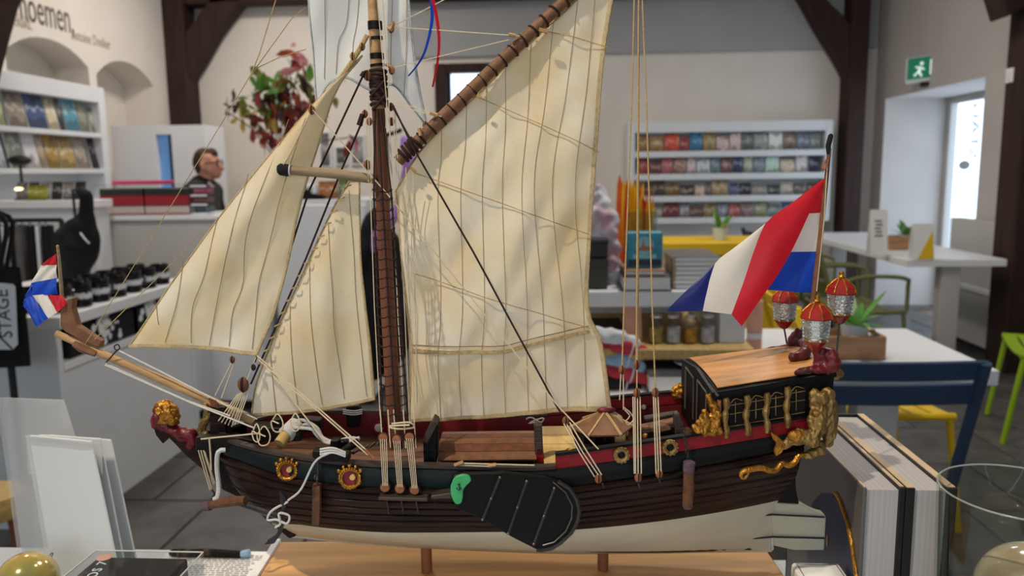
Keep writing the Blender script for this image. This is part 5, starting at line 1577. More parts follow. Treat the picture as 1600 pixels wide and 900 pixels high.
strip('flag_back', [(1196, 350, .002), (1150, 386, .002), (1117, 413, .002)], [(1222, 336, .003), (1200, 385, .003), (1190, 395, .003)], 'flag_white', 0)

# ---------------------------------------------------------------- pennant ribbons
for nm, cm, pts in (('blue_ribbon', 'flag_blue', [(671, -20), (675, 10), (674, 40), (664, 80), (652, 102), (638, 119)]), ('red_ribbon', 'flag_red', [(674, -10), (682, 25), (686, 60), (684, 95), (676, 136)])):
    pa = smooth_path([sh(x, y, -.01) for x, y in pts], 20)
    def rf(u, v):
        i = int(round(v * 20)); w_ = .0016 * (1 - .55 * v)
        return pa[i] + Vector(((u - .5) * 2 * w_, .001 * (u - .5), 0))
    MB().grid(rf, 2, 20).build(nm, cm, ship, smooth=True)

# ---------------------------------------------------------------- shrouds, ratlines, deadeyes
SHR = [((586, 172, -.008), (584, 300, -.030), (590, 480, -.052), (598, 668, -.070)), ((590, 172, -.010), (597, 300, -.032), (607, 480, -.054), (619, 672, -.072)), ((594, 172, -.009), (611, 300, -.031), (624, 480, -.053), (638, 667, -.071))]
shp = []
for s_ in SHR:
    o = T('shroud', s_, .0009, 'rope_dark', ship, 5); shp.append(o)
def shp_at(k, py):
    s_ = SHR[k]
    for a, b in zip(s_, s_[1:]):
        if a[1] <= py <= b[1]:
            t = (py - a[1]) / (b[1] - a[1]); return tuple(a[i] + (b[i] - a[i]) * t for i in range(3))
    return s_[-1]
rr = random.Random(2)
for k in range(24):
    py = 296 + k * 15.2
    a, b, c = shp_at(0, py), shp_at(1, py + rr.uniform(-1, 2)), shp_at(2, py + rr.uniform(-2, 1))
    mid = lambda p, q: ((p[0] + q[0]) / 2, (p[1] + q[1]) / 2 + 3.5, (p[2] + q[2]) / 2 - .001)
    TS_('ratline', [(a[0] - 2, a[1], a[2] - .001), mid(a, b), (b[0], b[1], b[2] - .001), mid(b, c), (c[0] + 2, c[1], c[2] - .001)], .0007, 'rope_dark', shp[0], 4, 10)
    g = MB()
    for p in (a, b, c): g.ball(sh(p[0], p[1], p[2] - .0008), .0014, 6, 4)
    g.build('ratline_knots', 'rope_dark', shp[0])
    
UP = [(599, 684, -.073), (620, 687, -.075), (640, 683, -.074)]; LO = [(602, 761, -.083), (625, 763, -.084), (648, 765, -.083)]
for i in range(3):
    for (x, y, yl), nm in ((UP[i], 'upper_deadeye'), (LO[i], 'lower_deadeye')):
        q = Vector((0, -1, .1)).to_track_quat('Z', 'Y').to_matrix()
        o = MB().lathe([(.001, -.002), (.0036, -.002), (.0042, 0), (.0036, .002), (.001, .0022)], 14, sh(x, y, yl), q).build(nm, 'block_wood', ship, smooth=True)
        MB().torus(sh(x, y, yl), .0042, .0007, (0, -1, .1), 16, 5).build('strop', 'rope_dark', o, smooth=True)
    for d in (-6, -2, 2, 6):
        T('lanyard', [(UP[i][0] + d * .8, UP[i][1] + 2, UP[i][2] - .003), (LO[i][0] + d * .6, LO[i][1] - 2, LO[i][2] - .003)], .0004, 'rope', ship, 4)
    T('chain_plate', [(LO[i][0], LO[i][1] + 8, -.083), (LO[i][0] + 6, 802, -.082)], .0009, 'iron', ship)
MB().prism([sh(591, 777, -.090), sh(668, 779, -.090), sh(668, 784, -.090), sh(591, 782, -.090)], (0, .014, 0)).build('channel_board', 'cap_wood', ship, bevel=.0006)
MB().prism([sh(673, 775, -.088), sh(706, 770, -.088), sh(706, 779, -.088), sh(673, 780, -.088)], (0, .012, 0)).build('channel_board', 'cap_wood', ship, bevel=.0006)
for px in (594, 606, 615, 630, 646):
    T('lanyard_end', [(px, 640, -.07), (px + 4, 700, -.074)], .0006, 'rope', ship, 4)
TS_('rope_coil', [(612, 662, -.074), (640, 660, -.076), (646, 668, -.074), (620, 670, -.076), (608, 666, -.075), (640, 664, -.077)], .0008, 'rope', ship, 5, 30)

# halyards along the mast
many('halyard', [[(584, -60, -.012), (596, 70, -.013), (607, 190, -.012)], [(594, -60, -.012), (606, 110, -.012), (611, 280, -.011)], [(576, 160, -.012), (578, 240, -.012), (581, 300, -.013)],
                 [(573, 195, -.011), (576, 285, -.012)], [(614, 172, -.012), (620, 285, -.012)], [(608, 172, -.011), (613, 285, -.012), (622, 500, -.014), (632, 662, -.03)], [(617, 172, -.010), (623, 280, -.012)],
                 [(622, 300, -.013), (632, 480, -.02), (640, 660, -.03)], [(628, 300, -.013), (640, 480, -.02), (645, 600, -.025)], [(634, 262, -.016), (638, 420, -.02), (648, 640, -.03)], [(645, 270, -.016), (647, 400, -.018), (652, 630, -.03)],
                 [(578, 285, -.013), (585, 480, -.03), (594, 650, -.06)], [(603, 200, -.010), (604, 160, -.010)]], .0005, 'rope')
# stays
many('stay', [[(571, 110, -.010), (483, 298, .004), (398, 566, .002)], [(567, 187, -.006), (533, 267, .0), (478, 404, .0005), (430, 512, .0005), (392, 600, .0)]], .0010, 'rope_dark', n=6)
T('stay_lashing', [(566, 178, -.006), (561, 196, -.006)], [.0022, .0028], 'rope_dark')
T('stay_lashing', [(569, 112, -.010), (565, 120, -.010)], [.0018, .0024], 'rope_dark')
for k in range(15):
    t = k / 14
    p = (541 - 135 * t + (12 * math.sin(math.pi * t)) * -.4, 292 + 275 * t)
    TS_('lacing', [(p[0] - 3, p[1] + 2, -.002), (p[0] + 3, p[1] - 1, -.004), (p[0] + 8, p[1] - 3, -.002)], .0008, 'rope_tan', stay, 4, 6)
T('backstay', [(614, 165, -.012), (645, 230, -.016), (740, 395, -.03), (868, 632, -.055), (876, 645, -.058)], .0009, 'rope_dark')
T('backstay', [(612, 165, -.010), (640, 215, -.014), (650, 240, -.016)], .0008, 'rope_dark')
T('runner', [(489, 172, -.016), (560, 252, -.018), (605, 303, -.02), (740, 470, -.035), (868, 630, -.058), (935, 702, -.078)], .0006, 'rope')
block(487, 172, -.014, .0034)
T('runner', [(484, 178, -.015), (452, 242, -.014), (440, 262, -.014)], .0006, 'rope')
TS_('head_rope', [(528, 128, -.003), (548, 100, -.006), (566, 70, -.008), (574, 55, -.008)], .0022, 'rope_tan', jib, 7)
block(551, 88, -.008, .003, 'spar_wood'); block(566, 73, -.009, .003, 'gold_pale')
many('brace_line', [[(612, 42, -.008), (812, 56, -.012)], [(612, 42, -.008), (720, -14, -.01)], [(613, 106, -.008), (795, 62, -.012)], [(614, 160, -.010), (650, 168, -.012), (685, 180, -.014)], [(616, 165, -.010), (690, 182, -.014)]], .0006, 'rope')
TS_('toggle_pin', [(606, 46, -.01), (614, 40, -.012), (614, 34, -.012)], .0018, 'spar_wood', topm)
TS_('toggle_pin', [(604, 100, -.01), (612, 106, -.012), (614, 114, -.012)], .0018, 'block_wood', topm)
many('bowline', [[(476, 12, .012), (455, 30, .008), (390, 120, 0), (345, 195, 0), (262, 330, -.001), (133, 538, -.004)], [(478, 77, .012), (440, 88, .008), (402, 106, .002), (390, 120, 0)], [(440, -30, .0), (405, 85, 0), (390, 122, 0)], [(148, 530, -.005), (230, 450, -.006), (318, 360, -.006)]], .0005, 'rope_tan')
block(665, 196, .010, .0032)

# jib tack tackle, sheets
block(380, 601, -.006, .0062, 'gaff_wood'); block(396, 574, -.006, .0028, 'iron'); block(363, 562, -.004, .003, 'gaff_wood')
for k in range(7):
    T('tack_lanyard', [(372 + k * 2.6, 612 + abs(k - 3), -.008), (341 + k * 5.2, 658 + k * 2.2 - max(0, k - 4) * 6, -.012)], .0006, 'rope', ship, 4)
many('tack_line', [[(362, 566, -.004), (336, 618, -.008)], [(366, 566, -.004), (346, 622, -.008)], [(400, 558, -.005), (392, 578, -.006), (384, 598, -.006)]], .0005, 'rope')
many('jib_sheet', [[(402, 556, -.008), (500, 640, -.05), (578, 708, -.078)], [(404, 562, -.009), (500, 645, -.05), (575, 711, -.078)], [(416, 568, -.009), (470, 642, -.04), (510, 693, -.055)]], .0006, 'rope')
T('sheet_hook', [(570, 702, -.078), (584, 715, -.079)], [.0012, .0020], 'block_wood')
# running backstay tackles at the stern quarter
many('backstay_pendant', [[(992, -40, .0), (987, 160, -.01), (975, 476, -.035), (972, 572, -.045)], [(999, -40, 0), (998, 160, -.01), (997, 476, -.035), (995, 608, -.05)], [(1002, -40, 0), (1010, 160, -.01), (1019, 476, -.035), (1024, 606, -.05)], [(998, -40, 0), (996.5, 250, -.02), (994, 570, -.045)]], .0007, 'rope_tan', n=5)
for x, y, yl in ((972, 578, -.045), (995, 614, -.062), (1024, 613, -.062), (995, 570, -.046), (997, 746, -.081), (1030, 740, -.081), (884, 658, -.062), (935, 748, -.083)):
    block(x, y, yl, .0036)
many('tackle_line', [[(a, 620, -.062), (a + (b - a) * .6, 690, -.0815), (b, 740, -.082)] for a, b in ((989, 991), (992, 993), (996, 997), (1000, 1002), (1021, 1025), (1024, 1029), (1028, 1033))]
     + [[(970, 584, -.045), (968, 625, -.046)], [(974, 584, -.045), (974, 640, -.047)], [(881, 662, -.064), (906, 708, -.082), (929, 745, -.084)], [(885, 662, -.064), (910, 706, -.082), (936, 744, -.084)], [(890, 660, -.064), (915, 702, -.082), (940, 742, -.084)]], .0006, 'rope', n=4)
TS_('loose_rope', [(974, 636, -.047), (985, 645, -.047), (990, 655, -.048), (982, 664, -.049), (978, 658, -.049), (984, 650, -.048), (976, 640, -.047)], .0006, 'rope')
TS_('loose_rope', [(822, 655, .055), (830, 652, .054), (845, 660, .053), (850, 653, .053), (838, 656, .054), (826, 662, .054), (840, 660, .053), (836, 672, .052)], .0007, 'rope_white')
T('sheet_spar', [(958, 645, -.03), (968, 652, -.034), (974, 668, -.038), (979, 680, -.042)], [.0018, .0026, .0026, .0022], 'spar_grey')
block(977, 676, -.042, .0036, 'spar_wood')
T('iron_leg', [(979, 682, -.043), (985, 694, -.05)], .0008, 'iron'); T('iron_leg', [(977, 682, -.043), (976, 692, -.05)], .0008, 'iron')
for x, y in ((944, 762), (1000, 762), (1032, 754)):
    T('eye_bolt', [(x - 3, y - 8, -.080), (x, y, -.080)], .0011, 'iron')
T('long_bar', [(718, 722, -.078), (725, 724, -.078), (835, 727, -.077)], .0007, 'rope')
T('long_bar', [(715, 727, -.078), (770, 729, -.078)], .0006, 'rope')
T('belaying_pin', [(710, 727, -.079), (724, 722, -.079)], .0018, 'spar_wood'); T('belaying_pin', [(762, 728, -.079), (775, 726, -.079)], .0018, 'spar_wood')

# ---------------------------------------------------------------- leeboard
LB_ = [(703, 752), (708, 743), (725, 740), (760, 739), (785, 738), (820, 742), (850, 746), (872, 752), (890, 763), (901, 780), (905, 798), (902, 815), (893, 832), (876, 848), (862, 857), (845, 860), (838, 859), (800, 840), (760, 816), (735, 804), (715, 796), (704, 775)]
lb = poly('leeboard', LB_, -.088, .005, 'hull_black', ship, .001)
g = MB(); g.tube([sh(x, y, -.0885) for x, y in LB_[7:17]], .0017, 6); g.build('iron_rim', 'iron', lb, smooth=True)
T('iron_rim_line', [(864, 753, -.0895), (884, 770, -.0895), (894, 790, -.0895), (893, 810, -.0895), (884, 830, -.0895), (866, 847, -.0895), (848, 852, -.0895)], .0006, 'steel_wire', lb)
for a, b in (((781, 746), (754, 812)), ((823, 752), (794, 834)), ((866, 763), (834, 850))):
    T('iron_strap', [(*a, -.089), (*b, -.089)], .0013, 'iron', lb, 6)
    g = MB(); g.ball(sh(*a, -.0895), .0012, 8, 6); g.ball(sh(*b, -.0895), .0012, 8, 6)
    g.ball(sh((a[0] + b[0]) / 2, (a[1] + b[1]) / 2, -.0895), .0012, 8, 6); g.build('rivets', 'steel_wire', lb)
gk = smooth_path([Vector((x, y, 0)) for x, y in ((704, 760), (710, 747), (722, 742), (733, 744), (736, 752), (730, 758), (724, 766), (723, 778), (720, 787), (712, 788), (706, 778), (704, 768), (704, 760))], 36)[:-1]
pg = poly('green_plate', [(p.x, p.y) for p in gk], -.0905, .003, 'green_paint', lb, .0008)
g = MB(); g.tube([sh(717, 756, -.0912), sh(718, 766, -.0912)], .0006, 4); g.tube([sh(713, 762, -.0912), sh(716, 766, -.0912), sh(721, 763, -.0912)], .0005, 4); g.tube([sh(715, 757, -.0912), sh(719, 756, -.0912)], .0005, 4)
g.build('anchor_mark', 'ink', pg)

# ---------------------------------------------------------------- gun ports, rings, fenders
def bside(px, py):
    """depth of the near hull side at this pixel"""
    x = sh(px, py, -.07).x
    s = (x - LEV[0][0]) / (LEV[0][1] - LEV[0][0])
    return -abs(hull(min(max(s, 0), 1), .7).y) - .001
for (x, y), ht in (((449, 735), 20), ((547, 747), 21)):
    yl = bside(x, y)
    c = sh(x, y, yl - .002)
    R = ht * .5 * PX * 1.22
    gp = MB().torus(c, R * 1.02, R * .22, (0, -1, .12), 22, 8).build('gun_port', 'gold', ship, smooth=True)
    g = MB()
    rr = random.Random(x)
    for k in range(24):
        a = 2 * math.pi * k / 24
        g.ball(c + Vector((math.cos(a) * R * 1.16, -.0008, math.sin(a) * R * 1.16)), R * rr.uniform(.14, .24), 6, 5)
    for k in range(5):
        a = math.pi * (.2 + .6 * k / 4)
        g.ball(c + Vector((math.cos(a) * R * 1.5, -.0005, math.sin(a) * R * 1.5)), R * rr.uniform(.2, .3), 6, 5)
    g.build('wreath', 'gold', gp, smooth=True)
    q = Vector((0, -1, .12)).to_track_quat('Z', 'Y').to_matrix()
    MB().lathe([(.0001, -.001), (R, -.001), (R * 1.02, .0016)], 18, c, q, caps=False).build('port_lining', 'hull_red', gp, smooth=True)
    MB().lathe([(R * .26, -.002), (R * .32, .003), (R * .32, .0045), (.0003, .0047)], 14, c + Vector((R * .38, 0, R * .22)), q).build('gun_muzzle', 'deck_pale', gp, smooth=True)
for x, y in ((971, 711), (1047, 699)):
    c = sh(x, y, bside(x, y) + .001)
    rg = MB().torus(c, .0048, .0021, (0, -1, .1), 20, 8).build('porthole_ring', 'gold_pale', ship, smooth=True)
    g = MB()
    for k in range(12):
        a = 2 * math.pi * k / 12; g.ball(c + Vector((math.cos(a) * .0062, -.001, math.sin(a) * .0062)), .0012, 6, 4)
    g.build('wreath', 'gold_pale', rg, smooth=True)
    MB().ball(c, .0034, 10, 6, (1, .3, 1)).build('port_hole', 'hull_black', rg, smooth=True)
T('fender', [(495, 757, -.080), (495, 785, -.079), (494, 818, -.074)], [.0042, .0044, .0042], 'fender', ship, 4, False)
T('fender_loop', [(497, 716, -.076), (497, 740, -.079), (495, 757, -.082)], .0009, 'iron'); block(494, 746, -.082, .0022, 'steel_wire')
fd = T('fender', [(1076, 735, -.076), (1076, 760, -.076), (1074, 791, -.074)], [.0045, .0047, .0043], 'fender', ship, 10)
T('fender_cap', [(1077, 720, -.076), (1077, 722, -.076), (1076, 736, -.076)], [.003, .005, .005], 'fender_purple', fd, 10)
T('fender_foot', [(1074, 786, -.074), (1074, 794, -.074)], [.0042, .0036], 'fender_purple', fd, 10)
for k in range(9):
    y = 672 + k * 5.6
    g = MB(); g.torus(sh(1068 + k * .95, y, -.073), .0013, .0005, (1, .3, 0) if k % 2 else (.2, -1, 0), 8, 4, 1.4); g.build('chain_link', 'iron', ship)

# ---------------------------------------------------------------- anchor
an = T('anchor', [(372, 786, -.078), (400, 795, -.081), (434, 806, -.083)], [.0022, .0024, .0028], 'iron', ship, 7)
T('anchor_stock', [(320, 791, -.070), (336, 788, -.072), (362, 783, -.076), (384, 782, -.080)], [.0032, .0036, .0046, .0036], 'fender', an, 8)
T('stock_band', [(319, 791, -.070), (329, 790, -.071)], [.0042, .0042], 'fender_purple', an, 10)
TS_('anchor_arm', [(439, 768, -.086), (443, 782, -.087), (443, 805, -.087), (440, 822, -.087), (433, 838, -.087), (420, 846, -.086)], [.0014, .0024, .0030, .0030, .0026] + [.0018] * 12, 'iron', an, 7)
poly('anchor_fluke', [(437, 766), (444, 776), (446, 792), (440, 788)], -.089, .004, 'iron', an)
poly('anchor_fluke', [(442, 830), (428, 850), (412, 852), (426, 840)], -.089, .004, 'iron', an)
TS_('anchor_rope', [(530, 704, -.082), (515, 708, -.084), (492, 722, -.086), (470, 765, -.088), (450, 782, -.089)], .0009, 'rope_white', ship, 5)
TS_('anchor_rope', [(450, 784, -.089), (425, 798, -.088), (418, 812, -.088), (432, 812, -.091), (448, 818, -.092), (452, 806, -.090), (436, 802, -.091), (438, 818, -.092), (430, 824, -.091)], .0010, 'rope_white', ship, 5, 40)
for k in range(3):
    TS_('anchor_lashing', [(500, 702 + k * 4, -.083), (520, 700 + k * 3.5, -.084), (540, 707 + k * 3, -.083)], .001, 'rope_white', ship)
poly('cathead', [(488, 704), (512, 706), (545, 710), (545, 722), (505, 722), (488, 716)], -.081, .01, 'hull_dark')

# ---------------------------------------------------------------- deck furniture
def dk(px, py, yl): return sh(px, py, yl)
# main hatch with cambered top
hx0, hx1 = sh(685, 715, -.045).x, sh(838, 715, -.045).x
hz = sh(760, 716, -.050).z; hd_ = deckz(.4)
ht_ = MB().box((hx0 + .002, -.048, hd_), (hx1 - .002, .02, hz)).build('hatch', 'hull_dark', ship, bevel=.0008)
zt1 = sh(760, 688, .0).z
for k in range(7):
    a, b = k / 7, (k + .94) / 7
    g = MB(); g.grid(lambda u, v: Vector((hx0 + (hx1 - hx0) * u, -.051 + .075 * (a + (b - a) * v), hz + .009 * math.sin(math.pi * (a + (b - a) * v)) - .001)), 6, 2)
    g.build('hatch_plank', 'mast_wood' if k % 2 else 'gaff_wood', ht_, thick=.0014)
poly('deck_bulkhead', [(661, 690), (676, 660), (684, 664), (682, 724), (662, 724)], -.055, .02, 'hull_black')
poly('bulkhead_cap', [(660, 690), (676, 658), (684, 664), (668, 694)], -.057, .022, 'cap_wood')
poly('hatch_post', [(834, 664), (847, 664), (849, 712), (836, 712)], -.046, .008, 'cap_wood')
pd0, pd1 = sh(850, 722, -.052), sh(897, 690, .03)
for k in range(4):
    y0 = -.06 + k * .026
    MB().box((pd0.x, y0, pd0.z - .0015), (sh(905, 715, -.052).x, y0 + .025, pd0.z + .0005)).build('quarter_deck_plank', 'deck_pale', ship)
poly('red_step', [(838, 700), (848, 700), (852, 724), (836, 724)], -.046, .004, 'hull_red')
blob('gold_dolphin', 'gold', [([sh(882, 712, -.066), sh(890, 706, -.068), sh(898, 712, -.068), sh(896, 722, -.068)], [.0028, .0034, .0034, .003]), ([sh(880, 722, -.066), sh(892, 724, -.067)], [.0028, .0028])], .0011, ship, .0012, 300)
# companionway lantern house with battened roof
cz0 = sh(935, 700, -.04)
hx = MB(); hx.lathe([(.0185, -.006), (.0185, .014)], 6, sh(936, 690, -.035)); comp = hx.build('companionway', 'hull_dark', ship)
MB().lathe([(.027, .0125), (.0275, .014), (.004, .026), (.001, .027)], 6, sh(940, 690, -.035)).build('companionway_roof', 'gaff_wood', comp)
cc = sh(940, 690, -.035)
for k in range(6):
    a = math.pi / 3 * k
    T2 = MB().tube([cc + Vector((.028 * math.cos(a), .028 * math.sin(a), .0138)), cc + Vector((.003, 0, .0275))], .0013, 5).build('roof_batten', 'rope_tan', comp)
for k, px in enumerate((918, 936, 954)):
    MB().prism([sh(px - 6, 680, -.053), sh(px + 6, 680, -.053), sh(px + 6, 694, -.053), sh(px - 6, 694, -.053)], (0, .002, 0)).build('window', 'black_gloss', comp)
MB().ball(cc + Vector((.004, 0, .0285)), .0032, 10, 6, (2.6, 1, 1)).build('finial', 'crimson', comp, smooth=True)
poly('gold_chest', [(960, 672), (978, 676), (978, 694), (960, 692)], -.05, .012, 'deck_pale')
# benches aft of the companionway
for nm, pts, yl, m_ in (('bench_seat', [(1003, 668), (1060, 656), (1062, 664), (1004, 676)], -.03, 'gaff_wood'), ('bench_rail', [(1008, 654), (1058, 646), (1060, 652), (1009, 660)], .0, 'cap_wood'), ('bench_end', [(1054, 647), (1062, 646), (1070, 664), (1066, 682), (1056, 682)], -.04, 'cap_wood'), ('bench_seat', [(1015, 668), (1040, 664), (1050, 672), (1022, 678)], -.045, 'deck_wood'), ('bench_front', [(1004, 676), (1062, 664), (1062, 680), (1004, 692)], -.036, 'hull_dark')):
    poly(nm, pts, yl, .01, m_)
MB().ball(sh(1008, 682, -.052), .0028, 10, 6).build('brass_knob', 'gold', ship, smooth=True)
MB().ball(sh(1006, 636, .06), .0026, 10, 6).build('white_knob', 'rope_white', ship, smooth=True)
# windlass, bitts and coiled ropes on the foredeck
g = MB(); g.tube([sh(436, 694, -.04), sh(448, 678, -.03), sh(462, 664, -.02)], .0052, 12); wl_ = g.build('windlass', 'deck_pale', ship, smooth=True)
for k in range(9):
    t = k / 8
    g = MB(); g.torus(sh(447 + 16 * t, 679 - 15 * t, -.03 + .01 * t), .0062, .0016, (sh(462, 664, -.02) - sh(436, 694, -.04)), 16, 6); g.build('rope_turn', 'rope_white', wl_, smooth=True)
for a in ([(455, 672, -.03), (480, 664, -.02), (500, 685, -.02), (520, 690, -.025), (550, 684, -.03), (560, 690, -.03), (520, 698, -.04)], [(460, 668, -.03), (490, 672, -.03), (510, 692, -.03), (540, 688, -.035), (556, 696, -.04), (530, 700, -.045)], [(452, 668, -.03), (470, 656, -.02), (495, 668, -.02), (505, 684, -.022), (530, 692, -.03), (562, 684, -.03)]):
    TS_('coiled_cable', a, .0015, 'rope_white', ship, 7, 30)
for x, y0, y1, yl in ((404, 668, 692, -.045), (432, 655, 680, -.025), (463, 652, 676, -.01), (536, 690, 712, -.05), (523, 688, 714, -.06)):
    b_ = MB().prism([sh(x - 7, y0, yl), sh(x + 7, y0 - 1, yl), sh(x + 8, y1, yl), sh(x - 8, y1, yl)], (0, .008, 0)).build('bitt_post', 'hull_black', ship, bevel=.001)
for k, (x, y) in enumerate(((396, 668), (426, 652), (456, 650), (404, 672))):
    w_ = 5 + (k * 3) % 5
    TS_('belayed_rope', [(x, y + 4, -.048), (x + w_, y - 6 + k % 3, -.046), (x + 2 * w_, y + 8, -.05), (x + w_ * 1.6, y + 22, -.052), (x + w_ * .2, y + 20 + k, -.053), (x - 2, y + 6, -.05), (x + w_ * 1.2, y + 10, -.053)], .0006, 'rope', ship, 5, 20)
for x0, y0, x1, y1, yl in ((412, 668, 470, 690, -.03), (470, 655, 500, 676, .0), (388, 664, 430, 690, -.02)):
    poly('deck_block', [(x0, y0 + 3), (x0 + 6, y0), (x1, y0 + 2), (x1, y1), (x0, y1)], yl, .012, 'hull_dark')
T('deck_gun', [(560, 690, -.055), (520, 714, -.068)], [.0034, .0028], 'hull_dark', ship, 10)
for x, y, r_, m_ in ((505, 664, .0056, 'rope_white'), (566, 668, .004, 'crimson')):
    pass
for x, y in ((506, 664), (592, 668)):
    c = sh(x, y, .064)
    po = MB().torus(c, .0054, .0014, (0, -1, 0), 18, 6).build('inner_port_ring', 'hull_red', ship, smooth=True)
    MB().ball(c + Vector((0, -.001, 0)), .0044, 12, 6, (1, .35, 1)).build('port_disc', 'rope_white', po, smooth=True)
poly('black_bollard', [(540, 636), (560, 634), (564, 646), (560, 668), (542, 668)], .058, .01, 'hull_black')
for k in range(3):
    TS_('bollard_rope', [(536, 640 + k * 3, .056), (552, 642 + k * 3, .054), (566, 640 + k * 3, .056)], .0007, 'rope_white')
for k in range(6):
    T('grating_bar', [(540 + k * 12, 712 - k * 4, -.04), (556 + k * 10, 704 - k * 4, -.01)], .0013, 'cap_wood')

# ---------------------------------------------------------------- rudder
rd = poly('rudder', [(1212, 786), (1248, 788), (1256, 790), (1268, 797), (1280, 802), (1289, 804), (1291, 810), (1288, 860), (1241, 860), (1209, 853), (1206, 828)], -.005, .010, 'hull_white')
poly('rudder_head', [(1214, 786), (1232, 748), (1243, 728), (1244, 765), (1249, 788)], -.005, .010, 'hull_dark', rd)
for y in (803, 838):
    T('iron_strap', [(1170, y + 4, -.010), (1208, y + 1, -.0075), (1288, y + 3 - (y == 803) * -2, -.006)], .0009, 'iron', rd)
T('pintle', [(1207, 795, -.004), (1207, 815, -.004)], .0014, 'rope_white', rd); T('pintle', [(1206, 840, -.004), (1207, 858, -.004)], .0014, 'rope_white', rd)

# ---------------------------------------------------------------- stern cabin
def yw(px): return -.0600 + (px - 1100) / 200 * .0080
def nw(px, py, d=0.0): return sh(px, py, yw(px) - d)
c00, c10, c01, c11 = nw(1103, 680), nw(1300, 648), nw(1127, 614), nw(1304, 583)
cab_ = empty('stern_cabin', (0, 0, 0), parent=ship)
g = MB(); g.prism([nw(1110, 681), nw(1300, 648), nw(1300, 584), nw(1122, 613), nw(1110, 615)], (0, .004, 0)); g.build('side_wall', 'hull_black', cab_)
fx_ = nw(1112, 650).x
zt0 = nw(1120, 613).z; zb0 = nw(1105, 690).z
yn = yw(1105)
g = MB(); g.prism([(fx_, yn, zb0 - .012), (fx_, -yn, zb0 - .012), (fx_, -yn, zt0), (fx_, 0, zt0 + .006), (fx_, yn, zt0)], (.003, 0, 0)); g.build('front_wall', 'hull_black', cab_)
bx = c10.x; g = MB(); g.prism([(bx, yw(1300), nw(1300, 690).z), (bx, -yw(1300), nw(1300, 690).z), (bx, -yw(1300), c11.z), (bx, yw(1300), c11.z)], (-.003, 0, 0)); g.build('back_wall', 'hull_black', cab_)
g = MB(); g.prism([Vector((p.x, -p.y, p.z)) for p in (nw(1110, 681), nw(1300, 648), nw(1300, 584), nw(1122, 613))], (0, -.004, 0)); g.build('side_wall', 'hull_black', cab_)
e0, e1 = nw(1124, 611, .003), nw(1306, 581, .002)
xf, xa_ = e0.x - .002, e1.x
def roof(u, v, up=0.0, grow=0.0):
    yb2 = (abs(e0.y) * (1 - u) + abs(e1.y) * u) + grow
    y = (v * 2 - 1) * yb2 * (1 if v < .5 else .88)
    return Vector((xf + (xa_ - xf) * u, y, e0.z + (e1.z - e0.z) * u + .0035 * (1 - (2 * v - 1) ** 2) + up))
g = MB(); g.grid(lambda u, v: roof(u, v, -.0005, .0015), 12, 14); g.build('roof_frame', 'hull_black', cab_, smooth=True, thick=.0036)
for k in range(6):
    a, b = .035 + k * .155, .035 + (k + 1) * .155 - .002
    g = MB(); g.grid(lambda u, v: roof(.015 + .97 * u, a + (b - a) * v, .0012), 12, 3); g.build('roof_plank', 'roof_wood', cab_, smooth=True, thick=.0008)
MB().tube([roof(0, i / 20, -.003, .002) for i in range(21)], .0012, 5).build('roof_moulding', 'steel_wire', cab_, smooth=True)
MB().tube([nw(1120, 618, .002), nw(1303, 588, .002)], .0007, 5).build('eave_line', 'steel_wire', cab_)
# windows with lattices between the gold columns
for k, (xa, xb, y0, y1) in enumerate(((1140, 1162, 622, 668), (1172, 1194, 617, 662), (1203, 1225, 612, 657), (1235, 1258, 603, 649))):
    sl = -.16
    wn_ = MB().prism([nw(xa, y0 + 2, .0012), nw(xb, y0 + 2 + (xb - xa) * sl, .0012), nw(xb, y1 + (xb - xa) * sl, .0012), nw(xa, y1, .0012)], (0, .001, 0)).build('cabin_window', 'black_gloss', cab_)
    for f in (.25, .55, .97):
        y = y0 + (y1 - y0) * f
        MB().tube([nw(xa, y, .0018), nw(xb, y + (xb - xa) * sl, .0018)], .00042, 4).build('lattice_bar', 'gold_pale', wn_)
    xm = xa + 9
    MB().tube([nw(xm, y0 + 6, .0018), nw(xm, y1 - 8, .0018)], .00042, 4).build('lattice_bar', 'gold_pale', wn_)
    MB().tube(smooth_path([nw(xa + 2, y0 + 8, .0018), nw(xa + 9, y0 + 1, .0018), nw(xb - 2, y0 + 4, .0018)], 8), .0004, 4).build('lattice_arch', 'gold_pale', wn_)
for (x, y0, y1) in ((1134, 622, 684), (1167, 618, 680), (1198, 614, 676), (1230, 604, 668)):
    n = 16
    pts = [nw(x + 2.2 * math.sin(i / n * 9) * .6, y0 + (y1 - y0) * i / n, .003) for i in range(n + 1)]
    rs = [.0019 + .0013 * abs(math.sin(i / n * math.pi * 3.0 + .3)) for i in range(n + 1)]
    MB().tube(pts, rs, 8).build('gold_column', 'gold_pale', cab_, smooth=True)
T('corner_post', [(1124, 625, yw(1124) - .002), (1122, 682, yw(1122) - .002)], .0018, 'block_wood', cab_, 6)
# cabin door frames on the front wall
for y0, y1 in ((-.045, -.012), (.002, .035)):
    g = MB()
    for a, b in (((y0, zb0), (y0, zt0 - .004)), ((y1, zb0), (y1, zt0 - .002)), ((y0, zt0 - .004), (y1, zt0 - .002))):
        g.tube([(fx_ - .0012, a[0], a[1]), (fx_ - .0012, b[0], b[1])], .0009, 5)
    g.build('door_frame', 'steel_wire', cab_)
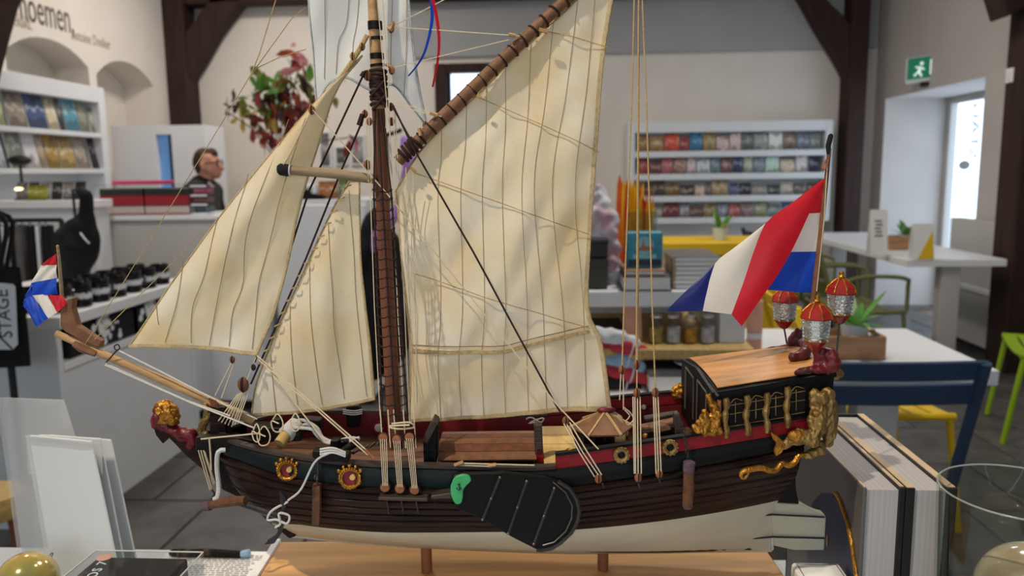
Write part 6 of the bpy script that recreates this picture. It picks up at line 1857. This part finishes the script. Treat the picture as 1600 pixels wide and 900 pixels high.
# ---- gilded carvings
blob('gold_carving', 'gold', [([nw(1086, 672, .002), nw(1105, 676, .003), nw(1124, 674, .003)], [.0036, .005, .004]), ([nw(1100, 672, .003), nw(1108, 655, .003), nw(1100, 645, .003)], [.004, .0045, .003]), ([nw(1115, 672, .003), nw(1122, 650, .003), nw(1112, 630, .003), nw(1108, 620, .003)], [.004, .0042, .0035, .003]), ([nw(1092, 660, .003), nw(1100, 652, .003)], [.003, .003])], .0012, ship, .003, 260)
blob('gold_carving', 'gold', [([sh(1052, 612, .06), sh(1064, 606, .06), sh(1076, 612, .06), sh(1082, 600, .06)], [.004, .0055, .005, .005]), ([sh(1056, 618, .06), sh(1080, 620, .06)], [.004, .004]), ([sh(1078, 596, .055), sh(1080, 580, .052)], [.0035, .003])], .0015, ship, .003, 260)
D = -.058
mer = blob('gilded_mermaid', 'gold_pale', [([sh(1284, 622, D - .003)], .0062), ([sh(1283, 634, D - .003), sh(1280, 650, D - .005), sh(1277, 670, D - .005), sh(1268, 686, D - .006), sh(1250, 682, D - .006), sh(1232, 690, D - .005), sh(1218, 700, D - .004)], [.0036, .0062, .006, .0075, .0072, .0045, .0025]),
                                       ([sh(1275, 646, D - .007)], .0033), ([sh(1285, 648, D - .007)], .0033), ([sh(1270, 642, D - .003), sh(1264, 656, D - .004), sh(1268, 668, D - .006)], [.0028, .0026, .0022]), ([sh(1291, 642, D - .003), sh(1296, 656, D - .004), sh(1288, 670, D - .006), sh(1280, 680, D - .007)], [.003, .0028, .0026, .0022]),
                                       ([sh(1272, 614, D - .001), sh(1270, 630, D - .001)], [.004, .0035]), ([sh(1294, 614, D - .001), sh(1298, 634, D), sh(1299, 660, D), sh(1294, 690, D)], [.005, .0052, .0055, .005])], .0010, ship, .0015, 300)
poly('tail_fin', [(1224, 690), (1214, 680), (1205, 676), (1208, 686), (1214, 694), (1210, 706), (1213, 714), (1222, 708), (1228, 698)], D - .009, .004, 'gold', mer)
MB().ball(sh(1245, 681, D - .0085), .0058, 12, 8, (1.4, .8, .9)).build('hip', 'gold', mer, smooth=True)
TS_('gilded_serpent', [(1170, 739, -.069), (1162, 747, -.069), (1157, 741, -.07), (1164, 735, -.07), (1176, 733, -.069), (1190, 731, -.068), (1202, 735, -.068), (1213, 734, -.067), (1222, 724, -.066), (1232, 727, -.065), (1242, 722, -.064), (1248, 712, -.062), (1260, 710, -.06), (1275, 706, -.058), (1285, 701, -.056)], [.0012, .0015, .0017, .0018, .002, .0022, .0024] + [.0026] * 30, 'gold', ship, 8, 36)
blob('gold_carving', 'gold_pale', [([sh(1262, 712, -.06), sh(1280, 704, -.058), sh(1284, 694, -.056)], [.004, .005, .004]), ([sh(1284, 696, -.056), sh(1293, 690, -.054)], [.004, .003])], .0012, ship, .0015, 300)

# ---------------------------------------------------------------- lanterns and the carved figures that carry them
def lantern(px, py, w_, yl, rod):
    """px,py: centre of the glass; w_: roof width in px"""
    c = sh(px, py, yl); k = w_ / 50 * (YC + yl) / .66
    ln = MB().lathe([(.0098 * k, -.0095 * k), (.0112 * k, .0085 * k)], 8, c).build('stern_lantern', 'silver', ship)
    for j in range(8):
        a = 2 * math.pi * (j + .0) / 8
        g = MB()
        for i in range(7):
            t = i / 6; r_ = (.0102 + .0014 * t) * k
            g.ball(c + Vector((r_ * math.cos(a), r_ * math.sin(a), (-.0095 + .018 * t) * k)), .0013 * k, 6, 4)
        g.build('beaded_rib', 'silver', ln, smooth=True)
    rf = MB().lathe([(.0128 * k, .0082 * k), (.0138 * k, .0096 * k), (.0118 * k, .0150 * k), (.0058 * k, .0205 * k), (.0022 * k, .0222 * k)], 8, c).build('lantern_roof', 'red_orange', ln)
    for j in range(8):
        a = 2 * math.pi * j / 8
        MB().tube([c + Vector((r_ * math.cos(a), r_ * math.sin(a), z_)) * 1 for r_, z_ in ((.0139 * k, .0096 * k), (.012 * k, .0152 * k), (.0060 * k, .0207 * k), (.0022 * k, .0225 * k))], .0007 * k, 5).build('roof_rib', 'gold', ln)
    MB().lathe([(.0015 * k, .0218 * k), (.0032 * k, .0235 * k), (.0022 * k, .0255 * k), (.0026 * k, .0275 * k), (.0008 * k, .029 * k)], 10, c).build('finial', 'gold', ln, smooth=True)
    MB().torus(c + Vector((0, 0, -.0097 * k)), .0098 * k, .0011 * k, (0, 0, 1), 16, 6).build('ring', 'gold_pale', ln, smooth=True)
    MB().lathe([(.0012 * k, -.020 * k), (.004 * k, -.0185 * k), (.0085 * k, -.0125 * k), (.0100 * k, -.0100 * k)], 8, c).build('lantern_base', 'red_gloss', ln)
    if rod:
        g = MB(); g.tube([c + Vector((0, 0, -.018 * k)), sh(*rod)], .0008, 6); g.build('support_rod', 'iron', ln, smooth=True)
    return ln
lantern(1226, 484, 42, .045, (1231, 545, .045))
lantern(1313, 473, 47, -.012, (1306, 568, -.015))
lantern(1275, 513, 50, -.05, None)
blob('carved_lion', 'crimson', [([sh(1297, 556, -.052), sh(1300, 568, -.052), sh(1292, 576, -.053)], [.0075, .008, .006]), ([sh(1268, 577, -.055), sh(1280, 578, -.055), sh(1295, 577, -.054)], [.0036, .004, .0045]), ([sh(1275, 541, -.05), sh(1278, 556, -.05), sh(1277, 572, -.05)], [.005, .0045, .004]), ([sh(1283, 550, -.05), sh(1294, 552, -.05)], [.004, .006])], .0014, ship, .0012, 250)
blob('carved_paw', 'maroon', [([sh(1246, 582, -.053), sh(1258, 579, -.054), sh(1270, 576, -.054)], [.0028, .0034, .003])], .0012, ship, .001, 250)
blob('carved_lion', 'maroon', [([sh(1258, 550, -.015), sh(1252, 556, -.018), sh(1238, 558, -.02)], [.006, .006, .0042]), ([sh(1262, 540, -.01), sh(1256, 535, 0)], [.006, .005])], .0014, ship, .001, 250)
blob('carved_lion', 'maroon', [([sh(1252, 540, .04), sh(1244, 532, .04), sh(1250, 520, .04)], [.008, .0085, .006]), ([sh(1200, 546, .045), sh(1215, 545, .045), sh(1232, 543, .043)], [.003, .0032, .004])], .0016, ship, .001, 250)
blob('stern_knob', 'gold_pale', [([sh(1308, 578, -.04), sh(1313, 584, -.04), sh(1305, 590, -.045)], [.003, .0036, .003])], .0012, ship, .001, 250)

# ================================================================ oak base, plinth, table top and the things around the ship
st = empty('display_stand', f0 * YC + Z * ZB, YAW, 'oak base board with two round posts carrying the ship', 'stand')
bl_ = shw(441, 846, .06); 
def bz_(px, py):
    d = ray(px, py); t = (ZB - EYE) / d.z; p = d * t
    return Vector((p.dot(r0), p.dot(f0) - YC, 0))
A1, A2 = bz_(440, 846), bz_(404, 899); B1, B2 = bz_(1198, 866), bz_(1232, 900)
xl, xr = (A1.x + A2.x) / 2, (B1.x + B2.x) / 2
yb1_ = A1.y; yb0_ = -.075
TB = .022
MB().box((xl, yb0_, -TB), (xr, yb1_, 0)).build('base_board', 'oak', st, bevel=.0015)
for px in (667, 942):
    a = sh(px, 893, 0); kz = sh(px, 850, 0).z
    MB().lathe([(.0052, 0), (.0052, kz + .004)], 16, (a.x, 0, 0)).build('dowel_post', 'dowel', st, smooth=True)
pl = empty('white_plinth', f0 * YC, YAW, 'white plinth with a clear edge under the oak base board', 'plinth')
TZ = .80
MB().box((xl - .008, yb0_ - .01, TZ), (xr + .002, yb1_ + .004, ZB - TB)).build('body', 'white_lacquer', pl, bevel=.001)
MB().box((xl - .0065, yb0_, ZB - TB), (xl - .0005, yb1_ + .002, ZB + .002)).build('edge_strip', 'paper', pl)
MB().box((xr + .0005, yb0_, ZB - TB), (xr + .014, yb1_ - .015, ZB + .004)).build('acrylic_strip', 'clear_plastic', pl, bevel=.001)
# table top
tb_ = empty('display_desk', (0, 0, 0), label='white display desk carrying the ship, books, vase and boxes', cat='table')
yT = onZ(300, 859, TZ).y
MB().box((-1.05, .1, TZ - .04), (.5, yT, TZ)).build('table_top', 'white_lacquer', tb_, bevel=.002)
for x in (-1.0, .42):
    for y in (.14, yT - .08):
        MB().box((x, y, 0), (x + .05, y + .05, TZ - .04)).build('leg', 'white_shelf', tb_, bevel=.002)

# ---- two thick books standing upright with the fore edge towards us
hB = .66
pA = onY(1351, 766, .0 + .66); 
zB = onY(1428, 766, .665).z
def big_book(px0, pxp0, pxp1, px1, label, y0, y1, grey):
    xs = [onY(p, 766, y0).x for p in (px0, pxp0, pxp1, px1)]
    e = empty('thick_book', (xs[0], y0, TZ), label=label, cat='book', group='thick standing books')
    h_ = zB - TZ; o_ = [x - xs[0] for x in xs]
    tc = max(.0022, o_[1]); tc2 = max(.0022, o_[3] - o_[2])
    MB().box((0, -.003, 0), (max(.003, o_[1]), y1 - y0, h_ + .003)).build('front_cover', 'book_grey' if grey else 'book_black', e, bevel=.0006)
    MB().box((.0006, -.0022, h_ + .002), (max(.003, o_[1]) - .0006, y1 - y0 - .002, h_ + .0036)).build('cover_edge', 'cover_board', e)
    MB().box((o_[2] + .0, -.003, 0), (o_[3], y1 - y0, h_ + .003)).build('back_cover', 'book_black', e, bevel=.0006)
    MB().box((o_[2] + .0008, -.0001, h_ + .002), (o_[3] - .0008, y1 - y0 - .002, h_ + .0036)).build('cover_edge', 'cover_board', e)
    MB().box((max(.003, o_[1]), .0, .004), (o_[2], y1 - y0 - .004, h_)).build('page_block', 'page', e)
    MB().box((0, y1 - y0 - .003, 0), (o_[3], y1 - y0, h_ + .003)).build('spine', 'book_black', e)
    return e, h_, y1 - y0
y1B = onZ(1302, 650, zB).y
bA, hA, dA = big_book(1347, 1351, 1404, 1413, 'thick book with a grey cover standing beside the ship rudder', .665, y1B, True)
bB, hB_, dB = big_book(1414, 1428, 1478, 1494, 'thick book with black covers standing behind the grey one near the vase', .665, y1B, False)
# printed picture on the grey cover: dark blue shape with a gold edge
def cvr(px, py):
    p = onX(px, py, bA.location.x - .0006); return p - bA.location
pic = MB(); 
ring = [cvr(x, y) for x, y in ((1338, 905), (1334, 880), (1330, 850), (1322, 815), (1312, 785), (1300, 772), (1285, 770), (1270, 785), (1262, 820), (1262, 905))]
pic.prism(ring, (-.0006, 0, 0)); pic.build('cover_picture', 'book_navy', bA)
MB().tube([r_ + Vector((-.0008, 0, 0)) for r_ in [cvr(1340, 905), cvr(1336, 880), cvr(1332, 850), cvr(1325, 815), cvr(1314, 783), cvr(1306, 770)]], .0018, 6).build('cover_gold_line', 'gold', bA)
MB().ball(cvr(1294, 845) + Vector((-.001, 0, 0)), .003, 8, 6, (.2, 1, 2)).build('cover_gold_mark', 'gold', bA)
# ---- white lidded box in front of the books
zb_ = onY(1275, 878, .70).z
a, b = onZ(1236, 878, zb_), onZ(1310, 878, zb_)
e = empty('white_box', (a.x, .60, TZ), label='flat white lidded box beside the oak base board', cat='box')
MB().box((.001, .001, 0), (b.x - a.x - .001, a.y - .60 - .001, zb_ - TZ - .02)).build('box_body', 'white_lacquer', e, bevel=.001)
MB().box((0, 0, zb_ - TZ - .02), (b.x - a.x, a.y - .60, zb_ - TZ)).build('lid', 'paper', e, bevel=.002)
g = MB()
w_, d_ = b.x - a.x, a.y - .60
for p0, p1 in (((.004, .004), (w_ - .004, .004)), ((w_ - .004, .004), (w_ - .004, d_ - .004)), ((w_ - .004, d_ - .004), (.004, d_ - .004)), ((.004, d_ - .004), (.004, .004))):
    g.bar((*p0, zb_ - TZ + .0002), (*p1, zb_ - TZ + .0002), .0006, .0004)
g.build('printed_border', 'text_grey', e)

# ---- glass vase with a bauble
rv = shw
zv = onY(1590, 768, .62).z
vl = onY(1475, 765, .62); Rv = .060
vx = vl.x + Rv; vy = .62
hv = zv - TZ
e = empty('glass_vase', (vx, vy, TZ), label='clear glass cylinder vase at the corner of the desk', cat='vase')
MB().lathe([(Rv * .80, 0), (Rv * .84, .004), (Rv * .92, hv * .5), (Rv, hv), (Rv - .0022, hv), (Rv * .92 - .0022, hv * .5), (Rv * .82 - .0022, .008), (.0005, .007)], 48, caps=True).build('glass', 'vase_glass', e, smooth=True)
g = MB(); g.torus((0, 0, hv), Rv - .001, .0008, (0, 0, 1), 64, 8)
mat('clear_rim_m', (214, 224, 220), .08, var=.02, trans=.6, spec=.8)
g.build('rim', 'clear_rim_m', e, smooth=True)
mat('bauble_shell', (206, 190, 158), .12, rgb2=(150, 120, 84), scale=26, contrast=(.45, .7), coat=.8)
mat('bauble_gold', (206, 176, 84), .14, rgb2=(150, 150, 92), scale=14, contrast=(.42, .62), coat=.8, metal=.3)
def bauble(loc, R, m, label, lean=(0, 0, 0)):
    o = empty('bauble', loc, label=label, cat='ornament')
    o.rotation_euler = lean
    MB().ball((0, 0, R), R, 32, 20).build('globe', m, o, smooth=True)
    MB().lathe([(R * .16, R * 1.96), (R * .16, R * 2.1), (R * .1, R * 2.14)], 14).build('cap', 'steel_wire', o, smooth=True)
    g = MB(); g.torus((0, 0, R * 2.2), R * .1, R * .02, (1, 0, 0), 14, 5); g.build('ring', 'steel_wire', o, smooth=True)
    return o
Rb = .041
bauble((vx - .003, vy, TZ + .142), Rb, 'bauble_shell', 'pearly globe bauble inside the glass vase', (0.2, .3, 0))
mat('straw', (196, 170, 120), .9, var=.3, scale=80, bump=.6)
g = MB(); g.lathe([(Rv * .72, .012), (Rv * .84, .10), (Rv * .84, .125), (Rv * .5, .135), (.001, .133)], 24, (vx, vy, TZ)); o = g.build('straw_filling', 'straw', None, smooth=True)
tag(o, 'straw filling under the bauble in the glass vase', 'filling')
# gold bauble at the lower left corner
p = onY(38, 866, .72)
Rg = .03
gb = bauble((0, 0, 0), Rg, 'bauble_gold', 'gold and green globe bauble in the lower left corner', (-1.25, .3, 0))
gb.location = Vector((p.x, .72, p.z - Rg)) - gb.rotation_euler.to_matrix() @ Vector((0, 0, Rg))
bs_ = empty('bauble_cup', (p.x, .72, TZ), label='small pale stand under the gold bauble', cat='stand')
hh = p.z - 2 * Rg - TZ
MB().lathe([(.024, 0), (.026, .004), (.01, .012), (.008, hh * .7), (.016, hh * .99), (.014, hh)], 16).build('cup', 'paper', bs_, smooth=True)
MB().torus((0, 0, .003), .025, .002, (0, 0, 1), 20, 6).build('foot_ring', 'gold', bs_, smooth=True)

# ---- dark game box in a clear case, text sheet, rolled pen pouch
zq = onY(240, 862, .74).z
q1, q2, q3 = onZ(150, 860, zq), onZ(319, 861, zq), onZ(292, 900, zq)
e = empty('dark_box', (q1.x, .60, TZ), label='black box with fine gold pattern inside a clear case in front of the cards', cat='box')
w_, d_ = q2.x - q1.x, q1.y - .60
mat('dark_print', (22, 19, 18), .6, rgb2=(92, 72, 50), scale=60, contrast=(.56, .74), detail=8, spec=.2)
hq = zq - TZ
MB().box((.006, .006, 0), (w_ - .014, d_ - .006, hq - .004)).build('box_body', 'dark_print', e, bevel=.001)
cs_ = MB().box((0, 0, 0), (w_, d_, hq)).build('clear_case', 'clear_plastic', e)
for p0, p1 in (((0, d_, hq), (w_, d_, hq)), ((w_, 0, hq), (w_, d_, hq)), ((0, 0, hq), (0, d_, hq)), ((0, d_ * .45, hq), (w_, d_ * .45, hq))):
    MB().tube([p0, p1], .0008, 5).build('case_edge', 'grey_panel', e)
p = onZ(160, 865, zq)
MB().lathe([(.008, 0), (.008, .0006)], 16, (p.x - q1.x + .002, p.y - .60, hq - .0042)).build('seal', 'salmon', e)
for k, (px, py, t) in enumerate(((160, 875, '7'), (152, 885, 'S'), (145, 893, 'O'))):
    p = onZ(px, py, zq)
    text('box_lettering', t, 'paper', .014, (p.x - q1.x, p.y - .60, hq - .0036), (0, 0, math.pi / 2), e, .0002)
a, b = onZ(318, 861, TZ), onZ(419, 861, TZ)
sh_ = empty('text_sheet', (a.x - .08, a.y - .14, TZ), label='printed sheet of small text lying beside the oak base board', cat='paper')
SWd = b.x - a.x + .10
MB().box((0, 0, 0), (SWd, .135, .0012)).build('sheet', 'paper', sh_)
mat('fine_print', (158, 156, 158), .9)
rr = random.Random(4)
for k in range(22):
    x = .068; y = .124 - k * .0052
    g = MB()
    end = SWd - .018 - rr.uniform(0, .012)
    while x < end:
        wl2 = rr.uniform(.003, .011)
        g.box((x, y, .0013), (min(x + wl2, end), y + .0024, .0016)); x += wl2 + .002
    o = g.build('text_line', 'fine_print', sh_); o['kind'] = 'stuff'
p0, p1 = onZ(272, 858, TZ + .006), onZ(398, 858, TZ + .006)
e = empty('pen_pouch', (p0.x, p0.y - .012, TZ + .006), label='dark rolled pouch with a pale blue tip at the desk edge', cat='pouch')
L3 = p1.x - p0.x
MB().tube([(0, 0, 0), (.006, 0, .001), (L3 * .5, .0, .0015), (L3 - .012, 0, 0)], [.0035, .0055, .006, .005], 8).build('roll', 'dark_print', e, smooth=True)
MB().tube([(L3 - .012, 0, 0), (L3 - .002, 0, .002), (L3, 0, .002)], [.0052, .0062, .003], 8).build('tip', 'text_blue', e, smooth=True)
MB().torus((L3 * .12, 0, 0), .0058, .0008, (1, 0, 0), 12, 5).build('tie', 'leaf_olive', e, smooth=True)

# ---- translucent bags with white cards at the left
mat('glassine', (206, 206, 204), .35, var=.04, scale=5, trans=.0, alpha=.42, spec=.6)
mat('card_white', (226, 232, 238), .6, var=.03, scale=6)
def bag(name, quad, y, m, label, lean=.03, th=.003, flap=None, alpha_card=None):
    pts = [onY(px, py, y + (0 if k > 1 else lean)) for k, (px, py) in enumerate(quad)]
    zb = TZ + .001
    bl3, br3 = pts[3], pts[2]
    e = empty(name, (bl3.x, y, TZ), label=label, cat='card', group='cards in clear bags')
    P_ = []
    for p in (pts[0], pts[1], pts[2], pts[3]): P_.append(p - e.location)
    # carry the lower edge down to the desk
    for i, j in ((2, 1), (3, 0)):
        top, bot = P_[j], P_[i]
        t = (top.z - .001) / max(1e-6, (top.z - bot.z)); P_[i] = top + (bot - top) * t
    off = Vector((0, th, 0))
    MB().prism(P_, off).build('card', m, e)
    if flap:
        F2 = [onY(px, py, y + lean) - e.location for px, py in flap]
        MB().prism([f + Vector((0, -.002, 0)) for f in F2], (0, .0008, 0)).build('clear_flap', 'glassine', e)
    sl = [P_[0].lerp(P_[1], .5).lerp(P_[3].lerp(P_[2], .5), t) + Vector((-.0, -.0022, 0)) for t in (.0, 1.0)]
    MB().prism([P_[0] + Vector((-.003, -.0025, .002)), P_[1] + Vector((.003, -.0025, .002)), P_[2] + Vector((.004, -.0025, 0)), P_[3] + Vector((-.004, -.0025, 0))], (0, .0006, 0)).build('clear_sleeve', 'glassine_thin', e)
    return e
mat('glassine_thin', (224, 226, 226), .25, var=.04, scale=5, alpha=.22, spec=.7)
bag('bagged_card', [(46, 681), (142, 690), (180, 872), (84, 905)], .78, 'card_white', 'white card in a clear bag, frontmost of the leaning set', flap=[(42, 680), (160, 692), (162, 740), (46, 740)])
bag('bagged_card', [(60, 680), (156, 686), (192, 872), (96, 905)], .80, 'card_white', 'white card in a clear bag, second of the leaning set')
bag('bagged_card', [(76, 680), (172, 688), (211, 872), (112, 905)], .825, 'card_white', 'white card in a clear bag, rearmost of the leaning set')
bag('bagged_card', [(0, 622), (98, 626), (182, 890), (40, 905)], .862, 'glassine', 'empty frosted bag sticking up behind the leaning cards')
# round wooden stool seen behind the cards
p = onY(-20, 792, 1.9)
e = empty('wooden_stool', (p.x, 1.9, 0), label='low round wooden stool behind the leaning cards', cat='stool')
zt = onY(-10, 768, 1.9).z
MB().lathe([(.06, zt - .075), (.09, zt - .065), (.098, zt - .035), (.09, zt - .006), (.07, zt)], 28).build('seat', 'deck_pale', e, smooth=True)
for k in range(3):
    a = 2 * math.pi * k / 3 + .5
    MB().tube([(.05 * math.cos(a), .05 * math.sin(a), zt - .06), (.09 * math.cos(a), .09 * math.sin(a), 0)], [.012, .010], 8).build('leg', 'dowel', e, smooth=True)
